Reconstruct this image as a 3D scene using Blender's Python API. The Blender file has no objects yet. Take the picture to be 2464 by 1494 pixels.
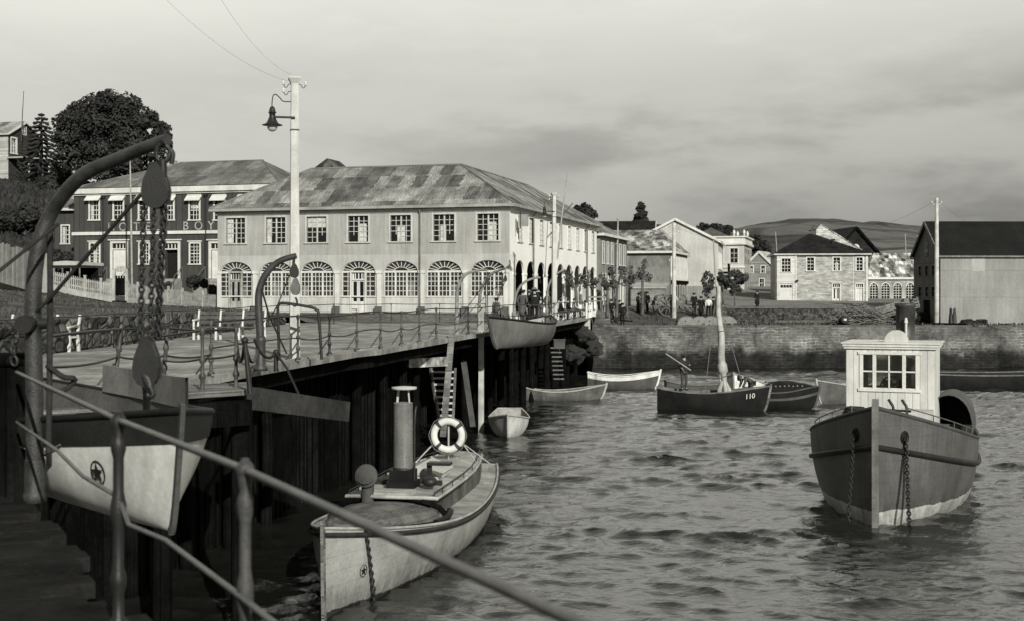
import bpy, bmesh, math, random
import numpy as np
from mathutils import Vector, Matrix, noise as mnoise
R = math.radians
random.seed(11)
scene = bpy.context.scene
COL = scene.collection
# ---------------------------------------------------------------- camera, sky, sun, exposure
F, CX, HY, EYE = 3100.0, 1232.0, 705.0, 1.6          # focal length / centre / horizon in photo pixels, eye height over the promenade
cam = bpy.data.cameras.new('camera'); camo = bpy.data.objects.new('camera', cam); COL.objects.link(camo)
camo.location = (0, 0, EYE); camo.rotation_euler = (R(90), 0, 0)
cam.sensor_width = 36; cam.lens = 36*F/2464; cam.shift_y = -(747-HY)/2464
cam.clip_start = 0.1; cam.clip_end = 6000
cam.dof.use_dof = True; cam.dof.focus_distance = 48; cam.dof.aperture_fstop = 3.6
scene.camera = camo
scene.view_settings.view_transform = 'Standard'; scene.view_settings.look = 'None'
scene.view_settings.exposure = 0.13; scene.view_settings.gamma = 1.0
scene.cycles.use_denoising = True
scene.cycles.max_bounces = 6
TINT = (1.0, .995, .905)
SUN_TO = Vector((0.33, -0.94, 0)).normalized(); SUN_EL = R(26)
sd = bpy.data.lights.new('sun', 'SUN'); sd.energy = 4.2; sd.angle = R(0.6); sd.color = (1, 0.985, 0.95)
so = bpy.data.objects.new('sun', sd); COL.objects.link(so)
dirn = -(SUN_TO*math.cos(SUN_EL)+Vector((0, 0, math.sin(SUN_EL))))
so.rotation_euler = dirn.to_track_quat('-Z', 'Y').to_euler(); so.location = (0, 0, 60)

class NT:                                             # tiny helper for node trees
    def __init__(s, tree): s.t = tree; s.n = tree.nodes; s.l = tree.links
    def node(s, typ, ins=None, **props):
        nd = s.n.new(typ)
        for k, v in props.items(): setattr(nd, k, v)
        for k, v in (ins or {}).items():
            sk = nd.inputs[k]
            if isinstance(v, bpy.types.NodeSocket): s.l.new(v, sk)
            else: sk.default_value = v
        return nd
    def math(s, op, a, b=0.0, c=0.0, clamp=False):
        nd = s.n.new('ShaderNodeMath'); nd.operation = op; nd.use_clamp = clamp
        for i, v in enumerate((a, b, c)):
            if isinstance(v, bpy.types.NodeSocket): s.l.new(v, nd.inputs[i])
            else: nd.inputs[i].default_value = v
        return nd.outputs[0]
    def noise(s, vec, scale, detail=3, rough=.55):
        nd = s.node('ShaderNodeTexNoise', {'Vector': vec, 'Scale': scale, 'Detail': detail, 'Roughness': rough})
        return nd.outputs[0]
    def scalev(s, vec, xyz):
        return s.node('ShaderNodeVectorMath', {0: vec, 1: xyz}, operation='MULTIPLY').outputs[0]
    def ramp(s, fac, stops, interp='LINEAR'):
        nd = s.node('ShaderNodeValToRGB', {0: fac}); cr = nd.color_ramp; cr.interpolation = interp
        while len(cr.elements) < len(stops): cr.elements.new(0.5)
        for e, (p, v) in zip(cr.elements, stops):
            e.position = p; e.color = (v, v, v, 1)
        return nd.outputs[0]
    def maprange(s, v, a, b, c, d, smooth=False):
        nd = s.node('ShaderNodeMapRange', {0: v, 1: a, 2: b, 3: c, 4: d})
        if smooth: nd.interpolation_type = 'SMOOTHSTEP'
        return nd.outputs[0]

world = bpy.data.worlds.new('World'); scene.world = world; world.use_nodes = True
wt = NT(world.node_tree); wt.n.clear()
dirv = wt.node('ShaderNodeTexCoord').outputs['Generated']
sx = wt.node('ShaderNodeSeparateXYZ', {0: dirv})
ex, ey, ez = sx.outputs
sky = wt.node('ShaderNodeTexSky', sky_type='NISHITA', sun_disc=False)
sky.sun_elevation = SUN_EL; sky.sun_rotation = math.atan2(SUN_TO.x, SUN_TO.y)
sky.air_density = 1.0; sky.dust_density = 2.0
bw = wt.node('ShaderNodeRGBToBW', {0: sky.outputs[0]}).outputs[0]
# high thin cloud: brightness by elevation, drifting darker banks toward the right
base = wt.ramp(ez, [(0.0, .34), (.05, .43), (.10, .51), (.16, .575), (.24, .80), (.36, .98), (.52, .66), (1.0, .13)])
side = wt.math('MULTIPLY', wt.maprange(ex, -.30, .35, 1.10, .92), wt.math('SUBTRACT', 1, wt.math('MULTIPLY', wt.maprange(ex, .0, .2, 0, .20, True), wt.maprange(ez, .03, .14, 1, 0, True))))
back = wt.maprange(ey, -.6, .75, .32, 1.0, True)
v0 = wt.math('MULTIPLY', wt.math('MULTIPLY', base, side), back)
st = wt.scalev(dirv, (2.6, 2.6, 9.5))
n1 = wt.noise(st, 1.35, 6, .56)
n2 = wt.noise(wt.scalev(dirv, (6, 6, 20)), 1.3, 5, .6)
bank = wt.maprange(wt.math('ADD', wt.math('MULTIPLY', n1, .75), wt.math('MULTIPLY', n2, .25)), .47, .64, 0, 1, True)
zone = wt.math('MULTIPLY', wt.maprange(ex, -.30, .16, .30, 1.0, True), wt.maprange(ez, .11, .19, 1.0, .30, True))
dark = wt.math('SUBTRACT', 1.0, wt.math('MULTIPLY', wt.math('MULTIPLY', bank, zone), .40))
glow = wt.math('ADD', wt.math('MULTIPLY', wt.maprange(n2, .5, .72, 0, 1, True), .07), dark)
v1 = wt.math('MULTIPLY', v0, glow)
TS = (1.0, .99, .91)
c1 = wt.node('ShaderNodeVectorMath', {0: TS, 'Scale': v1}, operation='SCALE').outputs[0]
c2 = wt.node('ShaderNodeVectorMath', {0: TS, 'Scale': bw}, operation='SCALE').outputs[0]
b1 = wt.node('ShaderNodeBackground', {0: c1, 1: 1.0}); b2 = wt.node('ShaderNodeBackground', {0: c2, 1: .06})
mx = wt.node('ShaderNodeMixShader', {0: .93, 1: b2.outputs[0], 2: b1.outputs[0]})
wt.node('ShaderNodeOutputWorld', {0: mx.outputs[0]})

# ---------------------------------------------------------------- placing helpers (photo pixel + distance -> point)
def P(px, py, d): return Vector(((px-CX)*d/F, d, EYE-(py-HY)*d/F))
def PG(px, py, z):
    d = F*(EYE-z)/(py-HY); return Vector(((px-CX)*d/F, d, z))
def PX(px, d): return (px-CX)*d/F
def PZ(py, d): return EYE-(py-HY)*d/F
WATER = -4.0

# ---------------------------------------------------------------- mesh builder
class MB:
    def __init__(s, M=None): s.v = []; s.f = []; s.sm = []; s.M = M or Matrix.Identity(4)
    def add(s, vs, fs, smooth=False, M=None):
        b = len(s.v); MM = s.M @ M if M is not None else s.M
        s.v.extend([tuple(MM @ Vector(p)) for p in vs])
        s.f.extend([tuple(b+i for i in f) for f in fs]); s.sm.extend([smooth]*len(fs)); return s
    def quad(s, a, b, c, d): return s.add([a, b, c, d], [(0, 1, 2, 3)])
    def box(s, x0, y0, z0, x1, y1, z1, M=None):
        vs = [(x0, y0, z0), (x1, y0, z0), (x1, y1, z0), (x0, y1, z0), (x0, y0, z1), (x1, y0, z1), (x1, y1, z1), (x0, y1, z1)]
        return s.add(vs, [(0, 3, 2, 1), (4, 5, 6, 7), (0, 1, 5, 4), (1, 2, 6, 5), (2, 3, 7, 6), (3, 0, 4, 7)], M=M)
    def beam(s, p, q, w, h=None, up=(0, 0, 1), w2=None, h2=None):
        p, q = Vector(p), Vector(q); h = h or w; w2 = w2 or w; h2 = h2 or h
        d = (q-p).normalized(); up = Vector(up)
        if abs(d.dot(up)) > .98: up = Vector((0, 1, 0)) if abs(d.y) < .9 else Vector((1, 0, 0))
        r = d.cross(up).normalized(); u = r.cross(d)
        vs = [p-r*w/2-u*h/2, p+r*w/2-u*h/2, p+r*w/2+u*h/2, p-r*w/2+u*h/2,
              q-r*w2/2-u*h2/2, q+r*w2/2-u*h2/2, q+r*w2/2+u*h2/2, q-r*w2/2+u*h2/2]
        return s.add(vs, [(0, 3, 2, 1), (4, 5, 6, 7), (0, 1, 5, 4), (1, 2, 6, 5), (2, 3, 7, 6), (3, 0, 4, 7)])
    def tube(s, pts, r, n=8, closed=False, flat=1.0, caps=True):
        pts = [Vector(p) for p in pts]; N = len(pts)
        rs = r if isinstance(r, (list, tuple)) else [r]*N
        vs = []; prev = None
        for i, p in enumerate(pts):
            a = pts[(i-1) % N] if (i > 0 or closed) else p; b = pts[(i+1) % N] if (i < N-1 or closed) else p
            t = (b-a).normalized()
            if prev is None:
                ref = Vector((0, 0, 1)) if abs(t.z) < .9 else Vector((0, 1, 0)); nrm = t.cross(ref).normalized()
            else:
                nrm = prev-t*prev.dot(t)
                nrm = nrm.normalized() if nrm.length > 1e-6 else t.orthogonal().normalized()
            prev = nrm; bn = t.cross(nrm)
            for k in range(n):
                an = 2*math.pi*k/n; vs.append(p+nrm*(math.cos(an)*rs[i])+bn*(math.sin(an)*rs[i]*flat))
        fs = []
        for i in range(N if closed else N-1):
            j = (i+1) % N
            for k in range(n): fs.append((i*n+k, i*n+(k+1) % n, j*n+(k+1) % n, j*n+k))
        s.add(vs, fs, True)
        if not closed and caps: s.add(vs[:n], [tuple(range(n))[::-1]]); s.add(vs[-n:], [tuple(range(n))])
        return s
    def lathe(s, prof, o=(0, 0, 0), n=12, M=None, smooth=True):
        vs = []; o = Vector(o)
        for r, z in prof:
            for k in range(n): a = 2*math.pi*k/n; vs.append(o+Vector((r*math.cos(a), r*math.sin(a), z)))
        fs = []
        for i in range(len(prof)-1):
            for k in range(n): fs.append((i*n+k, i*n+(k+1) % n, (i+1)*n+(k+1) % n, (i+1)*n+k))
        fs2 = [tuple(range(n))[::-1], tuple((len(prof)-1)*n+k for k in range(n))]
        b = len(s.v); s.add(vs, fs, smooth, M); MM = s.M
        s.f.extend([tuple(b+i for i in f) for f in fs2]); s.sm.extend([False, False]); return s
    def ball(s, c, r, n=12, m=8, sc=(1, 1, 1)):
        prof = [(max(1e-4, math.sin(math.pi*i/m)), -math.cos(math.pi*i/m)) for i in range(m+1)]
        return s.lathe(prof, (0, 0, 0), n, Matrix.Translation(c) @ Matrix.Diagonal((r*sc[0], r*sc[1], r*sc[2], 1)))
    def prism(s, poly, ext, smooth=False):
        poly = [Vector(p) for p in poly]; e = Vector(ext); n = len(poly)
        vs = poly+[p+e for p in poly]
        fs = [tuple(range(n))[::-1], tuple(range(n, 2*n))]+[(i, (i+1) % n, n+(i+1) % n, n+i) for i in range(n)]
        return s.add(vs, fs)
    def grid(s, rows, smooth=True, wrap=False):
        n = len(rows[0]); vs = [p for r_ in rows for p in r_]; fs = []
        for i in range(len(rows)-1):
            for k in range(n if wrap else n-1): fs.append((i*n+k, i*n+(k+1) % n, (i+1)*n+(k+1) % n, (i+1)*n+k))
        return s.add(vs, fs, smooth)
    def build(s, name, mat, parent=None):
        me = bpy.data.meshes.new(name); me.from_pydata(s.v, [], s.f)
        me.polygons.foreach_set('use_smooth', s.sm)
        finish_mesh(me); me.materials.append(mat)
        o = bpy.data.objects.new(name, me); COL.objects.link(o)
        if parent is not None: o.parent = parent
        return o

def finish_mesh(me):
    """uv in metres: u runs level along each face, v up its slope"""
    me.update(); nl = len(me.loops)
    if nl == 0: return
    uv = me.uv_layers.new(name='uv')
    co = np.empty(len(me.vertices)*3, np.float32); me.vertices.foreach_get('co', co); co = co.reshape(-1, 3)
    li = np.empty(nl, np.int32); me.loops.foreach_get('vertex_index', li)
    pn = np.empty(len(me.polygons)*3, np.float32); me.polygons.foreach_get('normal', pn); pn = pn.reshape(-1, 3)
    lt = np.empty(len(me.polygons), np.int32); me.polygons.foreach_get('loop_total', lt)
    nrm = np.repeat(pn, lt, axis=0)
    u = np.stack([-nrm[:, 1], nrm[:, 0], np.zeros(nl, np.float32)], 1); ln = np.linalg.norm(u, axis=1)
    bad = ln < .08; u[bad] = (1, 0, 0); ln[bad] = 1; u /= ln[:, None]
    v = np.cross(nrm, u); p = co[li]
    w = np.stack([(p*u).sum(1), (p*v).sum(1)], 1).astype(np.float32)
    uv.data.foreach_set('uv', w.ravel())

def np_object(name, verts, faces, mat, parent=None, smooth=False):
    me = bpy.data.meshes.new(name); nv, nf, k = len(verts), len(faces), faces.shape[1]
    me.vertices.add(nv); me.vertices.foreach_set('co', verts.astype(np.float32).ravel())
    me.loops.add(nf*k); me.loops.foreach_set('vertex_index', faces.astype(np.int32).ravel())
    me.polygons.add(nf); me.polygons.foreach_set('loop_start', np.arange(0, nf*k, k, dtype=np.int32))
    me.polygons.foreach_set('use_smooth', np.full(nf, smooth)); me.update(calc_edges=True); me.validate()
    finish_mesh(me); me.materials.append(mat)
    o = bpy.data.objects.new(name, me); COL.objects.link(o)
    if parent is not None: o.parent = parent
    return o

MATS = {}
def tag(o, label=None, cat=None, group=None, kind=None):
    for k, v in (('label', label), ('category', cat), ('group', group), ('kind', kind)):
        if v: o[k] = v
    return o
def thing(name, label, cat, loc=(0, 0, 0), rotz=0.0, group=None):
    o = bpy.data.objects.new(name, None); COL.objects.link(o); o.empty_display_size = .3
    o.location = loc; o.rotation_euler = (0, 0, rotz)
    tag(o, label, cat, group)
    MATS[o.name] = Matrix.Translation(loc) @ Matrix.Rotation(rotz, 4, 'Z'); return o
def WM(root, extra=None):                              # builder taking world coordinates, for a child of root
    M = MATS[root.name].inverted()
    return MB(M @ extra if extra is not None else M)
def copy_tree(o, parent=None):
    c = o.copy(); COL.objects.link(c)
    if parent is not None: c.parent = parent
    for ch in list(o.children): copy_tree(ch, c)
    return c
def struct(name, mb, m):
    return tag(mb.build(name, m), kind='structure')
def bez(pts, n=8):                                     # Catmull-Rom through points
    pts = [Vector(p) for p in pts]; out = []
    for i in range(len(pts)-1):
        p0, p1, p2, p3 = pts[max(i-1, 0)], pts[i], pts[i+1], pts[min(i+2, len(pts)-1)]
        for k in range(n):
            t = k/n
            out.append(.5*((2*p1)+(p2-p0)*t+(2*p0-5*p1+4*p2-p3)*t*t+(3*p1-p0-3*p2+p3)*t**3))
    out.append(pts[-1]); return out
def sag(p, q, s, n=10):
    p, q = Vector(p), Vector(q)
    return [p.lerp(q, i/n)-Vector((0, 0, s*4*(i/n)*(1-i/n))) for i in range(n+1)]
def smooth01(t): t = min(1, max(0, t)); return t*t*(3-2*t)

# ---------------------------------------------------------------- materials (black-and-white print: one warm grey tint)
MC = {}
def mat(name, v, rough=.8, var=.25, vs=1.5, kind=None, size=.2, bump=.25, streak=0.0, spec=.14, metal=0.0, blot=0.0, bands=None, size2=None):
    if name in MC: return MC[name]
    m = bpy.data.materials.new(name); m.use_nodes = True; t = NT(m.node_tree); t.n.clear()
    tc = t.node('ShaderNodeTexCoord'); uv, ob = tc.outputs['UV'], tc.outputs['Object']
    n = t.noise(ob, vs, 4, .6)
    val = t.math('MULTIPLY', v, t.maprange(n, .3, .7, 1-var, 1+var))
    fine = t.noise(ob, vs*14, 2, .6)
    val = t.math('MULTIPLY', val, t.maprange(fine, .3, .7, 1-var*.45, 1+var*.45))
    su = t.node('ShaderNodeSeparateXYZ', {0: uv}); U, V = su.outputs[0], su.outputs[1]
    hgt = t.math('MULTIPLY', fine, .25)
    if streak:
        s1 = t.noise(t.scalev(uv, (5, .35, 1)), 1.0, 3, .65)
        s2 = t.noise(t.scalev(uv, (1.6, .22, 1)), 1.0, 3, .6)
        s3 = t.math('ADD', t.math('MULTIPLY', s1, .5), t.math('MULTIPLY', s2, .5))
        val = t.math('MULTIPLY', val, t.maprange(s3, .36, .64, 1-streak, 1+streak*.7))
    if blot:
        b = t.noise(t.scalev(uv, (1, .55, 1)), .9, 6, .7)
        val = t.math('MULTIPLY', val, t.maprange(b, .42, .6, 1-blot, 1+blot, True))
    if kind in ('boards_v', 'boards_h', 'corr'):
        c = U if kind != 'boards_h' else V
        k = t.math('DIVIDE', c, size); fl = t.math('FLOOR', k); fr = t.math('FRACT', k)
        if kind == 'corr':
            wv = t.math('SINE', t.math('MULTIPLY', k, 2*math.pi)); hgt = t.math('ADD', hgt, t.math('MULTIPLY', wv, .6))
            # sheets with level lap joints
            sv = t.math('DIVIDE', V, size2 or 2.4); jf = t.math('FRACT', sv)
            jl = t.math('LESS_THAN', jf, .02); val = t.math('MULTIPLY', val, t.math('SUBTRACT', 1, t.math('MULTIPLY', jl, .25)))
            cell = t.node('ShaderNodeCombineXYZ', {0: t.math('FLOOR', t.math('DIVIDE', U, .85)), 1: t.math('FLOOR', sv)}).outputs[0]
            wn = t.node('ShaderNodeTexWhiteNoise', {'Vector': cell}, noise_dimensions='2D').outputs[0]
            val = t.math('MULTIPLY', val, t.maprange(wn, 0, 1, 1-var*.35, 1+var*.35))
        else:
            wn = t.node('ShaderNodeTexWhiteNoise', {'W': fl}, noise_dimensions='1D').outputs[0]
            val = t.math('MULTIPLY', val, t.maprange(wn, 0, 1, 1-var*.8, 1+var*.8))
            gap = t.math('LESS_THAN', fr, .07); val = t.math('MULTIPLY', val, t.math('SUBTRACT', 1, t.math('MULTIPLY', gap, .55)))
            hgt = t.math('ADD', hgt, t.math('MULTIPLY', fr if kind == 'boards_h' else gap, -.8))
            g = t.noise(t.scalev(uv, (18, 1.2, 1) if kind == 'boards_v' else (1.2, 18, 1)), 1.5, 3, .6)
            val = t.math('MULTIPLY', val, t.maprange(g, .3, .7, 1-var*.7, 1+var*.7))
    elif kind == 'sheets':                            # tin or shingle roof, sheet after sheet of different age
        U = t.math('ADD', U, t.maprange(t.noise(uv, 2.2, 3, .6), .3, .7, -.09, .09)); ca = t.math('FLOOR', t.math('DIVIDE', V, size2 or 1.5))
        off = t.node('ShaderNodeTexWhiteNoise', {'W': ca}, noise_dimensions='1D').outputs[0]
        cb = t.math('FLOOR', t.math('ADD', t.math('DIVIDE', U, size), off))
        cell = t.node('ShaderNodeCombineXYZ', {0: ca, 1: cb}).outputs[0]
        wn = t.node('ShaderNodeTexWhiteNoise', {'Vector': cell}, noise_dimensions='2D').outputs[0]
        wn = t.math('ADD', t.math('MULTIPLY', wn, .62), t.math('MULTIPLY', t.noise(uv, .55, 4, .65), .6))
        val = t.math('MULTIPLY', val, t.maprange(wn, .35, .88, 1-var*1.6, 1+var*1.35))
        val = t.math('MULTIPLY', val, t.maprange(t.noise(t.scalev(uv, (3.0, .8, 1)), 1.0, 4, .7), .35, .65, 1-var*.6, 1+var*.6))
        wv = t.math('SINE', t.math('MULTIPLY', U, 2*math.pi/.19)); val = t.math('MULTIPLY', val, t.math('MULTIPLY_ADD', wv, .13, 1.0)); hgt = t.math('ADD', hgt, t.math('MULTIPLY', wv, .6))
        jl = t.math('LESS_THAN', t.math('FRACT', t.math('DIVIDE', V, size2 or 1.5)), .05)
        val = t.math('MULTIPLY', val, t.math('ADD', 1, t.math('MULTIPLY', jl, .22)))
    elif kind == 'brick':
        bt = t.node('ShaderNodeTexBrick', {'Vector': uv, 'Color1': (.72, .72, .72, 1), 'Color2': (1.22, 1.22, 1.22, 1), 'Mortar': (.75, .75, .75, 1),
                    'Scale': 1.0, 'Mortar Size': .09*size, 'Brick Width': size*2.6, 'Row Height': size, 'Bias': -.1})
        val = t.math('MULTIPLY', val, t.node('ShaderNodeRGBToBW', {0: bt.outputs[0]}).outputs[0])
        hgt = t.math('ADD', hgt, t.math('MULTIPLY', bt.outputs[1], -.3))
        val = t.math('MULTIPLY', val, t.maprange(t.noise(t.scalev(uv, (.9, 7, 1)), 1.0, 4, .7), .35, .65, .72, 1.25))
    elif kind == 'stone':
        vo = t.node('ShaderNodeTexVoronoi', {'Vector': ob, 'Scale': 1/size, 'Randomness': .9}, feature='F1')
        ve = t.node('ShaderNodeTexVoronoi', {'Vector': ob, 'Scale': 1/size, 'Randomness': .9}, feature='DISTANCE_TO_EDGE')
        cv = t.node('ShaderNodeRGBToBW', {0: vo.outputs['Color']}).outputs[0]
        val = t.math('MULTIPLY', val, t.maprange(cv, .2, .8, .45, 1.6))
        val = t.math('MULTIPLY', val, t.maprange(ve.outputs[0], .01, .09, .35, 1, True))
        hgt = t.math('ADD', hgt, t.maprange(ve.outputs[0], 0, .15, 0, 1.2))
    elif kind == 'bands':                             # paint bands by height: list of (z, value)
        oz = t.node('ShaderNodeSeparateXYZ', {0: ob}).outputs[2]
        wob = t.math('ADD', oz, t.maprange(t.noise(ob, 2.5, 4, .7), 0, 1, -.10, .10))
        f = t.math('ADD', v, 0.0); prev = v
        for z, vv in bands:
            f = t.math('MULTIPLY_ADD', t.math('GREATER_THAN', wob, z), vv-prev, f); prev = vv
        seam = t.math('LESS_THAN', t.math('FRACT', t.math('DIVIDE', t.math('ADD', oz, t.math('MULTIPLY', t.noise(ob, .5, 1, .5), .12)), .27)), .06)
        f = t.math('MULTIPLY', f, t.math('SUBTRACT', 1, t.math('MULTIPLY', seam, .16)))
        scum = t.maprange(t.math('ADD', wob, t.maprange(t.noise(t.scalev(ob, (3, 3, .8)), 1.6, 4, .7), .3, .7, -.35, .35)), .0, .55, .55, 1, True); f = t.math('MULTIPLY', f, scum)
        val = t.math('MULTIPLY', t.math('DIVIDE', val, v), f)
    col = t.node('ShaderNodeVectorMath', {0: TINT, 'Scale': t.math('MAXIMUM', val, .002)}, operation='SCALE').outputs[0]
    bs = t.node('ShaderNodeBsdfPrincipled', {'Base Color': col, 'Roughness': rough, 'Metallic': metal, 'Specular IOR Level': spec})
    if bump:
        bp = t.node('ShaderNodeBump', {'Height': hgt, 'Strength': bump, 'Distance': .03 if kind in ('corr', 'sheets') else .05})
        t.l.new(bp.outputs[0], bs.inputs['Normal'])
    t.node('ShaderNodeOutputMaterial', {0: bs.outputs[0]})
    MC[name] = m; return m

M_white = mat('white_paint', .62, .65, .14, 1.2, streak=.12, bump=.1)
M_whiteside = mat('fresh_white_wall', .84, .7, .06, .6, bump=.08)
M_front = mat('weathered_corrugated_wall', .36, .75, .12, .5, 'corr', .12, .10, streak=.2, size2=9)
M_base = mat('pale_base_panel', .50, .75, .16, 1.0, streak=.18)
M_roofA = mat('mottled_tin_roof', .20, .8, .36, 1.1, 'sheets', .78, .35, size2=1.72, blot=.16)
M_roofH = mat('hotel_tin_roof', .17, .8, .22, .5, 'sheets', 1.6, .15, blot=.22, size2=5)
M_hotel = mat('dark_painted_boards', .062, .75, .14, .7, 'boards_v', .45, .12)
M_glass = mat('dark_window_glass', .012, .08, .3, .8, spec=.55, bump=.04)
M_curtain = mat('pale_curtain', .5, .9, .3, 5, bump=.1)
M_iron = mat('dark_iron', .016, .5, .3, 6, spec=.4, bump=.15)
M_irong = mat('worn_grey_iron', .055, .55, .5, 5, spec=.4, bump=.2)
M_rail = mat('worn_galvanised_pipe', .095, .45, .35, 5, spec=.5, bump=.15)
M_rope = mat('rope', .16, .95, .3, 20)
M_drope = mat('tarred_rope', .03, .95, .3, 20)
M_wood = mat('grey_weathered_wood', .16, .85, .4, 2, 'boards_h', .3, .3)
M_dwood = mat('dark_timber_with_shade', .007, .9, .5, 1.5, 'boards_v', .35, .3, spec=.02)  # near-black colour also carries the shade under the pier
M_pwood = mat('pale_timber', .36, .85, .3, 2, streak=.25)
M_gravel = mat('gravel_promenade', .25, .95, .30, .45, bump=.5, blot=.26)
M_grass = mat('rough_grass', .075, .95, .5, .6, bump=.7, blot=.35)
M_dirt = mat('packed_dirt', .20, .95, .3, .35, bump=.5, blot=.25)
M_foliage = mat('dark_foliage', .034, .8, .5, .5, spec=.2, bump=0)
M_foliage2 = mat('street_foliage', .055, .8, .5, 1.5, spec=.2, bump=0)
M_bark = mat('bark', .10, .9, .4, 3)
M_skin = mat('skin', .30, .7, .1, 3, bump=.0)
M_cloth_d = mat('black_cloth', .016, .95, .3, 5)
M_cloth_g = mat('grey_cloth', .085, .95, .3, 5)
M_cloth_w = mat('white_cloth', .6, .95, .1, 5)
M_cloth_m = mat('brown_cloth', .045, .95, .3, 5)
M_canvas = mat('canvas', .42, .9, .25, 3, bump=.3)
# ================================================================ WATER, GROUND, HILL, PROMENADE
def np_noise(x, y, seed, octs=4, gain=.5):
    rng = np.random.RandomState(seed); out = np.zeros_like(x); amp = 1.0; tot = 0
    for o in range(octs):
        T = rng.rand(64, 64); xx = x*2**o+rng.rand()*64; yy = y*2**o+rng.rand()*64
        xi = np.floor(xx).astype(int); yi = np.floor(yy).astype(int); fx = xx-xi; fy = yy-yi
        fx = fx*fx*(3-2*fx); fy = fy*fy*(3-2*fy)
        g = lambda a, b: T[a % 64, b % 64]
        out += amp*((g(xi, yi)*(1-fx)+g(xi+1, yi)*fx)*(1-fy)+(g(xi, yi+1)*(1-fx)+g(xi+1, yi+1)*fx)*fy); tot += amp; amp *= gain
    return out/tot

def water():
    m = bpy.data.materials.new('harbour_water'); m.use_nodes = True; t = NT(m.node_tree); t.n.clear()
    ob = t.node('ShaderNodeTexCoord').outputs['Object']
    h = t.math('ADD', t.noise(t.scalev(ob, (1, 1.6, 1)), 5.0, 4, .6), t.math('MULTIPLY', t.noise(t.scalev(ob, (1, 1.5, 1)), 1.9, 3, .5), 1.5))
    bp = t.node('ShaderNodeBump', {'Height': h, 'Strength': .42, 'Distance': .05})
    bs = t.node('ShaderNodeBsdfPrincipled', {'Base Color': (.010, .0105, .0085, 1), 'Roughness': .05, 'IOR': 2.25, 'Specular IOR Level': .5})
    t.l.new(bp.outputs[0], bs.inputs['Normal']); t.node('ShaderNodeOutputMaterial', {0: bs.outputs[0]})
    ys = [4.0]
    while ys[-1] < 102: ys.append(ys[-1]*1.0040)
    ys = np.array(ys); ts = np.linspace(-.85, .85, 640)
    Y, Tt = np.meshgrid(ys, ts, indexing='ij'); X = Y*Tt
    rng = np.random.RandomState(5); Z = np.zeros_like(X); DX = np.zeros_like(X); DY = np.zeros_like(X)
    for i in range(80):
        lam = .28*(9.5 ** rng.rand()); k = 2*math.pi/lam; th = R(80)+rng.normal(0, .5)
        a = (.0066 if lam < .9 else .0047)*lam; ph = rng.rand()*6.28
        pz = k*(X*math.cos(th)+Y*math.sin(th))+ph; Z += a*np.sin(pz); c_ = a*np.cos(pz)*1.5; DX += c_*math.cos(th); DY += c_*math.sin(th)
    g_ = .35+1.5*np_noise(X/5, Y/3, 3, 4)**1.3; Z *= g_
    V = np.stack([X+DX*g_, Y+DY*g_, Z], -1).reshape(-1, 3); nr, nc = X.shape
    ii = (np.arange(nr-1)[:, None]*nc+np.arange(nc-1)[None]).ravel()
    o = np_object('water', V, np.stack([ii, ii+1, ii+nc+1, ii+nc], 1), m, smooth=True)
    o.location = (0, 0, WATER); tag(o, kind='structure')
water()

# edge of the wharf / promenade over the water, from beside the camera to the quay
EDGE = [(3.4, -4), (1.35, 0), (-1.2, 5), (-3.84, 10), (-5.7, 13.5), (-6.9, 17.5), (-7.1, 21.2), (-6.2, 22.4), (-5.8, 24.8), (-5.05, 30.2), (-4.65, 32.8), (-4.27, 35.4),
        (-3.74, 37), (-3.38, 39.4), (-2.99, 41.5), (-2.58, 43.9), (-1.69, 49.6), (.0, 57), (2.0, 67), (4.0, 78), (5.6, 88.5)]
def edge_x(y):
    for (xa, ya), (xb, yb) in zip(EDGE, EDGE[1:]):
        if ya <= y <= yb: return xa+(xb-xa)*(y-ya)/(yb-ya)
    return EDGE[-1][0]
def wall_x(y): return -12.2+.02*(y-35) if y < 60 else -11.7+.0*(y-60)
def land(x, y):
    q = -.9+.42*smooth01((y-100)/6)+.83*smooth01((y-106)/7)+max(0, y-113)*.048          # quay and the street rising behind it
    if y > 98 and x > 17.6: q = -.9+max(0, y-108.2)*.05+(1.15 if y > 108.2 else 0)
    a = .36-.40*smooth01((x-edge_x(min(y, 88))+3.2)/2.6) if y < 90 else .38
    right = smooth01((x-5.7)/(1.4+max(0, y-97)*.4)) if y > 88 else 0.0
    zr = a*(1-right)+q*right
    zl = .62+.058*(-12-x) if x < -12 else .62
    zl = zl*(1-.25*smooth01((y-60)/15))-(.10 if y > 70 else 0)
    hill = 9.3*smooth01((y-93)/36)*smooth01((-x-17)/13)+1.2*smooth01((-x-26)/8)*smooth01((y-62)/20)
    tl = smooth01((-x-9.0)/6.0)
    z = zr*(1-tl)+zl*tl+hill
    if y > 125: z += 0.02*(y-125)*smooth01((20-x)/40)
    return z
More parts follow.
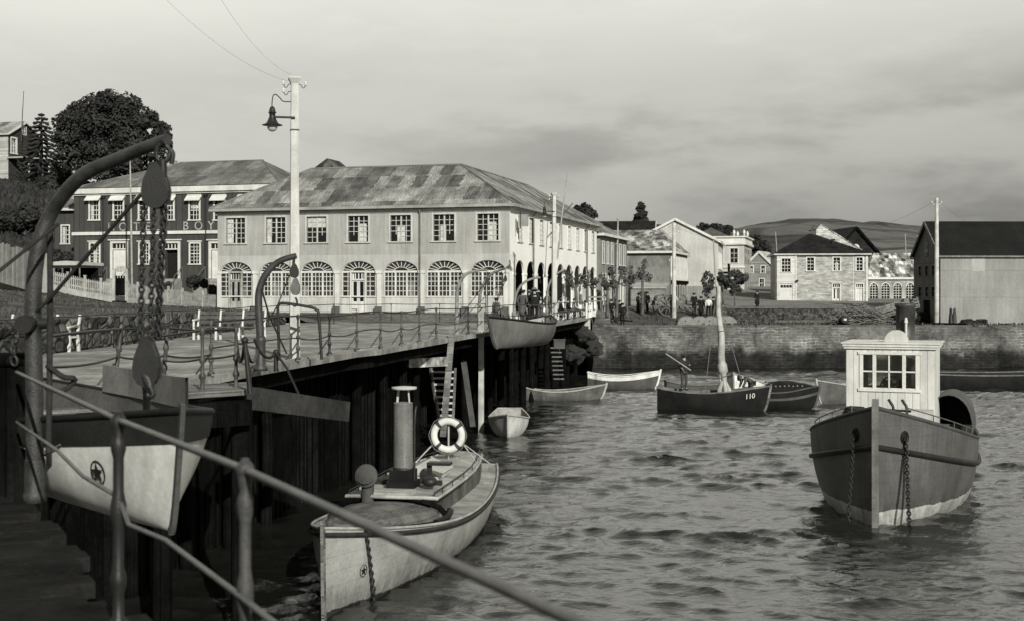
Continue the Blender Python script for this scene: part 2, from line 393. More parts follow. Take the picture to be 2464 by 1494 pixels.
def terrain():
    xs = np.concatenate([np.linspace(-140, -40, 30), np.arange(-39, 40, 1.0), np.linspace(41, 160, 36)])
    ys = np.concatenate([np.arange(-12, 107.5, 1.0), [108.15, 108.25], np.arange(109, 150, 1.5), np.linspace(151, 420, 50)])
    V = np.zeros((len(ys), len(xs), 3)); keep = np.zeros((len(ys), len(xs)), bool)
    for j, y in enumerate(ys):
        for i, x in enumerate(xs):
            V[j, i] = (x, y, land(x, y)+.05*(mnoise.noise((x*.35, y*.35, 0)))*(1 if y > 20 else .3))
            if y >= 97.2: keep[j, i] = True
            elif y >= 69: keep[j, i] = x < edge_x(y)-(1.0 if y > 75 else 2.5); V[j, i, 2] -= (.35 if y < 75 and x > -11.5 else 0)
            else: keep[j, i] = x < wall_x(y)-.2
    idx = np.full(keep.shape, -1); idx[keep] = np.arange(keep.sum()); fs = []
    for j in range(len(ys)-1):
        for i in range(len(xs)-1):
            q = (idx[j, i], idx[j, i+1], idx[j+1, i+1], idx[j+1, i])
            if min(q) >= 0: fs.append(q)
    m = bpy.data.materials.new('ground_earth_and_grass'); m.use_nodes = True; t = NT(m.node_tree); t.n.clear()
    ob = t.node('ShaderNodeTexCoord').outputs['Object']; sp = t.node('ShaderNodeSeparateXYZ', {0: ob}).outputs
    n = t.noise(ob, .25, 5, .6); f = t.noise(ob, 4.0, 4, .7); f2 = t.noise(t.scalev(ob, (.12, .7, .5)), 1.0, 4, .6)
    lx = t.math('ADD', sp[0], t.maprange(n, .3, .7, -4, 4))
    grass = t.math('MULTIPLY', t.maprange(lx, -8, -16, 0, 1, True), t.maprange(f2, .42, .58, .35, 1, True))
    steep = t.maprange(t.math('ADD', sp[1], t.math('MULTIPLY', sp[0], -.3)), 98, 108, 0, 1, True)
    hillg = t.math('MULTIPLY', t.maprange(sp[0], -24, -30, 0, 1, True), steep)
    g = t.math('MAXIMUM', grass, hillg)
    val = t.math('ADD', t.math('MULTIPLY', g, .055), t.math('MULTIPLY', t.math('SUBTRACT', 1, g), t.math('ADD', t.maprange(sp[0], -6, 8, .13, .085, True), t.math('MULTIPLY', t.maprange(sp[1], 108, 114, 0, .11, True), t.maprange(sp[0], 8, 14, 0, 1, True)))))
    val = t.math('MULTIPLY', val, t.maprange(f, .3, .7, .6, 1.4)); val = t.math('MULTIPLY', val, t.maprange(n, .3, .7, .75, 1.25))
    col = t.node('ShaderNodeVectorMath', {0: TINT, 'Scale': val}, operation='SCALE').outputs[0]
    bp = t.node('ShaderNodeBump', {'Height': f, 'Strength': .6, 'Distance': .15})
    bs = t.node('ShaderNodeBsdfPrincipled', {'Base Color': col, 'Roughness': .95, 'Specular IOR Level': .1}); t.l.new(bp.outputs[0], bs.inputs['Normal'])
    t.node('ShaderNodeOutputMaterial', {0: bs.outputs[0]})
    tag(np_object('ground', V[keep], np.array(fs), m, smooth=True), kind='structure')
terrain()

def hill():
    prof = [(1300, 575), (1500, 565), (1640, 556), (1765, 549), (1800, 545), (1850, 536), (1900, 528), (1952, 526), (2050, 531), (2150, 538), (2235, 546), (2400, 552), (2700, 560), (3400, 590)]
    m = bpy.data.materials.new('hill_fields'); m.use_nodes = True; t = NT(m.node_tree); t.n.clear()
    ob = t.node('ShaderNodeTexCoord').outputs['Object']
    w = t.node('ShaderNodeVectorMath', {0: ob, 1: t.node('ShaderNodeVectorMath', {0: t.node('ShaderNodeTexNoise', {'Vector': ob, 'Scale': .01}).outputs[1], 'Scale': 60}, operation='SCALE').outputs[0]}, operation='ADD').outputs[0]
    sv = t.scalev(w, (.011, .006, 0))
    vo = t.node('ShaderNodeTexVoronoi', {'Vector': sv, 'Scale': 1.0, 'Randomness': .85}, feature='F1')
    ve = t.node('ShaderNodeTexVoronoi', {'Vector': sv, 'Scale': 1.0, 'Randomness': .85}, feature='DISTANCE_TO_EDGE')
    cv = t.node('ShaderNodeRGBToBW', {0: vo.outputs['Color']}).outputs[0]
    f = t.noise(ob, .12, 4, .7)
    val = t.math('MULTIPLY', t.maprange(cv, .2, .8, .055, .13), t.maprange(f, .3, .7, .7, 1.3))
    val = t.math('MULTIPLY', val, t.maprange(ve.outputs[0], .01, .03, .45, 1))
    big = t.noise(ob, .02, 3, .6)
    val = t.math('MULTIPLY', val, t.maprange(big, .52, .62, 1, .5, True))
    col = t.node('ShaderNodeVectorMath', {0: TINT, 'Scale': val}, operation='SCALE').outputs[0]
    bs = t.node('ShaderNodeBsdfPrincipled', {'Base Color': col, 'Roughness': .95, 'Specular IOR Level': .1})
    t.node('ShaderNodeOutputMaterial', {0: bs.outputs[0]})
    rows = []
    for j in range(41):
        s_ = j/40; y = 300+s_*620; row = []
        for i in range(120):
            px = 1300+(2100*i/119)
            for (a, pa), (b, pb) in zip(prof, prof[1:]):
                if a <= px <= b: top = pa+(pb-pa)*(px-a)/(b-a); break
            zt = PZ(top, 920)
            z = 6+(zt-6)*(s_ ** 1.25)+1.2*mnoise.noise((px*.02, y*.01, 3))*s_+.5*mnoise.noise((px*.11, y*.04, 7))*s_
            row.append((PX(px, y), y, z))
        rows.append(row)
    rows.append([(x, 1050, z-30) for x, y, z in rows[-1]])
    struct('hill', MB().grid(rows), m)
hill()

# promenade: gravel deck carried over the water
def promenade():
    mb = MB(); E = [e for e in EDGE if e[1] >= 17]
    L = [(-13.2, 17.5)]+[(wall_x(y), y) for y in range(20, 74, 4)]+[(-11.2, 76.6), (-4, 74.75), (-.5, 73.8), (1.6, 81), (3.4, 89)]
    poly = [(x, y) for x, y in E]+[(x, y) for x, y in reversed(L)]
    bm = bmesh.new(); vs = [bm.verts.new((x, y, 0)) for x, y in poly]; f = bm.faces.new(vs)
    bmesh.ops.triangulate(bm, faces=[f]); r = bmesh.ops.extrude_face_region(bm, geom=bm.faces[:])
    for v in r['geom']:
        if isinstance(v, bmesh.types.BMVert): v.co.z -= .16
    bmesh.ops.recalc_face_normals(bm, faces=bm.faces)
    me = bpy.data.meshes.new('promenade'); bm.to_mesh(me); finish_mesh(me); me.materials.append(M_gravel)
    o = bpy.data.objects.new('promenade', me); COL.objects.link(o); tag(o, kind='structure')
    # timber kerb along the edge
    kb = MB(); pts = [Vector((x-.06, y, .03)) for x, y in bez([(x, y, 0) for x, y in E], 3) for _ in (0,)] if False else None
    k = bez([(x-.12, y, .045) for x, y in E], 4)
    for a, b in zip(k, k[1:]): kb.beam(a-Vector((.06, 0, .03)), b-Vector((.06, 0, .03)), .16, .06)
    struct('promenade_kerb', kb, mat('edge_stone', .27, .9, .3, 2))
promenade()

def near_wharf():
    mb = MB(); rnd = random.Random(3); y = -3.5
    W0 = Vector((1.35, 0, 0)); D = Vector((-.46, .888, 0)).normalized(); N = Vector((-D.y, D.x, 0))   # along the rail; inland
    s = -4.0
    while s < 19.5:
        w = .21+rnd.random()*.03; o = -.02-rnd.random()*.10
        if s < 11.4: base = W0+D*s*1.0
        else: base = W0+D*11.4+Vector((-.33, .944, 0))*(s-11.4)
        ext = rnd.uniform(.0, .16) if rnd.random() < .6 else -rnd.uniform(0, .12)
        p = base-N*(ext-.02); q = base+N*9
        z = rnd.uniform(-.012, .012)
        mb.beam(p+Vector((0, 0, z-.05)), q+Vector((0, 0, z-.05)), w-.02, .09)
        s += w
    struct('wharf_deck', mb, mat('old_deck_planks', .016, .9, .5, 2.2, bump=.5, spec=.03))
    # bearers and piles under the near wharf
    b = MB()
    for s_ in (0, 5.5, 11, 16.5):
        c = W0+D*s_
        b.beam(c+N*.35+Vector((0, 0, -.28)), c+N*9+Vector((0, 0, -.28)), .28, .3)
    b.beam(W0+D*-3+N*.5+Vector((0, 0, -.6)), W0+D*18+N*.5+Vector((0, 0, -.6)), .3, .32)
    struct('wharf_bearers', b, M_dwood)
near_wharf()

# timber piles and sheet planking under the promenade
def piles():
    y = 19.0; i = 0; rnd = random.Random(8)
    while y < 87:
        for inset in ((1.0, 2.8) if y > 44 or y < 23 else (.95,)):
            if 24 < y < 44 and int(y) % 2: continue
            x = edge_x(y)-inset+rnd.uniform(-.1, .1); mb = MB()
            r = rnd.uniform(.13, .18)
            mb.tube([(0, 0, -5.2), (rnd.uniform(-.08, .08), 0, -2.2), (0, 0, -.34)], [r*1.05, r, r*.95], 9)
            o = mb.build('wharf_pile', M_dwood); o.location = (x, y, 0)
            tag(o, 'round dark timber pile standing in the water under the promenade edge', 'pile', 'piles under the promenade')
        y += 2.4 if y < 56 else 1.9
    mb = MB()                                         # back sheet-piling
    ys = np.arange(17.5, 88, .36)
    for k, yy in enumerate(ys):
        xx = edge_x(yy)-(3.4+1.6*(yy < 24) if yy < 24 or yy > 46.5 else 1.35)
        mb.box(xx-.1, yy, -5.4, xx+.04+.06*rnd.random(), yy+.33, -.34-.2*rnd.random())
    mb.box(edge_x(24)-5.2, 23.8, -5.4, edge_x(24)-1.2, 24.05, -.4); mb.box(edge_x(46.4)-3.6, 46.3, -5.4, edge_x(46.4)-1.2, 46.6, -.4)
    tag(mb.build('sheet_piling', mat('shade_black_sheet_planks', .006, .8, .6, .8, 'boards_v', .36, .2, spec=.02)),  # near-black colour puts the under-deck shade into the planks
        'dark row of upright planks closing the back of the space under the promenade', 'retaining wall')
    mb = MB()                                         # cap beam and cross beams below the deck edge
    k = bez([(x-.45, y, -.36) for x, y in EDGE if y >= 17], 3)
    for a, b in zip(k, k[1:]): mb.beam(a, b, .3, .34)
    tag(mb.build('edge_beam', M_dwood), 'long dark timber beam running beneath the edge of the promenade', 'beam')
piles()
# ================================================================ BUILDINGS
def side_M(which, W, D):
    if which == 'front': return Matrix.Identity(4)
    if which == 'right': return Matrix(((0, -1, 0, W), (1, 0, 0, 0), (0, 0, 1, 0), (0, 0, 0, 1)))
    if which == 'left': return Matrix(((0, 1, 0, 0), (-1, 0, 0, D), (0, 0, 1, 0), (0, 0, 0, 1)))
    if which == 'back': return Matrix(((-1, 0, 0, W), (0, -1, 0, D), (0, 0, 1, 0), (0, 0, 0, 1)))
def wall(mb, M, W, H, holes=(), dp=.16, z0=-.6):
    """wall in the x-z plane with real openings; a hole is (x0,z0,x1,z1) or (x0,z0,x1,z1,rise) for an arched head"""
    m2 = MB(M)
    xs = sorted({0, W, *[h[0] for h in holes], *[h[2] for h in holes]}); zs = sorted({z0, H, *[h[1] for h in holes], *[h[3] for h in holes]})
    for a, b in zip(xs, xs[1:]):
        run = None
        for c, d in zip(zs, zs[1:]):
            cx, cz = (a+b)/2, (c+d)/2
            if any(h[0] < cx < h[2] and h[1] < cz < h[3] for h in holes):
                if run: m2.quad((a, 0, run[0]), (b, 0, run[0]), (b, 0, run[1]), (a, 0, run[1])); run = None
            else: run = (run[0], d) if run else (c, d)
        if run: m2.quad((a, 0, run[0]), (b, 0, run[0]), (b, 0, run[1]), (a, 0, run[1]))
    for h in holes:
        x0, a, x1, b = h[:4]; rise = h[4] if len(h) > 4 else 0; s = b-rise
        m2.quad((x0, 0, a), (x0, 0, s), (x0, dp, s), (x0, dp, a)); m2.quad((x1, 0, a), (x1, dp, a), (x1, dp, s), (x1, 0, s))
        m2.quad((x0, 0, a), (x0, dp, a), (x1, dp, a), (x1, 0, a))
        if rise:
            ar = arch(x0, x1, s, rise)
            half = len(ar)//2
            m2.add([(x, 0, z) for x, z in ar[:half+1]]+[(x0, 0, b)], [tuple(range(half+2))])
            m2.add([(x, 0, z) for x, z in ar[half:]]+[(x1, 0, b)], [tuple(range(len(ar)-half+1))])
            m2.grid([[(x, 0, z) for x, z in ar], [(x, dp, z) for x, z in ar]])
        else: m2.quad((x0, 0, b), (x1, 0, b), (x1, dp, b), (x0, dp, b))
    mb.v_off = len(mb.v); base = len(mb.v)
    mb.v.extend([tuple(mb.M @ Vector(p)) for p in m2.v]); mb.f.extend([tuple(base+i for i in f) for f in m2.f]); mb.sm.extend(m2.sm)
def arch(x0, x1, s, rise, n=16):
    cx, rx = (x0+x1)/2, (x1-x0)/2
    return [(cx-rx*math.cos(math.pi*i/n), s+rise*math.sin(math.pi*i/n)) for i in range(n+1)]
RW = random.Random(42)
def win(root, M, x0, z0, x1, z1, cols, rows, dp=.13, trim=.10, proud=.03, mf=None, mu=.035, sill=True, curtain=.5, split=0, name='window', glass=None, op=0):
    mf = mf or M_white; b = MB(M)
    t = trim
    b.box(x0-t, -proud, z0, x0, dp-.02, z1); b.box(x1, -proud, z0, x1+t, dp-.02, z1)
    b.box(x0-t, -proud-.004, z1, x1+t, dp-.02, z1+t)
    b.box(x0-t-(.05 if sill else 0), -proud-(.06 if sill else .004), z0-t*.7, x1+t+(.05 if sill else 0), dp-.02, z0)
    w, h = x1-x0, z1-z0
    for i in range(1, cols):
        x = x0+w*i/cols; m_ = mu*(2.6 if split and i % split == 0 else 1); zz = z0+h*.26 if (op == 1 and i < cols/2) or (op == 2 and i > cols/2) else z0; b.box(x-m_/2, dp-.05, zz, x+m_/2, dp-.012, z1)
    for j in range(1, rows):
        z = z0+h*j/rows; m_ = mu*(1.8 if rows % 2 == 0 and j == rows//2 else 1); xa_, xb_ = (x0+w/2 if op == 1 and z < z0+h*.25 else x0), (x0+w/2 if op == 2 and z < z0+h*.25 else x1); b.box(xa_, dp-.046, z-m_/2, xb_, dp-.014, z+m_/2)
    o = b.build(name, mf, root)
    g = MB(M); g.box(x0, dp, z0, x1, dp+.02, z1); g.build('pane', glass or M_glass, o)
    if RW.random() < curtain:                          # a drawn blind or a bright thing seen behind some panes
        c = MB(M); k = RW.randint(0, 3)
        if k == 0: c.box(x0+.02, dp-.008, z0+h*RW.uniform(.55, .75), x1-.02, dp-.003, z1-.02)
        elif k == 1: c.box(x0+.02, dp-.008, z0+.02, x0+w*RW.uniform(.2, .4), dp-.003, z1-.02)
        elif k == 2: c.box(x0+w*.5, dp-.008, z0+.02, x0+w*RW.uniform(.75, .95), dp-.003, z0+h*.7)
        else: c.box(x0+w*.3, dp-.008, z0+.02, x0+w*RW.uniform(.55, .8), dp-.003, z0+h*.62)
        c.build('curtain', M_curtain, o)
    return o
def archwin(root, M, x0, z0, x1, z1, rise, cols, rows, groups=3, fan=9, dp=.13, mf=None, mu=.035, door=False):
    mf = mf or M_white; b = MB(M); s = z1-rise; w = x1-x0; cx = (x0+x1)/2; rx = w/2
    b.box(x0, dp-.08, s-.06, x1, dp-.005, s+.06)
    ar = arch(x0, x1, s, rise, 20)
    for (xa, za), (xb, zb) in zip(ar, ar[1:]): b.beam((xa, dp-.04, za), (xb, dp-.04, zb), .06, .06, up=(0, 1, 0))
    for k in range(1, fan+1):
        a = math.pi*k/(fan+1); b.beam((cx-rx*.42*math.cos(a), dp-.03, s+rise*.42*math.sin(a)), (cx-rx*math.cos(a), dp-.03, s+rise*math.sin(a)), mu, mu, up=(0, 1, 0))
    ar2 = [(cx-rx*.42*math.cos(math.pi*i/12), s+rise*.42*math.sin(math.pi*i/12)) for i in range(13)]
    for (xa, za), (xb, zb) in zip(ar2, ar2[1:]): b.beam((xa, dp-.03, za), (xb, dp-.03, zb), mu, mu, up=(0, 1, 0))
    gw = w/groups
    for i in range(groups+1):
        x = x0+gw*i; p = .05 if 0 < i < groups else .04; b.box(x-p, dp-.085, z0, x+p, dp-.006, s-.06)
    for i in range(groups):
        if door and i == groups//2: continue
        xa = x0+gw*i
        for k in range(1, cols): x = xa+gw*k/cols; b.box(x-mu/2, dp-.05, z0, x+mu/2, dp-.012, s-.06)
        for j in range(1, rows): z = z0+(s-z0)*j/rows; b.box(xa+.05, dp-.046, z-mu/2, xa+gw-.05, dp-.014, z+mu/2)
    b.box(x0-.05, -.06, z0-.08, x1+.05, dp-.02, z0)
    o = b.build('window', mf, root)
    g = MB(M); g.add([(x0, dp, z0), (x1, dp, z0)]+[(x, dp, z) for x, z in ar[::-1]], [tuple(range(len(ar)+2))]); g.build('pane', M_shop, o)
    c = MB(M); gx = x0+gw*RW.choice([0, 1, 2]); c.box(gx+.08, dp-.008, z0+.02, gx+gw*RW.uniform(.5, .9), dp-.003, z0+(s-z0)*RW.uniform(.25, .6)); c.build('goods_display', M_curtain2, o)
    return o
M_shop = mat('shop_glass', .035, .12, .7, .9, spec=.5, bump=.04)
M_curtain2 = mat('dim_display', .16, .9, .5, 3, bump=.1)
def door(root, M, x0, x1, z0, z1, leafm=None, transom=.35, panels=True, dp=.12, trim=.14, mf=None, leaves=2, open_dark=False, hood=True, glazed=False):
    mf = mf or M_white; b = MB(M)
    b.box(x0-trim, -.05, z0, x0, dp-.02, z1); b.box(x1, -.05, z0, x1+trim, dp-.02, z1)
    b.box(x0-trim, -.054, z1, x1+trim, dp-.02, z1+trim)
    if hood: b.box(x0-trim-.12, -.16, z1+trim, x1+trim+.12, .0, z1+trim+.09)
    zt = z1-transom
    b.box(x0, -.01, zt-.05, x1, dp-.02, zt+.04)
    o = b.build('door', mf, root)
    g = MB(M); g.box(x0, dp, zt+.04, x1, dp+.02, z1); g.build('transom_light', M_glass, o)
    tb = MB(M)
    n = 4
    for i in range(1, n): x = x0+(x1-x0)*i/n; tb.box(x-.03, dp-.05, zt+.04, x+.03, dp-.004, z1)
    tb.build('transom_bars', mf, o)
    if open_dark:
        g = MB(M); g.box(x0, dp+.25, z0, x1, dp+.28, zt); g.build('dark_hall', M_cloth_d, o)
        l = MB(M); l.box(x0+.01, dp, z0, x0+.06, dp+.24, zt-.05); l.build('leaf', leafm or mf, o); return o
    lw = (x1-x0)/leaves
    for i in range(leaves):
        l = MB(M); xa = x0+lw*i; l.box(xa+.01, dp-.05, z0, xa+lw-.01, dp, zt-.05)
        if panels:
            for za, zb in ((.08, .34), (.40, .93)):
                zz0, zz1 = z0+(zt-z0)*za, z0+(zt-z0)*zb
                if glazed and za > .3: continue
                l.box(xa+.10, dp-.062, zz0, xa+lw-.10, dp-.051, zz1); l.box(xa+.16, dp-.080, zz0+.06, xa+lw-.16, dp-.063, zz1-.06)
        lo = l.build('leaf', leafm or mf, o)
        if glazed:
            g = MB(M); g.box(xa+.1, dp-.056, z0+(zt-z0)*.38, xa+lw-.1, dp-.051, z0+(zt-z0)*.94); g.build('pane', M_glass, lo)
    return o
def fascia(mb, pts, w=.08, h=.2, close=True):
    n = len(pts)
    for i in range(n if close else n-1): mb.beam(pts[i], pts[(i+1) % n], w, h)
def roof_part(root, kind, W, D, H, rise, rm, ov=.35, fm=None, hipx=None):
    mb = MB(); o = ov; a, b, c, d = (-o, -o, H), (W+o, -o, H), (W+o, D+o, H), (-o, D+o, H); z = H+rise
    fb = MB()
    if kind == 'hip':
        if W >= D:
            k = hipx or D/2; r1, r2 = (k, D/2, z), (W-k, D/2, z)
            mb.add([a, b, r2, r1], [(0, 1, 2, 3)]); mb.add([b, c, r2], [(0, 1, 2)]); mb.add([c, d, r1, r2], [(0, 1, 2, 3)]); mb.add([d, a, r1], [(0, 1, 2)])
        else:
            k = hipx or W/2; r1, r2 = (W/2, k, z), (W/2, D-k, z)
            mb.add([a, b, r1], [(0, 1, 2)]); mb.add([b, c, r2, r1], [(0, 1, 2, 3)]); mb.add([c, d, r2], [(0, 1, 2)]); mb.add([d, a, r1, r2], [(0, 1, 2, 3)])
        mb.add([(p[0], p[1], p[2]-.03) for p in (a, d, c, b)], [(0, 1, 2, 3)])
        fascia(fb, [(p[0], p[1], p[2]-.07) for p in (a, b, c, d)])
    else:
        if kind == 'gable_x':
            l, r = (-o, D/2, z), (W+o, D/2, z); A = [a, b, r, l]; B = [c, d, l, r]
            e = [(a, l), (l, d), (b, r), (r, c)]; ee = [(a, b), (c, d)]
        else:
            l, r = (W/2, -o, z), (W/2, D+o, z); A = [a, l, r, d]; B = [l, b, c, r]
            e = [(a, l), (l, b), (d, r), (r, c)]; ee = [(a, d), (b, c)]
        for Q in (A, B):
            Q2 = [(p[0], p[1], p[2]-.10) for p in Q]
            mb.add(list(Q)+Q2, [(0, 1, 2, 3), (7, 6, 5, 4), (0, 4, 5, 1), (1, 5, 6, 2), (2, 6, 7, 3), (3, 7, 4, 0)])
        for p, q in e: fb.beam((p[0], p[1], p[2]-.11), (q[0], q[1], q[2]-.11), .07, .24)
        for p, q in ee: fb.beam((p[0], p[1], p[2]-.18), (q[0], q[1], q[2]-.18), .06, .12)
    ro = mb.build('roof', rm, root); fb.build('eaves_board', fm or M_white, root)
    return ro
def house(name, label, cat, loc, ang, W, D, H, rise, kind, wm, rm, openings=(), ov=.35, fm=None, group=None, base=-.8, mf=None, gable_mat=None, hipx=None):
    root = thing(name, label, cat, loc, ang, group); wb = MB()
    holes = {k: [] for k in ('front', 'right', 'left', 'back')}
    for op in openings:
        s, k = op[0], op[1]
        if k == 'w': holes[s].append((op[2], op[3], op[2]+op[4], op[3]+op[5]))
        elif k == 'a': holes[s].append((op[2], op[3], op[2]+op[4], op[3]+op[5], op[6]))
        elif k == 'd': holes[s].append((op[2], op[5] if len(op) > 5 and isinstance(op[5], float) else 0.0, op[2]+op[3], op[4]))
    for s in holes: wall(wb, side_M(s, W, D), W if s in ('front', 'back') else D, H, holes[s], z0=base)
    if kind == 'gable_x':
        for x in (0, W): wb.add([(x, 0, H), (x, D, H), (x, D/2, H+rise*.985)], [(0, 1, 2)])
    elif kind == 'gable_y':
        for y in (0, D): wb.add([(0, y, H), (W, y, H), (W/2, y, H+rise*.985)], [(0, 1, 2)])
    wb.build('wall', wm, root)
    roof_part(root, kind, W, D, H, rise, rm, ov, fm, hipx)
    for op in openings:
        s, k = op[0], op[1]; M = side_M(s, W, D)
        if k == 'w': win(root, M, op[2], op[3], op[2]+op[4], op[3]+op[5], op[6], op[7], mf=mf)
        elif k == 'a':
            b = MB(M); x0, z0, x1, z1, rise_ = op[2], op[3], op[2]+op[4], op[3]+op[5], op[6]; ar = arch(x0, x1, z1-rise_, rise_)
            for (xa, za), (xb, zb) in zip(ar, ar[1:]): b.beam((xa, .02, za), (xb, .02, zb), .08, .08, up=(0, 1, 0))
            for i in range(1, 3): x = x0+(x1-x0)*i/3; b.box(x-.02, .08, z0, x+.02, .115, z1-.05)
            for j in range(1, 6): z = z0+(z1-z0)*j/6; b.box(x0, .084, z-.02, x1, .112, z+.02)
            fo = b.build('window', mf or M_white, root)
            g = MB(M); g.add([(x0, .12, z0), (x1, .12, z0)]+[(x, .12, z) for x, z in ar[::-1]], [tuple(range(len(ar)+2))]); g.build('pane', M_glass, fo)
        elif k == 'd':
            z0 = op[5] if len(op) > 5 and isinstance(op[5], float) else 0.0; kw = op[6] if len(op) > 6 else {}
            door(root, M, op[2], op[2]+op[3], z0, op[4], mf=mf, **kw)
    return root
ANG = math.atan2(-5.0, 17.9)                           # the harbour street's frontage runs at this angle to the picture
CA, SA = math.cos(ANG), math.sin(ANG)
def xloc(px, O):                                       # photo column -> distance along a frontage that starts at O
    k = (px-CX)/F; return (k*O[1]-O[0])/(CA-k*SA)

# ---- A: the big white arcaded building
def arcade_building():
    O = (-18.05, 79.0, .40); W, D, H = 18.6, 24.3, 6.33
    root = thing('arcaded_building', 'long two-storey white building with arched shop windows and mottled tin roof on the waterfront', 'building', O, ANG)
    BW = 2.68; cs = [1.22+BW*i for i in range(7)]
    ground = MB(); up = MB()
    arches = [(c-1.06, 0.0 if i in (0, 3) else 1.02, c+1.06, 3.08, .64) for i, c in enumerate(cs)]
    wins = [(c-.64, 4.22, c+.64, 5.76) for c in cs]
    Hs = 3.45
    wall(ground, side_M('front', W, D), W, Hs, arches, dp=.18, z0=-.6)
    wall(up, Matrix.Translation((0, 0, Hs)), W, H-Hs, [(a, b-Hs, c, d-Hs) for a, b, c, d in wins], dp=.16, z0=0)
    up.build('upper_wall', M_front, root)
    for s in ('left', 'back'): wall(ground, side_M(s, W, D), D if s == 'left' else W, H)
    ground.build('shop_wall', mat('shopfront_paint', .43, .75, .14, .9, streak=.14, bump=.1), root)
    # street side with the open arcade
    sw = MB(); SP = (D-1.1)/9; c2 = [.95+SP*(i+.5) for i in range(9)]
    M = side_M('right', W, D)
    wall(sw, M, D, H, [(c-.98, -.02, c+.98, 3.12, .80) for c in c2]+[(c-.5, 4.22, c+.5, 5.76) for c in c2], dp=.12)
    sw.build('arcade_wall', M_whiteside, root)
    pb = MB(M)
    for i in range(10):
        x = .95+SP*i; w = (SP-1.96)/2-.02
        pb = MB(M); pb.box(x-w-.03, -.03, 2.24, x+w+.03, .14, 2.36); pb.build('pier_capital', M_whiteside, root); pb = MB(M); pb.box(x-w-.015, -.02, -.3, x+w+.015, .13, .28); pb.build('pier_foot', M_whiteside, root)
    ib = MB(M); ib.box(.5, 3.2, -.3, D-.4, 3.4, 3.5); ib.box(.35, .20, 3.3, D-.3, 3.2, 3.45); ib.build('passage_wall', mat('arcade_dark_wall', .018, .9, .3, 1), root)  # back wall and ceiling in one dark colour, for shop windows and dark wood
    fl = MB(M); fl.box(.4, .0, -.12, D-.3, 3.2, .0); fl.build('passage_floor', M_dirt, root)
    for c in c2: win(root, M, c-.5, 4.22, c+.5, 5.76, 4, 5, dp=.11, trim=.08, split=2, curtain=.7)
    # front upper windows: two sashes side by side
    I = Matrix.Identity(4)
    for k_, (x0, z0, x1, z1) in enumerate(wins):
        win(root, I, x0, z0, x1, z1, 4, 5, dp=.14, trim=.11, split=2, mf=M_base, curtain=1.0, op=(1, 1, 2, 1, 1, 2, 0)[k_])
    for i, c in enumerate(cs):
        if i in (0, 3):
            archwin(root, I, c-1.06, 1.02, c+1.06, 3.08, .64, 2 if i == 3 else 2, 5, dp=.16, door=True, mf=M_white)
            dw = .36 if i == 0 else .42
            b = MB(); b.box(c-1.06, .02, 0, c-dw-.1, .16, 1.0); b.build('base_panel', M_base, root); b = MB(); b.box(c+dw+.1, .02, 0, c+1.06, .16, 1.0); b.build('base_panel', M_base, root)
            door(root, I, c-dw, c+dw, -.1, 2.40, transom=.42, mf=M_pwood if i == 0 else M_white, leaves=2, glazed=True, hood=False, dp=.10, trim=.1)
        else:
            archwin(root, I, c-1.06, 1.02, c+1.06, 3.08, .64, 3, 5, dp=.16)
            b = MB(); b.box(c-1.0, -.025, .12, c+1.0, .0, .92); b.build('base_panel', M_base, root)
    for i in range(8):
        pil = MB()
        x = cs[0]-BW/2+BW*i if i else .14
        if i == 7: x = W-.22
        pil.box(x-.13, -.09, -.3, x+.13, -.001, 2.42); pil.box(x-.19, -.13, 2.34, x+.19, -.002, 2.50); pil.build('pilaster', M_white, root)
    for i in range(1, 8): x = cs[0]-BW/2+BW*i if i < 7 else W-.22; bl = MB(); bl.box(x-.19, -.30, -.4, x+.19, -.092, .42); bl.build('pilaster_foot', mat('stained_stone', .10, .9, .5, 3), root)
    pl = MB(); pl.box(-.05, -.07, -.6, W+.0, -.003, .02); pl.build('plinth', mat('damp_plinth', .07, .9, .4, 2), root)
    # roof: two wings meeting at the corner
    o = .38; k = 4.3; z0, z1 = H, H+2.75; w8 = 8.6
    a, b, c, d, e, f = (-o, -o, z0), (W+o, -o, z0), (W+o, D+o, z0), (W-w8-o, D+o, z0), (W-w8-o, w8+o, z0), (-o, w8+o, z0)
    r1, r2, r3 = (k, k, z1), (W-k, k, z1), (W-k, D-k, z1)
    rb = MB()
    for q in ([a, b, r2, r1], [b, c, r3, r2], [d, e, r2, r3], [e, f, r1, r2]): rb.add(q, [(0, 1, 2, 3)])
    rb.add([c, d, r3], [(0, 1, 2)]); rb.add([f, a, r1], [(0, 1, 2)])
    rb.add([(p[0], p[1], p[2]-.05) for p in (a, f, e, d, c, b)], [(0, 1, 2, 3, 4, 5)])
    ro = rb.build('roof', M_roofA, root)
    rc = MB()
    for p, q in ((a, r1), (f, r1), (r1, r2), (b, r2), (r2, r3), (c, r3), (d, r3), (e, r2)): rc.tube([Vector(p)+Vector((0, 0, .01)), Vector(q)+Vector((0, 0, .01))], .07, 6)
    rc.build('ridge_cap', mat('ridge_tin', .16, .7, .3, 1), ro)
    g = MB(); fascia(g, [(p[0], p[1], p[2]-.10) for p in (a, b, c, d, e, f)], .10, .17); g.build('gutter', mat('gutter_paint', .30, .7, .3, 1), root)
    fb = MB(); fb.box(-.03, -.05, H-.42, W+.03, -.003, H-.22); fb.build('frieze_board', M_white, root)
    dpp = MB()
    Mz = mat('downpipe_zinc', .18, .6, .3, 2)
    dpp.tube([(13.18, -.35, H-.12), (13.18, -.12, H-.45), (13.18, -.12, 0)], .045, 6); dpp.build('downpipe', Mz, root)
    for y in (3.1*1.65, 20.5): dpp = MB(); dpp.tube([(W+.35, y, H-.12), (W+.1, y, H-.4), (W+.1, y, 0)], .045, 6); dpp.build('downpipe', Mz, root)
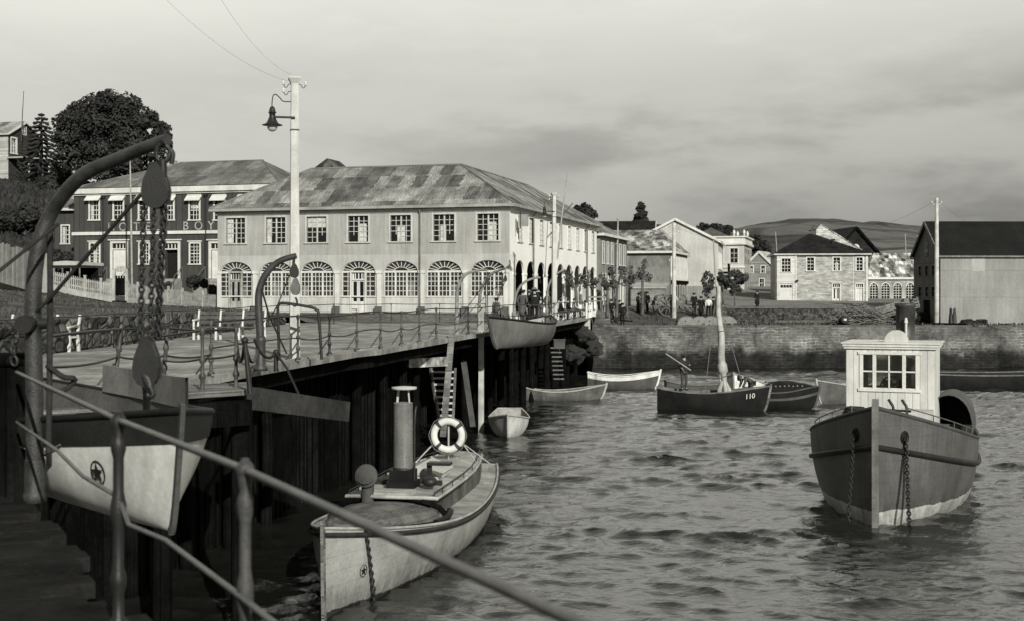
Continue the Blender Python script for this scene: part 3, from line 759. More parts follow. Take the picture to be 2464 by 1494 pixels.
    fp = MB(M); fp.box(.55, -.5, 4.9, .60, -.46, 5.9); fp.build('hanging_sign_bracket', M_iron, root)
    sg = MB(M); sg.box(1.0, -.85, 5.05, 1.05, -.25, 5.75); sg.build('hanging_sign', mat('old_sign_board', .25, .8, .3, 3), root)
    return root
arcade_building()

# flag mast leaning from the side of the arcaded building
fm = thing('leaning_flag_mast', 'thin bare mast leaning out from the street side of the white arcaded building', 'mast', P(1342, 622, 80))
b = WM(fm); b.tube([P(1341, 625, 80), P(1352, 520, 80), P(1366, 416, 80)], [.05, .05, .03], 6); b.build('mast', M_pwood, fm)
b = WM(fm); b.tube([P(1352, 520, 80), P(1378, 490, 82.3)], .035, 5); b.build('strut', M_irong, fm)

# ---- the hotel
def hotel():
    O = (PX(178, 96), 96.0, 1.45); W, D, H = 16.6, 9.0, 7.9
    root = thing('hotel_building', 'dark two-storey hotel with white window frames, awnings and faded lettering behind the picket fence', 'hotel', O, ANG)
    I = Matrix.Identity(4); dist = lambda x: O[1]+SA*x
    zl = lambda py, x: PZ(py, dist(x))-O[2]
    ups, lows, drs = [], [], []
    for px in (227, 285, 346, 406, 468, 528, 590):
        x = xloc(px, O); ups.append((x-.36, zl(529, x), x+.36, zl(484, x)))
    for px in (228, 347, 469): x = xloc(px, O); lows.append((x-.36, zl(635, x), x+.36, zl(587, x)))
    for px in (287, 412, 525): x = xloc(px, O); drs.append((x-.55, zl(671, x), x+.55, zl(586, x)))
    wb = MB(); wall(wb, I, W, H, ups+lows+drs, dp=.14, z0=-1.6)
    for s in ('right', 'left', 'back'): wall(wb, side_M(s, W, D), D if s != 'back' else W, H, z0=-1.6)
    wb.build('wall', M_hotel, root)
    for i, w in enumerate(ups):
        wo = win(root, I, *w, 3, 4, dp=.12, trim=.13, mf=M_white, curtain=.45)
        a = MB(); x0, z0, x1, z1 = w; a.prism([(x0-.24, -.04, z1+.40), (x0-.24, -.42, z1+.06), (x0-.24, -.42, z1-.01), (x0-.24, -.04, z1+.30)], (x1-x0+.48, 0, 0)); a.build('awning', mat('awning_canvas', .66, .85, .12, 2), wo)
        l = MB(); l.box(x0-.2, -.07, z1+.41, x1+.2, .0, z1+.47); l.build('awning_batten', M_white, wo)
    for w in lows:
        wo = win(root, I, *w, 3, 6, dp=.12, trim=.13, mf=M_white, curtain=.45)
        l = MB(); l.box(w[0]-.22, -.09, w[3]+.14, w[2]+.22, .0, w[3]+.22); l.build('cornice', M_white, wo)
    for i, d in enumerate(drs):
        door(root, I, d[0], d[2], d[1], d[3], transom=.42, trim=.2, mf=M_white, open_dark=(i == 1), leafm=mat('dark_door', .05, .7, .3, 2) if i == 1 else M_white)
        s = MB()
        n = 6 if i == 2 else 4
        for k in range(n): s.box(d[0]-.35, -.32*(k+1)-.01, d[1]-.17*(k+1)-1.2, d[2]+.35, -.32*k-.01, d[1]-.17*k-.02)
        so_ = s.build('door_steps', mat('step_boards', .24, .85, .3, 2), root)
        r = MB()
        for xx in (d[0]-.42, d[2]+.42):
            pa, pb = (xx, -.15, d[1]+.85), (xx, -.32*n, d[1]-.17*n+.8)
            r.tube([pa, pb], .03, 5); r.tube([pa, (xx, -.15, d[1]-.1)], .03, 5); r.tube([pb, (xx, -.32*n, d[1]-.17*n-.6)], .035, 5)
        r.build('stair_rail', mat('stair_rail_wood', .12, .8, .3, 2), so_)
    cb = MB(); cb.box(-.25, -.28, H-.42, W+.25, -.004, H-.02); cb.box(-.1, -.12, H-.55, W+.1, -.003, H-.42); cb.box(-.3, -.002, H-.40, -.003, D+.2, H-.02)
    cb.build('cornice', M_white, root)
    zs = zl(561, 5); sb = MB(); sb.box(-.12, -.12, zs-.13, W+.12, -.004, zs+.10); sb.build('string_course', M_white, root)
    o = .32; k = 4.6; a, b, c, d = (-o, -o, H), (W+o, -o, H), (W+o, D+o, H), (-o, D+o, H); z1 = H+2.2
    # left end is lower: the roof steps down
    rb = MB(); r1, r2 = (6.2, D/2, z1), (W-k+1.2, D/2, z1); lo = (1.7, D/2, H+1.15)
    rb.add([a, b, r2, r1, lo], [(0, 1, 2, 3, 4)]) if False else None
    rb.add([a, (4.4, -o, H), r1, lo], [(0, 1, 2, 3)]); rb.add([(4.4, -o, H), b, r2, r1], [(0, 1, 2, 3)]); rb.add([b, c, r2], [(0, 1, 2)]); rb.add([c, d, lo, r1, r2], [(0, 1, 2, 3, 4)]); rb.add([d, a, lo], [(0, 1, 2)])
    rb.add([(p[0], p[1], p[2]-.025) for p in (a, d, c, b)], [(0, 1, 2, 3)])
    ro = rb.build('roof', M_roofH, root)
    rc = MB(); rc.tube([r1, r2], .07, 6); rc.tube([b, r2], .07, 6); rc.build('ridge_cap', mat('ridge_tin', .16), ro)
    ch = MB(); ch.box(5.0, D*.55, z1-1.0, 5.5, D*.55+.5, z1+.25); ch.build('chimney', mat('chimney_plaster', .3), ro)
    dp = MB()
    for px in (250, 497): dp = MB(); x = xloc(px, O); dp.tube([(x, -.1, H-.55), (x, -.1, -1)], .06, 6); dp.box(x-.12, -.2, H-.78, x+.12, -.02, H-.56); dp.build('downpipe', M_iron, root)
    ml = mat('faded_sign_paint', .34, .8, .5, 2)
    for ch_, px in (('H', 268), ('O', 296), ('T', 329), ('E', 356), ('L', 377), ('B', 447), ('O', 478), ('Y', 508), ('A', 536)):
        cu = bpy.data.curves.new('letter', 'FONT'); cu.body = ch_; cu.size = .86; cu.extrude = .01; cu.align_x = 'CENTER'
        to = bpy.data.objects.new('letter_tmp', cu); COL.objects.link(to)
        bpy.context.view_layer.update(); me = bpy.data.meshes.new_from_object(to.evaluated_get(bpy.context.evaluated_depsgraph_get()))
        bpy.data.objects.remove(to); bpy.data.curves.remove(cu)
        x = xloc(px, O); me.transform(Matrix.Translation((x, -.02, zs+.16)) @ Matrix.Rotation(R(90), 4, 'X') @ Matrix.Diagonal((1.0, 1.02, 1, 1)))
        me.materials.clear(); me.materials.append(ml); lo_ = bpy.data.objects.new('letter', me); COL.objects.link(lo_); lo_.parent = root
    wg = house('hotel_wing', 'low dark side wing with one white window at the left end of the hotel', 'building', (PX(131, 98.5), 98.5, 1.9), ANG, 2.6, 7, 6.1, 1.5, 'hip', M_hotel, M_roofH,
               [('front', 'w', .65, 3.45, .62, 1.35, 2, 4)], fm=M_white, base=-2)
hotel()

def shingle(n, v, var=.3): return mat(n, v, .85, var, .6, 'sheets', .9, .25, size2=1.3)
M_dark_roof = mat('dark_slate_roof', .014, .8, .25, .5, 'sheets', .5, .1, size2=.4)
M_moss = mat('mossy_shingle_roof', .26, .85, .4, .8, 'sheets', .5, .2, size2=.6, blot=.45)
M_clap = mat('grey_clapboards', .23, .85, .3, .8, 'boards_h', .16, .25)
M_clapl = mat('pale_clapboards', .40, .85, .25, .8, 'boards_h', .17, .2)
M_shing = mat('pale_shingle_wall', .40, .85, .22, 1.2, 'brick', .13, .1)
M_stucco = mat('pale_stucco', .45, .85, .18, .4, streak=.15)
M_corrg = mat('grey_corrugated_iron', .26, .7, .16, .3, 'corr', .15, .12, streak=.14, size2=2.1)
M_greywall = mat('grey_painted_wall', .24, .8, .16, .5, 'boards_v', .3, .1, streak=.15)

# roof peak rising behind the two front buildings
house('back_roof_building', 'dark pyramid roof of a building rising between the hotel and the white arcaded building', 'building', (PX(668, 112), 112, 1.5), ANG, 7.0, 8, 8.2, 3.75, 'hip', M_greywall, mat('dark_moss_roof', .07, .85, .4, .7, 'sheets', .7, .2, size2=.8), hipx=2.6)

# ---- B: grey building continuing the street
Bo = (6.75, 98.6, .38); WB = 7.0
Bx = Vector(Bo)-Vector((CA, SA, 0))*WB
ops = []
for i in range(6): ops.append(('right', 'w', .9+1.75*i, 3.5, .55, 1.65, 2, 4))
for i in range(5): ops.append(('right', 'd', 1.0+2.05*i, 1.0, 2.6, 0.0, dict(hood=False)))
house('grey_street_house', 'grey two-storey house with tall narrow windows next along the street behind the arcade', 'house', Bx, ANG, WB, 11.2, 5.75, 2.1, 'hip', M_greywall, M_roofA, ops)
# ---- C: big mottled-roof house with colonnaded upper floor
Co = Vector((PX(1613, 118), 118, .15)); WC = 12.0; Cx = Co-Vector((CA, SA, 0))*WC
ops = [('right', 'w', .35+1.0*i, 2.95, .62, 1.9, 1, 3) for i in range(11)]+[('right', 'd', .6+2.4*i, 1.1, 2.1, 0.0, dict(hood=False)) for i in range(5)]
C_ = house('mottled_roof_house', 'broad plain-walled house under a patchy pale roof beyond the grey street house', 'house', Cx, ANG, WC, 11.0, 5.25, 2.25, 'hip', mat('rendered_grey_wall', .19, .85, .25, .45, streak=.12, blot=.2), M_moss, ops, hipx=1.6)
b = MB(side_M('right', WC, 11.0)); b.box(.4, -.03, 2.75, 10.6, -.004, 4.75); b.box(.4, -.03, .0, 10.6, -.005, 2.3); b.build('gallery_shade_sheet', mat('gallery_shade_paint', .02, .8, .3, 1), C_)  # thin dark sheets on the wall paint the shade behind the posts
for i in range(12):
    b = MB(side_M('right', WC, 11.0)); b.box(.35+.9*i, -.16, 2.6, .62+.9*i, -.032, 4.85); b.build('gallery_post', M_white, C_)
b = MB(side_M('right', WC, 11.0)); b.box(.3, -.2, 2.3, 10.8, -.031, 2.6); b.build('gallery_rail', M_dwood, C_)
for x_ in (WC-1.9, WC-.95):
    win(C_, Matrix.Identity(4), x_, 2.95, x_+.5, 4.75, 1, 3) if False else None
sh = thing('board_lean_to', 'low boarded lean-to with a flat roof against the wall of the mottled-roof house', 'shed', P(1512, 742, 115.5), ANG)
b = MB(); b.box(0, 0, -.6, 3.3, 1.8, 1.75); b.build('wall', M_clap, sh); b = MB(); b.prism([(-.1, -.15, 1.75), (-.1, 2, 2.2), (-.1, 2, 2.3), (-.1, -.15, 1.87)], (3.5, 0, 0)); b.build('roof', M_clapl, sh)
b = MB(); b.box(1.0, -.03, 0, 1.8, -.003, 1.5); b.build('door', M_cloth_m, sh)
# ---- D: tall pale gable
Dx = Vector((PX(1523, 133), 133, .7)); WD = 8.7
ops = [('right', 'w', .6+1.5*i, 3.4, .6, 1.6, 2, 3) for i in range(6)]
d_ = house('tall_gable_house', 'tall blank pale gable of a big house rising above the mottled-roof house', 'house', Dx, ANG*.75, WD, 11, 6.2, 2.35, 'gable_y', mat('pale_gable_wall', .46, .85, .16, .4, streak=.12), shingle('pale_shingle_roof', .30), ops, ov=.25)
b = MB(side_M('right', WD, 11)); b.box(.4, -1.0, 2.9, 6, 0, 3.05)
for i in range(12): b.box(.42+.5*i, -.98, 3.05, .47+.5*i, -.93, 3.8)
b.box(.4, -1, 3.8, 6, -.92, 3.88); b.build('balcony', M_dwood, d_)
# board fence beside it
fc = thing('tall_board_fence', 'tall grey board fence below the blank pale gable', 'fence', P(1600, 738, 124), ANG)
b = MB()
for i in range(18): b.box(1.2+.2*i, 0, -.5, 1.38+.2*i, .03, 1.95)
b.build('boards', M_greywall, fc); b = MB(); b.box(1.2, .03, 1.2, 4.8, .09, 1.3); b.build('fence_rail', M_wood, fc)
# ---- E: ornate pale house
Ex = Vector((PX(1716, 143), 143, 1.6)); E_ = thing('ornate_parapet_house', 'pale ornate town house with a moulded parapet and small finials beyond the tall gable', 'house', Ex, ANG)
b = MB(); hs = [(1.9, 3.3, 2.7, 4.9), (.4, 3.3, 1.1, 4.9)]
wall(b, Matrix.Identity(4), 3.4, 5.7, hs); wall(b, side_M('right', 3.4, 9), 9, 5.7); wall(b, side_M('left', 3.4, 9), 9, 5.7); b.build('wall', M_stucco, E_)
for h in hs: win(E_, Matrix.Identity(4), *h, 2, 3)
b = MB(); b.box(-.2, -.25, 5.3, 3.65, 9.1, 5.55); b.box(-.06, -.1, 5.55, 3.5, 9.06, 6.1); b.box(-.25, -.3, 6.1, 3.7, 9.1, 6.25); b.box(-.1, -.14, 2.75, 3.5, 0, 2.95); b.build('cornice', M_white, E_)
b = MB()
for x in (2.3, 3.4):
    for y in (0, 4): b.lathe([(.14, 6.25), (.1, 6.5), (.18, 6.65), (.05, 6.95)], (x, y, 0), 6)
b.build('finial', M_white, E_)
b = MB(side_M('right', 3.4, 9))
for i in range(4): b.box(.8+2*i, -.02, 3.2, 1.6+2*i, -.003, 4.9); b.box(.8+2*i, -.02, .2, 1.6+2*i, -.003, 2.3)
b.build('window', M_glass, E_)
# houses further back on the slope
house('ridge_roof_store', 'long low house with a dark roof ridge showing above the grey street house', 'house', (PX(1420, 150), 150, 2.6), ANG*.5, 7.2, 7, 5.3, 2.2, 'gable_x', M_greywall, M_dark_roof)
house('white_gable_house', 'white house with a small central gable far up behind the mottled roof', 'house', (PX(1566, 172), 172, 3.8), 0, 4.2, 7, 5.9, 1.2, 'gable_x', M_white, M_dark_roof)
house('twin_gable_cottage', 'white gabled end of a small house beside the conifer on the slope', 'house', (PX(1590, 169), 169, 3.8), 0, 2.6, 3, 6.0, 1.2, 'gable_y', M_white, M_dark_roof)
house('dark_hip_house', 'dark hipped roof showing above the pale gable and below the treetops', 'house', (PX(1662, 160), 160, 2.5), ANG*.6, 5.0, 7, 5.8, 1.5, 'hip', M_stucco, mat('grey_tin_roof', .10, .8, .25, .6, 'sheets', .8, .15, size2=3))
# ---- F: small wooden gable house
Fx = Vector((PX(1793, 150), 150, 2.0))
house('wooden_gable_cottage', 'small weathered wooden cottage with a steep gable at the far end of the street', 'house', Fx, R(-24), 3.3, 4.6, 2.7, 1.75, 'gable_y', M_clap, M_clapl,
      [('front', 'w', .5, 1.9, .42, .8, 1, 2), ('front', 'w', 1.9, 1.9, .42, .8, 1, 2), ('front', 'w', 1.7, .2, .5, 1.0, 2, 2), ('right', 'd', 1.5, .8, 2.1, 0.0, dict(hood=False)), ('right', 'w', 3.2, .6, .5, 1.0, 2, 2)], ov=.15)
house('corner_shed', 'low pale wooden house half hidden between the cottage and the shingled harbour house', 'house', (PX(1838, 158), 158, 2.6), R(-8), 3.6, 4, 2.9, .9, 'gable_x', M_clap, M_clapl, ov=.15)
# ---- G: shingled two-storey harbour house
def house_g():
    O = (PX(1870, 121), 121.0, .42); W, D, H = 8.3, 6.5, 4.85
    dist = 121.0; zl = lambda py: PZ(py, dist)-O[2]; xl = lambda px: (px-1870)*dist/F
    root = thing('shingled_harbour_house', 'two-storey pale shingled house with dark hipped roof and white boarded corner bay above the quay', 'house', O, R(-6))
    wn = [(xl(1941), zl(652), xl(1957), zl(621)), (xl(2003), zl(652), xl(2018), zl(621)), (xl(2057), zl(652), xl(2071), zl(621))]
    dr = [(xl(2001), 0, xl(2018), zl(684)), (xl(2056), 0, xl(2072), zl(684))]
    b = MB(); wall(b, Matrix.Identity(4), W, H, wn+dr)
    for s in ('left', 'right', 'back'): wall(b, side_M(s, W, D), D if s != 'back' else W, H)
    b.build('wall', M_shing, root)
    for w in wn: win(root, Matrix.Identity(4), *w, 2, 4, trim=.12)
    for i, d in enumerate(dr): door(root, Matrix.Identity(4), d[0], d[2], 0, d[3], glazed=(i == 0), trim=.1, hood=(i == 0))
    bay = MB(); bw_ = xl(1912); wall(bay, Matrix.Translation((-.03, -.14, 0)), bw_, H-.05, [(.45, zl(655), 1.25, zl(623)), (.22, .0, bw_-.2, zl(683))])
    bay.box(bw_-.03, -.135, -.5, bw_, .0, H-.05); bay.box(-.03, -.135, -.5, -.002, 1.6, H-.05)
    bo = bay.build('corner_bay', mat('white_bay_boards', .56, .8, .15, .8, 'boards_h', .22, .1), root)
    Mb = Matrix.Translation((-.03, -.14, 0))
    win(root, Mb, .45, zl(655), 1.25, zl(623), 3, 4, trim=.12); 
    g = MB(Mb); g.box(.22, .08, 0, bw_-.2, .12, zl(683)); 
    for i in range(5): g.box(.24+i*.245, .06, .1, .47+i*.245, .079, zl(683)-.5)
    go = g.build('garage_door', M_white, root); g = MB(Mb); 
    for i in range(4): g.box(.34+.27*i, .05, zl(683)-.38, .56+.27*i, .076, zl(683)-.14)
    g.build('pane', M_glass, go)
    tr = MB(); tr.box(-.05, -.16, H-.2, W+.05, -.145, H); tr.box(-.06, -.17, 2.28, bw_+.03, -.145, 2.42); tr.box(W-.16, -.05, -.3, W+.03, -.004, H-.2)
    for px in (1912.5, ): tr.box(xl(px), -.19, -.3, xl(px)+.12, -.004, H-.2)
    tr.box(xl(2049), -.03, -.3, xl(2050.5), -.004, H-.2); tr.build('trim_boards', M_white, root)
    o = .3; z = H+2.0; a, b_, c, d = (-o, -o, H), (W+o, -o, H), (W+o, D+o, H), (-o, D+o, H); r1, r2 = (3.35, 3.0, z), (3.9, D-2.5, z)
    rb = MB(); rb.add([a, b_, r1], [(0, 1, 2)]); rb.add([b_, c, r2, r1], [(0, 1, 2, 3)]); rb.add([c, d, r2], [(0, 1, 2)]); rb.add([d, a, r1, r2], [(0, 1, 2, 3)]); rb.add([(p[0], p[1], p[2]-.03) for p in (a, d, c, b_)], [(0, 1, 2, 3)])
    ro = rb.build('roof', M_dark_roof, root); g = MB(); fascia(g, [(p[0], p[1], p[2]-.08) for p in (a, b_, c, d)], .07, .13); g.build('gutter', M_base, root)
    v = MB(); v.tube([(5.3, 1.2, H+.2), (5.3, 1.2, H+1.35)], .07, 7); v.tube([(5.1, 1.2, H+1.35), (5.5, 1.2, H+1.35)], .07, 7); v.build('stove_pipe', M_iron, ro)
    lp = MB(); lp.box(xl(1914), -.4, zl(679), xl(1919), -.02, zl(674)); lp.build('wall_lamp', M_iron, root)
house_g()
ph = thing('saltbox_gable_house', 'house end with a bright pale gable rising just right of the dark hipped roof peak', 'house', (PX(1976, 128.8), 128.8, .8), 0)
b = MB(); z_ = 7.55; b.prism([(-.5, 0, -1), (3.9, 0, -1), (3.9, 0, z_-2.45), (0, 0, z_), (-.5, 0, z_-.45)], (0, 3.2, 0)); b.build('wall', mat('pale_shingle_gable', .5, .85, .3, 1.2, 'brick', .2, .1), ph)  # gable wall in one pale shingle tone
b = MB(); b.prism([(-.55, -.06, z_-.46), (0, -.06, z_+.02), (4.1, -.06, z_-2.54), (4.1, -.06, z_-2.44), (0, -.06, z_+.12), (-.55, -.06, z_-.36)], (0, 3.3, 0)); b.build('roof', M_moss, ph)
dg = house('dark_gable_store', 'tall dark gabled store with one small pale arched window behind the harbour houses', 'house', (PX(1982, 133), 133, .8), R(6), 6.9, 8, 3.6, 4.05, 'gable_y', mat('dark_gable_shingles', .02, .85, .5, 1.0, 'brick', .3, .1), M_dark_roof, [], ov=.25, fm=M_dwood)
ar_ = arch(3.1, 3.8, 5.5, .32); b = MB(); b.prism([(3.1, -.05, 4.75), (3.8, -.05, 4.75)]+[(x, -.05, z) for x, z in ar_[::-1]], (0, .04, 0)); w_ = b.build('attic_window', M_white, dg); b = MB()
for xa, za in ((3.2, 4.85), (3.5, 4.85), (3.2, 5.2), (3.5, 5.2)): b.box(xa, -.058, za, xa+.22, -.051, za+.27)
b.build('pane', M_glass, w_)
# ---- H: low hipped house with arched windows
house('arched_window_house', 'low house with four arched windows and a pale streaked hipped roof next to the warehouse', 'house', (PX(2081, 124), 124, .55), 0, 7.2, 6, 2.5, 2.45, 'hip', mat('stained_plaster', .33, .85, .35, .8, streak=.3), mat('streaked_roof', .30, .85, .5, .9, 'sheets', .4, .25, size2=.5, blot=.5),
      [('front', 'a', (px-2081)*.04-.38, .5, .76, 1.5, .38) for px in (2103, 2131, 2160, 2190)], hipx=1.7, ov=.2)
# ---- I: warehouse
def warehouse():
    O = (PX(2263, 101), 101.0, -.88); W, D, H, rise = 13.0, 6.2, 5.5, 2.75
    hol = [('left', 'w', x, z, .62, .75, 2, 2) for z in (2.6, 4.1, 5.5) for x in (1.4, 3.9)]
    root = thing('corrugated_warehouse', 'big warehouse of grey corrugated iron with a dark roof at the end of the quay', 'warehouse', O, R(1.5))
    b = MB(); wall(b, Matrix.Identity(4), W, H); wall(b, side_M('right', W, D), D, H); wall(b, side_M('back', W, D), W, H); b.add([(W, 0, H), (W, D, H), (W, D/2, H+rise*.98)], [(0, 1, 2)]); b.build('wall', M_corrg, root)
    b = MB(); M = side_M('left', W, D); hs = [(x, z, x+.62, z+.75) for z in (2.2, 3.9) for x in (1.2, 2.8, 4.3)]+[(2.3, -.1, 3.9, 1.9)]
    wall(b, M, D, H, hs); b.add([(0, 0, H), (0, D, H), (0, D/2, H+rise*.98)], [(0, 1, 2)]); b.build('gable_wall', mat('dark_gable_iron', .10, .8, .3, .5, 'corr', .15, .12, streak=.2), root)
    for h in hs[:-1]: win(root, M, *h, 2, 2, mf=M_wood, trim=.06, curtain=.2)
    g = MB(M); g.box(2.3, .1, -.1, 3.9, .14, 1.9); g.build('door', M_dwood, root)
    g = MB(M); g.box(2.75, -.04, H-.1, 3.45, -.004, H+1.3); g.build('loft_door', M_wood, root)
    roof_part(root, 'gable_x', W, D, H, rise, mat('black_iron_roof', .011, .8, .3, .5, 'corr', .15, .12), ov=.22, fm=M_wood)
    pt = MB(); pt.box(2.45, -.012, H-1.35, 3.5, -.003, H-.25); pt.build('patch_sheet', mat('new_iron_sheet', .36, .7, .1), root)
warehouse()

# ---- left hillside: house with porch, board fences
def left_house():
    O = Vector((-57.6, 133.6, 13.0)); root = thing('hillside_house', 'dark two-storey wooden house with a white-posted porch high on the left slope', 'house', O, R(-15))
    W, D, H, rise = 6.2, 5.2, 5.0, 1.5
    b = MB(); wall(b, Matrix.Identity(4), W, H, [(3.9, 3.0, 4.7, 4.3), (1.5, 3.0, 2.3, 4.3)], z0=-3); wall(b, side_M('left', W, D), D, H, z0=-3); wall(b, side_M('back', W, D), W, H, z0=-3); b.add([(0, 0, H), (0, D, H), (0, D/2, H+rise*.98)], [(0, 1, 2)]); b.build('wall', M_clapl, root)
    b = MB(); M = side_M('right', W, D); wall(b, M, D, H, [(.5, 3.0, 1.3, 4.5)], z0=-3); b.add([(W, 0, H), (W, D, H), (W, D/2, H+rise*.98)], [(0, 1, 2)]); b.build('gable_wall', mat('dark_shingled_wall', .045, .85, .3, .8, 'brick', .2, .1), root)
    win(root, M, .5, 3.0, 1.3, 4.5, 2, 4, trim=.16, curtain=.9); win(root, Matrix.Identity(4), 3.9, 3.0, 4.7, 4.3, 2, 2)
    win(root, M, D/2-.25, H+.1, D/2+.25, H+.85, 2, 2, dp=-.03, trim=.1, sill=False)
    roof_part(root, 'gable_x', W, D, H, rise, shingle('grey_house_roof', .22), ov=.3)
    p = MB(M); p.box(-.2, -2.4, 2.35, D+3.4, -.01, 2.5); po = p.build('porch_roof', M_clapl, root); p = MB(M)
    for i in range(5): p.box(.2+1.7*i, -2.35, -1.5, .33+1.7*i, -2.2, 2.35)
    p.build('porch_post', M_white, po)
    p = MB(M); p.box(D+.02, -.3, -2, D+3.4, -.1, 2.35); p.build('porch_wall', mat('dark_shingled_wall', .045), root)
left_house()
def flagpole(name, label, px, y0, y1, d, r=.06, m=None, lean=0):
    o = thing(name, label, 'pole', P(px, y0, d)); b = WM(o); b.tube([P(px, y0, d)-Vector((0, 0, .5)), P(px+lean*.5, (y0+y1)/2, d), P(px+lean, y1, d)], [r, r*.9, r*.6], 7)
    mb = b.build('shaft', m or M_pwood, o); k = WM(o); k.ball(P(px+lean, y1, d), r*1.2, 8, 6); k.build('finial', m or M_pwood, o); return o
flagpole('flagpole', 'thin grey pole standing above the gable of the hillside house', 51, 330, 222, 132, .05, M_irong, 6)
flagpole('flagpole', 'thin pale pole standing by the gate in front of the dark hotel', 318, 690, 378, 89, .075, M_pwood, -5)
flagpole('flagpole', 'tall bare white pole rising behind the roof of the grey street house', 1484, 700, 528, 104, .09, M_pwood, 3)
flagpole('flagpole', 'short white pole at the left edge of the dark hipped roof', 1870, 612, 560, 122, .05, M_pwood, -4)
flagpole('flagpole', 'thin pole above the streaked roof, left one of a close pair', 2180, 612, 566, 128, .06, M_pwood, -2)
flagpole('flagpole', 'thin pole above the streaked roof, nearest the warehouse gable', 2207, 612, 568, 128, .05, M_pwood, 0)

def board_fence(label, pts, h, m, name='board_fence', w=.22):
    o = thing(name, label, 'fence', pts[0]); rnd = random.Random(len(label)); b = WM(o)
    for p, q in zip(pts, pts[1:]):
        rl = WM(o); ps = WM(o)
        p, q = Vector(p), Vector(q); n = max(1, int((q-p).length/w)); dd = (q-p)/n; nrm = Vector((dd.y, -dd.x, 0)).normalized()
        for i in range(n):
            a = p+dd*i; hh = h*(1+rnd.uniform(-.05, .05)); b.prism([a+Vector((0, 0, -.4)), a+dd*.93+Vector((0, 0, -.4)), a+dd*.93+Vector((0, 0, hh)), a+Vector((0, 0, hh))], nrm*-.03)
        rl.beam(p+Vector((0, 0, h*.75))-nrm*.08, q+Vector((0, 0, h*.75))-nrm*.08, .08, .1)
        ps.beam(p-nrm*.15+Vector((0, 0, -.4)), p-nrm*.15+Vector((0, 0, h)), .14); rl.build('fence_rail', M_wood, o); ps.build('fence_post', M_wood, o)
    b.build('boards', m, o); return o
board_fence('low board fence on the hillside below the porch of the hillside house', [P(-40, 470, 126), P(35, 470, 126), P(103, 466, 127)], 1.25, mat('fence_grey_boards', .17, .85, .3, 2, 'boards_v', .2, .1))
board_fence('tall pale board fence curving along the road at the far left edge', [P(-60, 655, 74), P(0, 664, 76), P(70, 684, 79), P(98, 690, 80)], 2.0, mat('pale_fence_boards', .26, .85, .3, 1, 'boards_v', .22, .1))
board_fence('short white board panel between the pale fence and the picket fence', [P(99, 690, 80.5), P(125, 690, 81.5)], 2.0, mat('white_fence_boards', .52, .85, .15, 1, 'boards_v', .3, .1))

# picket fence with its gate
def picket_fence():
    base = [(128, 685, 84), (180, 697, 84.5), (238, 707, 84.5), (271, 713, 84.5)]
    base2 = [(308, 715, 84.2), (345, 720, 83.5), (400, 728, 82.5), (450, 735, 81.3), (521, 745, 79.6)]
    o = thing('picket_fence', 'long pale picket fence running downhill in front of the dark hotel', 'fence', P(128, 685, 84))
    for seg in (base, base2):
        pk, rl = WM(o), WM(o)
        pts = bez([P(*q) for q in seg], 10)
        L = 0; nxt = 0
        for p, q in zip(pts, pts[1:]):
            d = q-p; l = d.length; dn = d/l; nrm = Vector((dn.y, -dn.x, 0))
            while nxt < L+l:
                a = p+dn*(nxt-L); h = .86+.04*math.sin(nxt*1.7)
                pk.prism([a+Vector((0, 0, .02)), a+dn*.075+Vector((0, 0, .02)), a+dn*.075+Vector((0, 0, h-.06)), a+dn*.037+Vector((0, 0, h)), a+Vector((0, 0, h-.06))], nrm*.02); nxt += .125
            L += l
            for z in (.22, .68): rl.beam(p-nrm*.03+Vector((0, 0, z)), q-nrm*.03+Vector((0, 0, z)), .05, .07)
            rl.beam(p+Vector((0, 0, -.2)), q+Vector((0, 0, -.2)), .05, .4)
        for i in range(0, len(pts), 7):
            a = pts[i]; b = WM(o); b.box(a.x-.07, a.y-.0, a.z-.4, a.x+.07, a.y+.14, a.z+1.0); b.box(a.x-.09, a.y-.02, a.z+1.0, a.x+.09, a.y+.16, a.z+1.05); b.build('fence_post', M_pwood, o)
        pk.build('pickets', mat('picket_wood', .33, .85, .35, 3), o); rl.build('fence_rail', M_pwood, o)
    g = thing('garden_gate', 'dark gateway with pale posts and a curved lintel in the picket fence', 'gate', P(289, 713, 84.4))
    for px in (274, 305): b = WM(g); a = P(px, 713, 84.4); b.box(a.x-.09, a.y-.09, a.z-.3, a.x+.09, a.y+.09, a.z+1.72); b.build('gate_post', M_pwood, g)
    b = WM(g); a, c = P(272, 655, 84.4), P(307, 655, 84.4)
    b.prism([a, c, c+Vector((0, 0, .16)), a.lerp(c, .65)+Vector((0, 0, .36)), a.lerp(c, .35)+Vector((0, 0, .36)), a+Vector((0, 0, .16))], (0, .1, 0)); b.build('lintel', M_pwood, g)
    b = WM(g); a = P(277, 712, 84.5); b.box(a.x, a.y, a.z, a.x+.70, a.y+.04, a.z+1.15)
    for k in range(4): b.box(a.x+.03+.17*k, a.y-.03, a.z+.05, a.x+.15+.17*k, a.y-.001, a.z+1.3)
    b.build('gate_leaf', M_dwood, g)
picket_fence()
# open-fronted shed at the left end of the hotel
sh = thing('open_shed', 'low open shed with a pale flat roof beside the left corner of the hotel', 'shed', P(128, 680, 92), ANG)
b = MB(); b.box(-.2, 0, 1.05, 2.4, 2.2, 1.2); b.prism([(-.3, -.3, 1.2), (2.6, -.3, 1.2), (2.6, -.3, 1.4), (1.2, -.3, 1.52), (-.3, -.3, 1.42)], (0, 2.6, 0)); b.build('roof', M_stucco, sh)
b = MB(); b.box(-.1, 2.0, -1, 2.3, 2.1, 1.05); b.build('back_wall', M_dwood, sh)
b = MB()
for i in range(4): b.box(.0+.7*i, 0, -1, .08+.7*i, .08, 1.05)
b.build('shed_post', M_wood, sh)
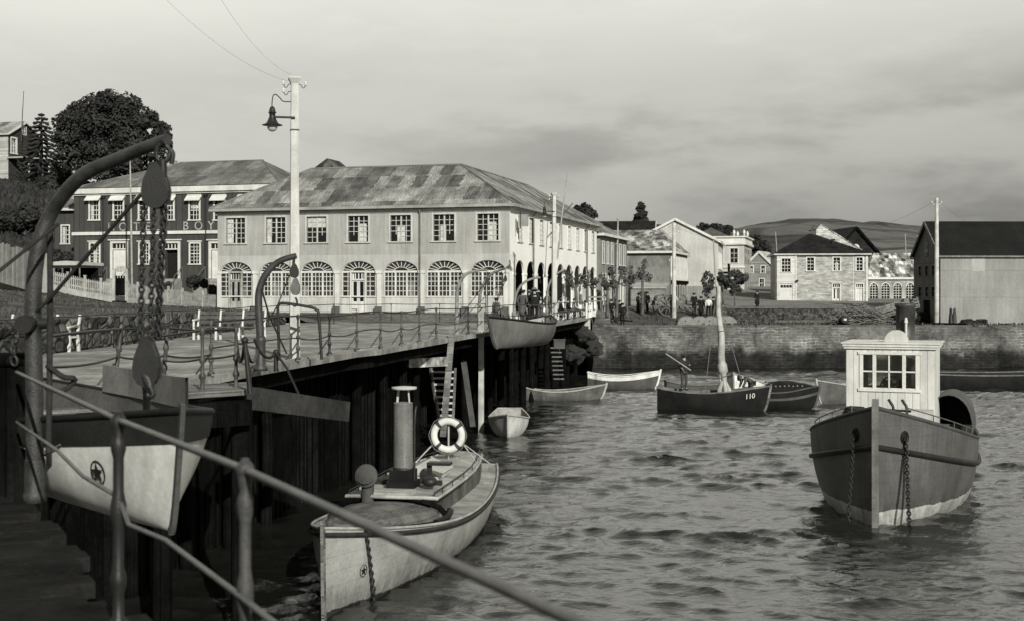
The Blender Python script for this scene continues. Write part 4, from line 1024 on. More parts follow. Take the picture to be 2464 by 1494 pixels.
# ================================================================ QUAY WALL, RETAINING WALL
def quay_wall():
    m = bpy.data.materials.new('quay_masonry'); m.use_nodes = True; t = NT(m.node_tree); t.n.clear()
    tc = t.node('ShaderNodeTexCoord'); ob = tc.outputs['Object']
    su = t.node('ShaderNodeSeparateXYZ', {0: ob}).outputs; uv = t.node('ShaderNodeCombineXYZ', {0: t.math('ADD', su[0], su[1]), 1: su[2]}).outputs[0]
    wv = t.node('ShaderNodeVectorMath', {0: uv, 1: t.node('ShaderNodeVectorMath', {0: t.node('ShaderNodeTexNoise', {'Vector': uv, 'Scale': 1.2}).outputs[1], 'Scale': .30}, operation='SCALE').outputs[0]}, operation='ADD').outputs[0]
    bt = t.node('ShaderNodeTexBrick', {'Vector': wv, 'Color1': (.13, .13, .13, 1), 'Color2': (.25, .25, .25, 1), 'Mortar': (.33, .33, .33, 1), 'Scale': 1.0, 'Mortar Size': .035, 'Mortar Smooth': .3, 'Brick Width': .72, 'Row Height': .21, 'Bias': -.2})
    v = t.node('ShaderNodeRGBToBW', {0: bt.outputs[0]}).outputs[0]
    n = t.noise(t.scalev(uv, (1, 1, 1)), .35, 5, .65); f = t.noise(uv, 3.2, 4, .7)
    pm = t.maprange(t.noise(uv, .55, 4, .6), .44, .58, .15, 1, True); v = t.math('ADD', t.math('MULTIPLY', v, pm), t.math('MULTIPLY', .155, t.math('SUBTRACT', 1, pm)))
    v = t.math('MULTIPLY', v, t.maprange(n, .35, .65, .45, 1.35)); v = t.math('MULTIPLY', v, t.maprange(f, .3, .7, .5, 1.1))
    wob = t.math('ADD', su[2], t.maprange(n, .3, .7, -.5, .5))
    v = t.math('MULTIPLY', v, t.maprange(wob, -3.1, -2.3, .16, 1, True))        # weed and wet below the tide line
    v = t.math('MULTIPLY', v, t.maprange(t.noise(t.scalev(uv, (.5, .15, 1)), 1, 4, .7), .5, .68, 1, .55, True))
    col = t.node('ShaderNodeVectorMath', {0: TINT, 'Scale': v}, operation='SCALE').outputs[0]
    bp = t.node('ShaderNodeBump', {'Height': t.math('ADD', t.math('MULTIPLY', bt.outputs[1], -.5), t.math('MULTIPLY', f, .8)), 'Strength': .7, 'Distance': .08})
    bs = t.node('ShaderNodeBsdfPrincipled', {'Base Color': col, 'Roughness': .9, 'Specular IOR Level': .15}); t.l.new(bp.outputs[0], bs.inputs['Normal'])
    t.node('ShaderNodeOutputMaterial', {0: bs.outputs[0]})
    rows = []; X = np.linspace(5.4, 62, 90)
    for zz in np.linspace(-5.6, -.93, 14):
        rows.append([(x, 96.9+.10*mnoise.noise((x*.7, zz*1.5, 0))-.02*(zz+1)*0, zz+(.10*mnoise.noise((x*.9, 5, 0)) if zz > -1.1 else 0)) for x in X])
    rows.append([(x, 97.7, -.90) for x in X])
    o = MB().grid(rows, smooth=False).build('quay_wall', m); tag(o, 'long weathered masonry quay wall, dark with weed at the waterline, across the harbour', 'quay wall')
    # short return beside the promenade end
    rows = [[(5.6+.25*mnoise.noise((y, zz*2, 3))-(y-97)*-.02, y, zz) for y in np.linspace(86.5, 97.2, 16)] for zz in np.linspace(-5.6, .0, 12)]
    b = MB().grid(rows, smooth=False); b.add([(5.6, 86.5, 0), (5.6, 97.2, 0), (3.5, 97.2, 0), (3.5, 86.5, 0)], [(0, 1, 2, 3)])
    b.grid([[(x, 97.1+.1*mnoise.noise((x*2, zz, 3)), zz) for x in np.linspace(3.5, 7.4, 12)] for zz in np.linspace(-5.6, .3, 12)], False); o = b.build('corner_wall', m); tag(o, 'rough dark stone face at the corner between the promenade end and the quay', 'stone wall')
    # terrace wall behind the quay
    rows = [[(x, 108.1+.06*mnoise.noise((x, zz, 0)), zz+(.08*mnoise.noise((x*.6, 1, 9)) if zz > .1 else 0)) for x in np.linspace(17.3, 36, 56)] for zz in np.linspace(-1.2, .30, 7)]
    b = MB().grid(rows, smooth=False); b.add([(17.3, 108.1, .29), (36, 108.1, .29), (36, 108.7, .29), (17.3, 108.7, .29)], [(0, 1, 2, 3)]); 
    o = b.build('terrace_wall', mat('terrace_stone', .06, .9, .4, .8, 'stone', .2, .4)); tag(o, 'low dark stone terrace wall along the back of the quay', 'stone wall')
    b = MB(); b.box(18, 108.0, .32, 30, 108.5, .42); b.box(22, 107.6, -.88, 33, 107.9, -.66)
    tag(b.build('terrace_coping', M_wood), 'long pale timber lying along the low terrace wall on the quay', 'timber')
    b = MB()
    for xa, xb, yy in ((6.2, 60, 97.45),): b.box(xa, yy-.35, -.93, xb, yy+.2, -.80)
    tag(b.build('quay_coping', mat('quay_edge_timber', .11, .9, .4, 1)), 'dark edge beam along the top of the quay wall', 'beam')
quay_wall()

def retaining_wall():
    m = mat('rubble_stone', .105, .95, .45, 1.2, 'stone', .42, .9); rows = []
    ys = np.linspace(18, 66, 150); hs = [.95-.55*smooth01((y-52)/14) for y in ys]
    for k in range(7):
        rows.append([(wall_x(y)+.10+.12*mnoise.noise((y*1.3, k*.5, 0))+.08*mnoise.noise((y*4, k*1.6, 3)), y, -.05+(h+.06*mnoise.noise((y*2, 0, 5)))*k/6) for y, h in zip(ys, hs)])
    rows.append([(wall_x(y)-.35, y, h-.02+.05*mnoise.noise((y*3, 2, 5))) for y, h in zip(ys, hs)]); rows.append([(wall_x(y)-.9, y, h-.35) for y, h in zip(ys, hs)])
    o = MB().grid(rows, smooth=False).build('retaining_wall', m); tag(o, 'low rubble stone retaining wall along the landward side of the promenade', 'stone wall')
retaining_wall()

# ================================================================ RAILINGS
def stanchion(mb, x, y, z, h=1.02, s=1.0, brace=None):
    prof = [(.06*s, 0), (.06*s, .03), (.03*s, .06), (.026*s, .20), (.045*s, .24), (.045*s, .28), (.024*s, .33), (.022*s, h*.5-.05), (.04*s, h*.5-.02), (.04*s, h*.5+.03), (.022*s, h*.5+.07), (.02*s, h-.10), (.036*s, h-.06), (.036*s, h), (.012*s, h+.035)]
    mb.lathe(prof, (x, y, z), 9)
    if brace is not None: mb.tube([(x, y, z+.42), (x+brace[0]*.7, y+brace[1]*.7, z+.12), (x+brace[0], y+brace[1], z)], .016*s, 5)
def edge_railing():
    posts = [PG(px, py, 0) for px, py in ((508, 905), (717, 869.5), (792.7, 856), (858.6, 845), (915.7, 839), (966, 831), (1009, 824.5), (1049.8, 818), (1126.7, 805))]
    pts2 = [(-.55, 54), (.55, 58.5), (1.55, 63), (2.45, 67.5), (3.2, 72), (3.95, 76.5), (4.7, 81)]
    posts += [Vector((x-.25, y, 0)) for x, y in pts2]
    root = thing('promenade_railing', 'iron railing with round stanchions following the curved water edge of the promenade', 'railing', posts[2])
    hs = [1.0+.03*math.sin(i*2.1) for i in range(len(posts))]
    for p, h in zip(posts, hs): b = WM(root); stanchion(b, p.x, p.y, .05, h, 1.15, (-.28, -.05)); b.build('stanchion', M_irong if random.random() < .6 else M_iron, root)
    for nm, f, r, sg in (('handrail', 1.0, .022, .02), ('lower_rail', .5, .018, .07)):
        b = WM(root)
        for i in range(len(posts)-1):
            p, q = posts[i]+Vector((0, 0, hs[i]*f+.04)), posts[i+1]+Vector((0, 0, hs[i+1]*f+.04)); b.tube(sag(p, q, sg*(1 if (i*7) % 3 else -.4)), r, 6)
        b.build(nm, M_iron, root)
    # railing of the near landing
    posts = [PG(px, py, 0) for px, py in ((60, 952), (275, 930), (392, 925))]
    root = thing('landing_railing', 'iron railing with leaning stanchions and sagging bars behind the hanging white lifeboat', 'railing', posts[1])
    tops = [p+Vector((lean, 0, .99)) for p, lean in zip(posts, (0, .12, .08))]
    tops2 = [P(120, 808, 16.5)]+tops[1:]+[P(508, 800, 24.8)]
    for p, t_ in zip(posts[1:], tops[1:]):
        b = WM(root); b.tube([p, p.lerp(t_, .25), p.lerp(t_, .27), p.lerp(t_, .33), p.lerp(t_, .36), p.lerp(t_, .6), p.lerp(t_, .62), p.lerp(t_, .68), p.lerp(t_, .72), t_], [.05, .04, .055, .055, .035, .035, .05, .05, .033, .036], 9)
        b.tube([p+Vector((0, 0, .4)), p+Vector((-.25, -.2, 0))], .022, 5); b.build('stanchion', M_irong, root)
    b = WM(root); 
    for a, c in zip(tops2, tops2[1:]): b.tube(sag(a, c, -.01), .024, 6)
    b.build('handrail', M_iron, root)
    b = WM(root); lows = [P(112, 882, 16.5)]+[p.lerp(t_, .52) for p, t_ in zip(posts[1:], tops[1:])]+[P(508, 852, 24.8)]
    for a, c in zip(lows, lows[1:]): b.tube(sag(a, c, .05), .02, 6)
    b.build('lower_rail', M_iron, root)
    posts = [PG(487, 944, 0), PG(568, 937, 0)]
    root = thing('platform_railing', 'short iron railing on the small timber landing beyond the white lifeboat', 'railing', posts[0])
    for p in posts: b = WM(root); stanchion(b, p.x, p.y, .0, 1.03, 1.25); b.build('stanchion', M_irong, root)
    b = WM(root); b.tube([posts[0]+Vector((0, 0, 1.0)), posts[1]+Vector((0, 0, 1.0))], .024, 6); b.tube([posts[0]+Vector((0, 0, 1.0)), P(392, 808, 22.5)], .02, 6); b.build('handrail', M_iron, root)
    b = WM(root); b.tube(sag(posts[0]+Vector((0, 0, .55)), posts[1]+Vector((0, 0, .58)), .02), .018, 6); b.tube(sag(posts[0]+Vector((0, 0, .55)), P(392, 866, 22.5), .04), .018, 6); b.build('lower_rail', M_iron, root)
    # timber landing
    o = thing('timber_landing', 'small timber landing of weathered planks jutting from the promenade edge', 'landing', PG(500, 945, 0))
    b = WM(o); A, B_, C_, D_ = PG(400, 962, -.05), PG(592, 950, -.05), PG(600, 930, -.05), PG(400, 940, -.05)
    for i in range(7):
        t0, t1 = i/7+.004, (i+1)/7-.004; b.prism([A.lerp(D_, t0), B_.lerp(C_, t0), B_.lerp(C_, t1), A.lerp(D_, t1)], (0, 0, .09))
    b.build('planks', M_wood, o)
    b = WM(o); b.beam(A+Vector((0, .1, -.28)), B_+Vector((0, .1, -.28)), .3, .4); b.beam(B_+Vector((-.2, 0, -.28)), C_+Vector((-.2, 0, -.28)), .3, .4)
    for p in (A, B_): b.tube([p+Vector((-.15, .3, -5)), p+Vector((-.15, .3, -.1))], .16, 9)
    b.build('landing_frame', M_dwood, o)
    # inner railing in front of the retaining wall
    P3 = [(wall_x(y)+.42, y) for y in (26, 32, 38, 44, 50, 56, 62)]+[(-9.4, 68), (-6.6, 70.4), (-4.0, 71.2), (-1.5, 71.6)]
    root = thing('inner_railing', 'thin iron railing along the landward side of the promenade in front of the stone wall', 'railing', (P3[0][0], P3[0][1], 0))
    for x, y in P3: b = WM(root); stanchion(b, x, y, 0, 1.0, .8); b.build('stanchion', M_iron, root)
    for nm, z, r in (('handrail', 1.0, .02), ('lower_rail', .52, .016)):
        b = WM(root)
        for (xa, ya), (xb, yb) in zip(P3, P3[1:]): b.tube(sag((xa, ya, z), (xb, yb, z), .03), r, 5)
        b.build(nm, M_iron, root)
    # white pickets at the far end of the promenade
    root = thing('white_post_railing', 'low white-posted railing around the far end of the promenade by the arcade', 'railing', (4.9, 84, 0))
    b0 = [(4.75, 82), (5.0, 83.5), (5.2, 85), (5.35, 86.5), (5.45, 88), (4.6, 89)]
    for x, y in b0: b = WM(root); b.box(x-.06, y-.06, 0, x+.06, y+.06, .95); b.build('post', M_white, root)
    b = WM(root)
    for (xa, ya), (xb, yb) in zip(b0, b0[1:]): b.beam((xa, ya, .88), (xb, yb, .88), .05, .08); b.beam((xa, ya, .45), (xb, yb, .45), .04, .07)
    b.build('rails', M_wood, root)
edge_railing()
def chain_posts():
    a, b_ = PG(578, 900, 0), PG(676, 882, 0)
    o = thing('chain_post', 'short leaning iron post carrying a slack chain between landing and davit', 'post', PG(600, 948, 0))
    b = WM(o); p = PG(602, 946, 0); b.tube([p, P(589, 818, p.y)], [.045, .035], 7); b.ball(P(589, 818, p.y), .06, 8, 6); b.build('shaft', M_iron, o)
    b = WM(o); b.tube(sag(P(589, 820, p.y), P(622, 828, 26.5), .35, 12), .028, 6); b.tube(sag(P(568, 806, 21.6), P(589, 820, p.y), .38, 12), .028, 6); b.build('chain', M_iron, o)
    o = thing('chain_post', 'low iron post just right of the middle davit with a chain dropping to the water', 'post', PG(664, 895, 0))
    b = WM(o); p = PG(664, 893, 0); b.tube([p, P(664, 847, p.y)], .045, 7); b.ball(P(664, 847, p.y), .065, 8, 6); b.build('shaft', M_iron, o)
    b = WM(o); b.tube(sag(P(664, 848, p.y), P(612, 815, p.y-.5), .22, 10), .03, 6); b.tube([P(664, 848, p.y), P(690, 885, p.y-.6), P(722, 955, p.y-1)], .026, 6); b.build('chain', M_iron, o)
chain_posts()

def near_railing():
    W0 = Vector((1.35, 0, 0)); pa, pb, pc, pd = Vector((-3.78, 9.9, 0)), P(285, 1010, 6.1), P(590, 1130, 4.4), P(1420, 1508, 2.35)
    root = thing('wharf_handrail', 'thick pipe handrail with baluster posts slanting across the foreground, out of focus', 'railing', (pb.x, pb.y, 0))
    b = WM(root); b.tube([P(40, 895, 10), P(285, 1010, 6.1), P(590, 1130, 4.4)], .0145, 10); b.tube([P(590, 1130, 4.4), P(900, 1272, 3.3), P(1180, 1400, 2.75), P(1390, 1497, 2.4), P(1700, 1640, 2.05)], .0140, 10); b.build('handrail', M_rail, root)
    b = WM(root); b.tube([P(40, 1015, 10), P(140, 1085, 8), P(200, 1145, 7.2), P(285, 1195, 6.1), P(310, 1262, 6.0), P(400, 1300, 5.5), P(570, 1428, 4.4), P(700, 1530, 4.0)], .0115, 9); b.build('lower_rail', M_rail, root)
    for px, py, d, m in ((285, 1010, 6.1, M_iron), (590, 1130, 4.4, M_irong)):
        t = P(px, py, d); b = WM(root); h = t.z
        prof = [(.075, 0), (.075, .03), (.035, .07), (.035, .18), (.05, .22), (.05, .26), (.034, .3), (.034, .5), (.048, .54), (.048, .6), (.033, .66), (.033, .82), (.046, .86), (.046, .9), (.03, .93), (.045, .97), (.05, 1.0), (.02, 1.04)]
        b.lathe([(r*(.78 if px < 300 else .60), z*h) for r, z in prof], (t.x, t.y, 0), 12); b.ball((t.x, t.y, h), .033, 12, 8); b.build('stanchion', m, root)
near_railing()

# ================================================================ BENCHES, LAMPS
def bench(label, x, y, rz, w=2.2):
    o = thing('park_bench', label, 'bench', (x, y, land(x, y) if False else 0), rz, 'benches on the promenade')
    b = MB()
    for i in range(4): b.box(-w/2, -.02-.115*i-.10, .42, w/2, -.02-.115*i, .455)
    b.build('seat', M_bench, o)
    b = MB()
    for i in range(3): z = .55+.15*i; b.prism([(-w/2, .03+.05*i, z), (-w/2, .06+.05*i, z), (-w/2, .08+.05*i, z+.11), (-w/2, .05+.05*i, z+.11)], (w, 0, 0))
    b.build('backrest', M_bench, o)
    for x0 in (-w/2, -w*.17, w*.17, w/2):
        mid = abs(x0) < w/2-.1; b = MB(); b.beam((x0, -.44, 0), (x0, -.42, .43), .07); b.beam((x0, .10, 0), (x0, .02, .43), .07); b.beam((x0, .02, .43), (x0, .18, 1.0), .06); b.beam((x0, -.46, .40), (x0, .04, .40), .06, .05)
        b.build('leg', M_white, o)
        if not mid: b = MB(); b.beam((x0, -.44, .43), (x0, -.44, .66), .06); b.beam((x0, -.5, .67), (x0, .09, .70), .08, .05); b.build('armrest', M_white, o)
    return o
M_bench = mat('bench_slats', .085, .8, .4, 3)
b_ = PG(88, 846, 0); bench('white-armed slatted bench partly hidden by the big near davit, leftmost on the promenade', b_.x, b_.y+.5, R(-9), 2.0)
b_ = PG(556, 816, 0); bench('white-legged bench just left of the middle davit, before the stone wall', b_.x, b_.y, R(-4), 2.35)
b_ = PG(868, 769, 0); bench('bench seen nearly end-on before the glazed double door of the arcaded building', b_.x, b_.y, R(62), 1.9)
b_ = PG(1044, 757, .0); bench('small bench seen end-on below the arched windows, third pilaster from the corner', b_.x, b_.y, R(70), 1.8)

def lamp(label, px, pbase, ptop, d, s=1.0, side=-1, name='lamp_post'):
    base = Vector((PX(px, d), d, PZ(pbase, d))); H = PZ(ptop, d)-base.z; o = thing(name, label, 'street lamp', base, R(14), 'timber lamp posts on the promenade')
    b = MB(); w0, w1 = .12*s, .085*s; pts = [(-w0, -w0), (w0, -w0), (w0, w0), (-w0, w0)]
    b.add([(x, y, -.1) for x, y in pts]+[(x*w1/w0, y*w1/w0, H-.1) for x, y in pts], [(0, 3, 2, 1), (4, 5, 6, 7), (0, 1, 5, 4), (1, 2, 6, 5), (2, 3, 7, 6), (3, 0, 4, 7)]); b.build('post', mat('white_lamp_timber', .50, .8, .22, 1.5, streak=.22), o)
    b = MB(); c = w1*1.75; b.add([(x*1.05, y*1.05, H-.14) for x, y in ((-w1, -w1), (w1, -w1), (w1, w1), (-w1, w1))]+[(x, y, H-.02) for x, y in ((-c, -c), (c, -c), (c, c), (-c, c))]+[(x*.9, y*.9, H+.02) for x, y in ((-c, -c), (c, -c), (c, c), (-c, c))], [(0, 3, 2, 1), (8, 9, 10, 11)]+[(i, (i+1) % 4, 4+(i+1) % 4, 4+i) for i in range(4)]+[(4+i, 4+(i+1) % 4, 8+(i+1) % 4, 8+i) for i in range(4)]); b.build('post_cap', M_base, o)
    X = side*.49; zb = H-.98
    b = MB(); b.tube([(0, -w1-.03, zb), (X, -w1-.03, zb)], .027, 7); b.box(-w1-.02, -w1-.02, zb-.30, w1+.02, w1+.02, zb-.27); b.build('bracket', M_iron, o)
    b = MB(); b.tube(bez([(side*w1, 0, H-.58), (X*.55, 0, H-.58), (X*.72, 0, H-.50), (X*.92, 0, H-.42), (X*1.05, 0, H-.46), (X*1.1, 0, H-.62), (X*1.1, 0, H-.74)], 6), .014, 6); b.build('conduit', M_iron, o)
    b = MB(); LX = X*1.09
    b.lathe([(.012, zb+.27), (.05, zb+.25), (.075, zb+.18), (.078, zb+.14), (.10, zb+.125), (.10, zb+.115), (.075, zb+.10), (.072, zb+.02), (.10, zb-.05), (.13, zb-.11), (.16, zb-.15), (.245, zb-.18), (.245, zb-.19), (.11, zb-.165)], (LX, -.02, 0), 16); lo = b.build('lamp_hood', M_iron, o)
    b = MB(); b.ball((LX, -.02, zb-.225), .125, 14, 10, (1, 1, .95)); b.build('lamp_globe', mat('opal_globe', .45, .25, .1, 1, spec=.5, bump=0), lo)
    for sx, zz in ((-1, H-.22), (1, H-.22), (-1, H-.40)):
        b = MB(); b.tube(bez([(sx*w1, 0, zz+.06), (sx*(w1+.06), 0, zz+.06), (sx*(w1+.09), 0, zz), (sx*(w1+.14), 0, zz-.02), (sx*(w1+.18), 0, zz+.05)], 4), .009, 5); io = b.build('insulator_hook', M_iron, o)
        b = MB(); b.lathe([(.03, 0), (.035, .03), (.02, .05), (.035, .06), (.02, .1)], (sx*(w1+.18), 0, zz+.04), 7); b.build('insulator', M_white, io)
    return o
l1 = lamp('tall white squared timber lamp post with black hooded lamp rising before the arcaded building', 709, 868, 188, 31.2)
l2 = lamp('white timber lamp post against the street side of the arcaded building, near the hanging boat', 1333, 772, 466, 69)
def wire(label, pts, r=.006):
    b = MB(); b.tube(pts, r, 4); tag(b.build('wire', M_iron), label, 'wire', 'overhead wires')
def util_pole(name, label, px, pb, pt, d, r, arms=False):
    o = thing(name, label, 'pole', P(px, pb, d)); b = WM(o); b.tube([P(px, pb, d)-Vector((0, 0, .4)), P(px, (pb+pt)/2, d), P(px, pt, d)], [r*1.12, r, r*.78], 8); b.build('shaft', mat('weathered_white_pole', .52, .8, .35, 1.5, streak=.3), o)
    b = WM(o)
    for k, s_ in ((.05, -1), (.05, 1), (.11, -1), (.11, 1), (.40, -1), (.40, 1))[:6 if arms else 2]:
        q = P(px, pt+(pb-pt)*k, d); b.tube([q, q+Vector((s_*(r+.12), 0, 0)), q+Vector((s_*(r+.2), 0, .12))], .02, 5); b.lathe([(.05, 0), (.06, .06), (.03, .14)], q+Vector((s_*(r+.2), 0, .10)), 6)
    b.build('insulator', M_white, o); return o
util_pole('utility_pole', 'stout white utility pole with insulators behind the two-wheeled cart', 1622, 772, 537, 107, .17, True)
util_pole('utility_pole', 'tall pale tapered mast pole standing in front of the warehouse gable', 2254, 783, 477, 99.5, .17)
wire('overhead wire slanting across the sky from upper left down to the tall lamp post', sag(P(380, -20, 24), P(692, 196, 31.2), .25), .0025)
wire('second overhead wire closer to the top centre running down to the tall lamp post', sag(P(520, -20, 24), P(700, 180, 31.2), .25), .0025)
wire('faint wire strung from the mast pole toward the right edge', sag(P(2258, 485, 99.5), P(2600, 560, 130), 2.2), .007)
wire('faint wire strung from the mast pole to the left over the harbour houses', sag(P(2250, 485, 99.5), P(1625, 548, 107), 2.5), .007)
# ================================================================ BOATS
def hullfn(L, B, zk, sb, sm, ss, bt=.55, p=2.3, a=.75, c=1.15, rake=.35, mid=.42, keelrise=.0, sternrise=.0, a_bow=1.25):
    """point on a hull: t 0 stern..1 bow, u 0 keel..1 sheer; x forward, y to port, z up"""
    def f(t, u, side=1, inset=0.0):
        w = (1-(1-bt)*((mid-t)/mid)**2) if t < mid else max(0.0, 1-((t-mid)/(1-mid))**p)
        b = B/2*w
        s_ = sm+(sb-sm)*max(0, (t-.4)/.6)**2+(ss-sm)*max(0, (.4-t)/.4)**2
        k = zk+keelrise*max(0, (t-.8)/.2)**2+sternrise*max(0, (.3-t)/.3)**2
        aa = a+(a_bow-a)*max(0, (t-.5)/.5); th = u*math.pi/2
        y = b*math.sin(th)**aa; z = s_-(s_-k)*max(0, math.cos(th))**c
        x = L*(t-.5)+rake*max(0, (t-.75)/.25)**2*u
        y = max(0.0, y-inset*(1 if u > .05 else 0)); z += inset*(1-u)
        return Vector((x, side*y, z))
    return f
def tlist(nt): return [1-(1-i/nt)**1.25 for i in range(nt+1)]
def shell(mb, f, u0=0, u1=1, nt=26, nu=9, t0=0, t1=1, inset=0.0, sides=(1, -1)):
    for s in sides:
        rows = [[f(t0+(t1-t0)*t, u0+(u1-u0)*j/nu, s, inset) for j in range(nu+1)] for t in tlist(nt)]
        mb.grid(rows if s > 0 else [r[::-1] for r in rows])
def transom(mb, f, inset=0.0, t=0.0, n=8, u0=0):
    l = [f(t, u0+(1-u0)*j/n, 1, inset) for j in range(n+1)]; r = [f(t, u0+(1-u0)*j/n, -1, inset) for j in range(n, -1, -1)]
    mb.add(l+r, [tuple(range(len(l)+len(r)))])
def gunwale(mb, f, r=.035, nt=24, u=1.0, out=0.0, flat=1.0):
    for s in (1, -1): mb.tube([f(t, u, s, -out) for t in tlist(nt)], r, 6, flat=flat)
def stem(mb, f, w=.05, ext=.08, n=10, over=.1):
    pts = [f(1, j/n, 1) for j in range(n+1)]; pts[-1] = pts[-1]+Vector((0, 0, over))
    for p, q in zip(pts, pts[1:]): mb.beam(p+Vector((ext*.3, 0, 0)), q+Vector((ext*.3, 0, 0)), w, ext, up=(1, 0, 0))
def link_chain(mb, p, q, L=.055, r=.008, n=7, k=10, sg=0.0):
    pts = sag(p, q, sg, 24) if sg else [Vector(p), Vector(q)]
    tot = sum((b-a).length for a, b in zip(pts, pts[1:])); N = max(2, int(tot/(L*.72)))
    acc = [0]
    for a, b in zip(pts, pts[1:]): acc.append(acc[-1]+(b-a).length)
    for i in range(N):
        s = tot*(i+.5)/N
        for j in range(len(pts)-1):
            if acc[j] <= s <= acc[j+1]: c = pts[j].lerp(pts[j+1], (s-acc[j])/max(1e-9, acc[j+1]-acc[j])); d = (pts[j+1]-pts[j]).normalized(); break
        ref = Vector((0, 1, 0)) if abs(d.y) < .8 else Vector((1, 0, 0)); u = d.cross(ref).normalized(); w = d.cross(u)
        e = u if i % 2 else w
        mb.tube([c+d*(L/2*math.cos(2*math.pi*m/k))+e*(L*.32*math.sin(2*math.pi*m/k)) for m in range(k)], r, 5, closed=True)
def star_emblem(root, c, n, up, r, name='star_emblem'):
    n = Vector(n).normalized(); up = (Vector(up)-n*Vector(up).dot(n)).normalized(); rt = up.cross(n); c = Vector(c)
    b = MB(); k = 28
    b.tube([c+rt*(r*math.cos(2*math.pi*i/k))+up*(r*1.15*math.sin(2*math.pi*i/k)) for i in range(k)], r*.07, 5, closed=True)
    pts = []
    for i in range(10): a = math.pi/2+i*math.pi/5; q = r*(.86 if i % 2 == 0 else .36); pts.append(c+n*.004+rt*q*math.cos(a)+up*q*1.12*math.sin(a))
    b.prism(pts, n*.006); return b.build(name, mat('black_emblem_paint', .015, .7, .1), root)
def boat_root(name, label, px, py, d, z, heading, cat='boat', group=None, at=None):
    c = at if at is not None else Vector((PX(px, d), d, z)); return thing(name, label, cat, c, heading, group)
def rowboat(name, label, x, y, head, L, B, H, hm, im, stripe=None, dr=.25, gm=None, extra=None, bt=.55, z=WATER, tilt=0, **kw):
    o = thing(name, label, 'rowing boat', (x, y, z), head); MATS[o.name] = Matrix.Translation((x, y, z)) @ Matrix.Rotation(head, 4, 'Z')
    f = hullfn(L, B, -dr, H+.32, H, H+.22, bt, keelrise=.25, **kw)
    b = MB(); shell(b, f); transom(b, f); b.build('hull', hm, o)
    b = MB(); shell(b, f, u0=.28, inset=.045, t0=.015, t1=.965); transom(b, f, .045, .02, u0=.28)
    rows = [[f(t, .28, s, .045)-Vector((0, 0, .0)) for s in (1, -1)] for t in tlist(20)]; b.grid(rows); b.build('inside', im, o)
    b = MB(); gunwale(b, f, .04); p, q = f(0, 1, 1), f(0, 1, -1); b.tube([p, q], .04, 6); b.build('gunwale', gm or im, o)
    if stripe: b = MB(); shell(b, f, u0=.80, u1=.965, nu=2, inset=-.008); b.build('sheer_strake', stripe, o)
    for t in (.12, .42, .68):
        b = MB(); l, r = f(t, .72, 1, .05), f(t, .72, -1, .05); b.beam(l, r, .24, .035); b.build('thwart', im, o)
    b = MB(); stem(b, f, .05, .1); b.build('stem', gm or hm, o)
    return o, f
M_hullw = mat('boat_white_paint', .64, .6, .2, 1.6, streak=.22, bump=.06)
M_hullg = mat('boat_grey_paint', .08, .6, .3, 1.5, streak=.2)
M_hulld = mat('boat_dark_paint', .012, .55, .4, 2, streak=.2)
M_inside = mat('boat_inside_wood', .13, .85, .4, 3)
M_insidel = mat('boat_inside_pale', .32, .85, .3, 3)

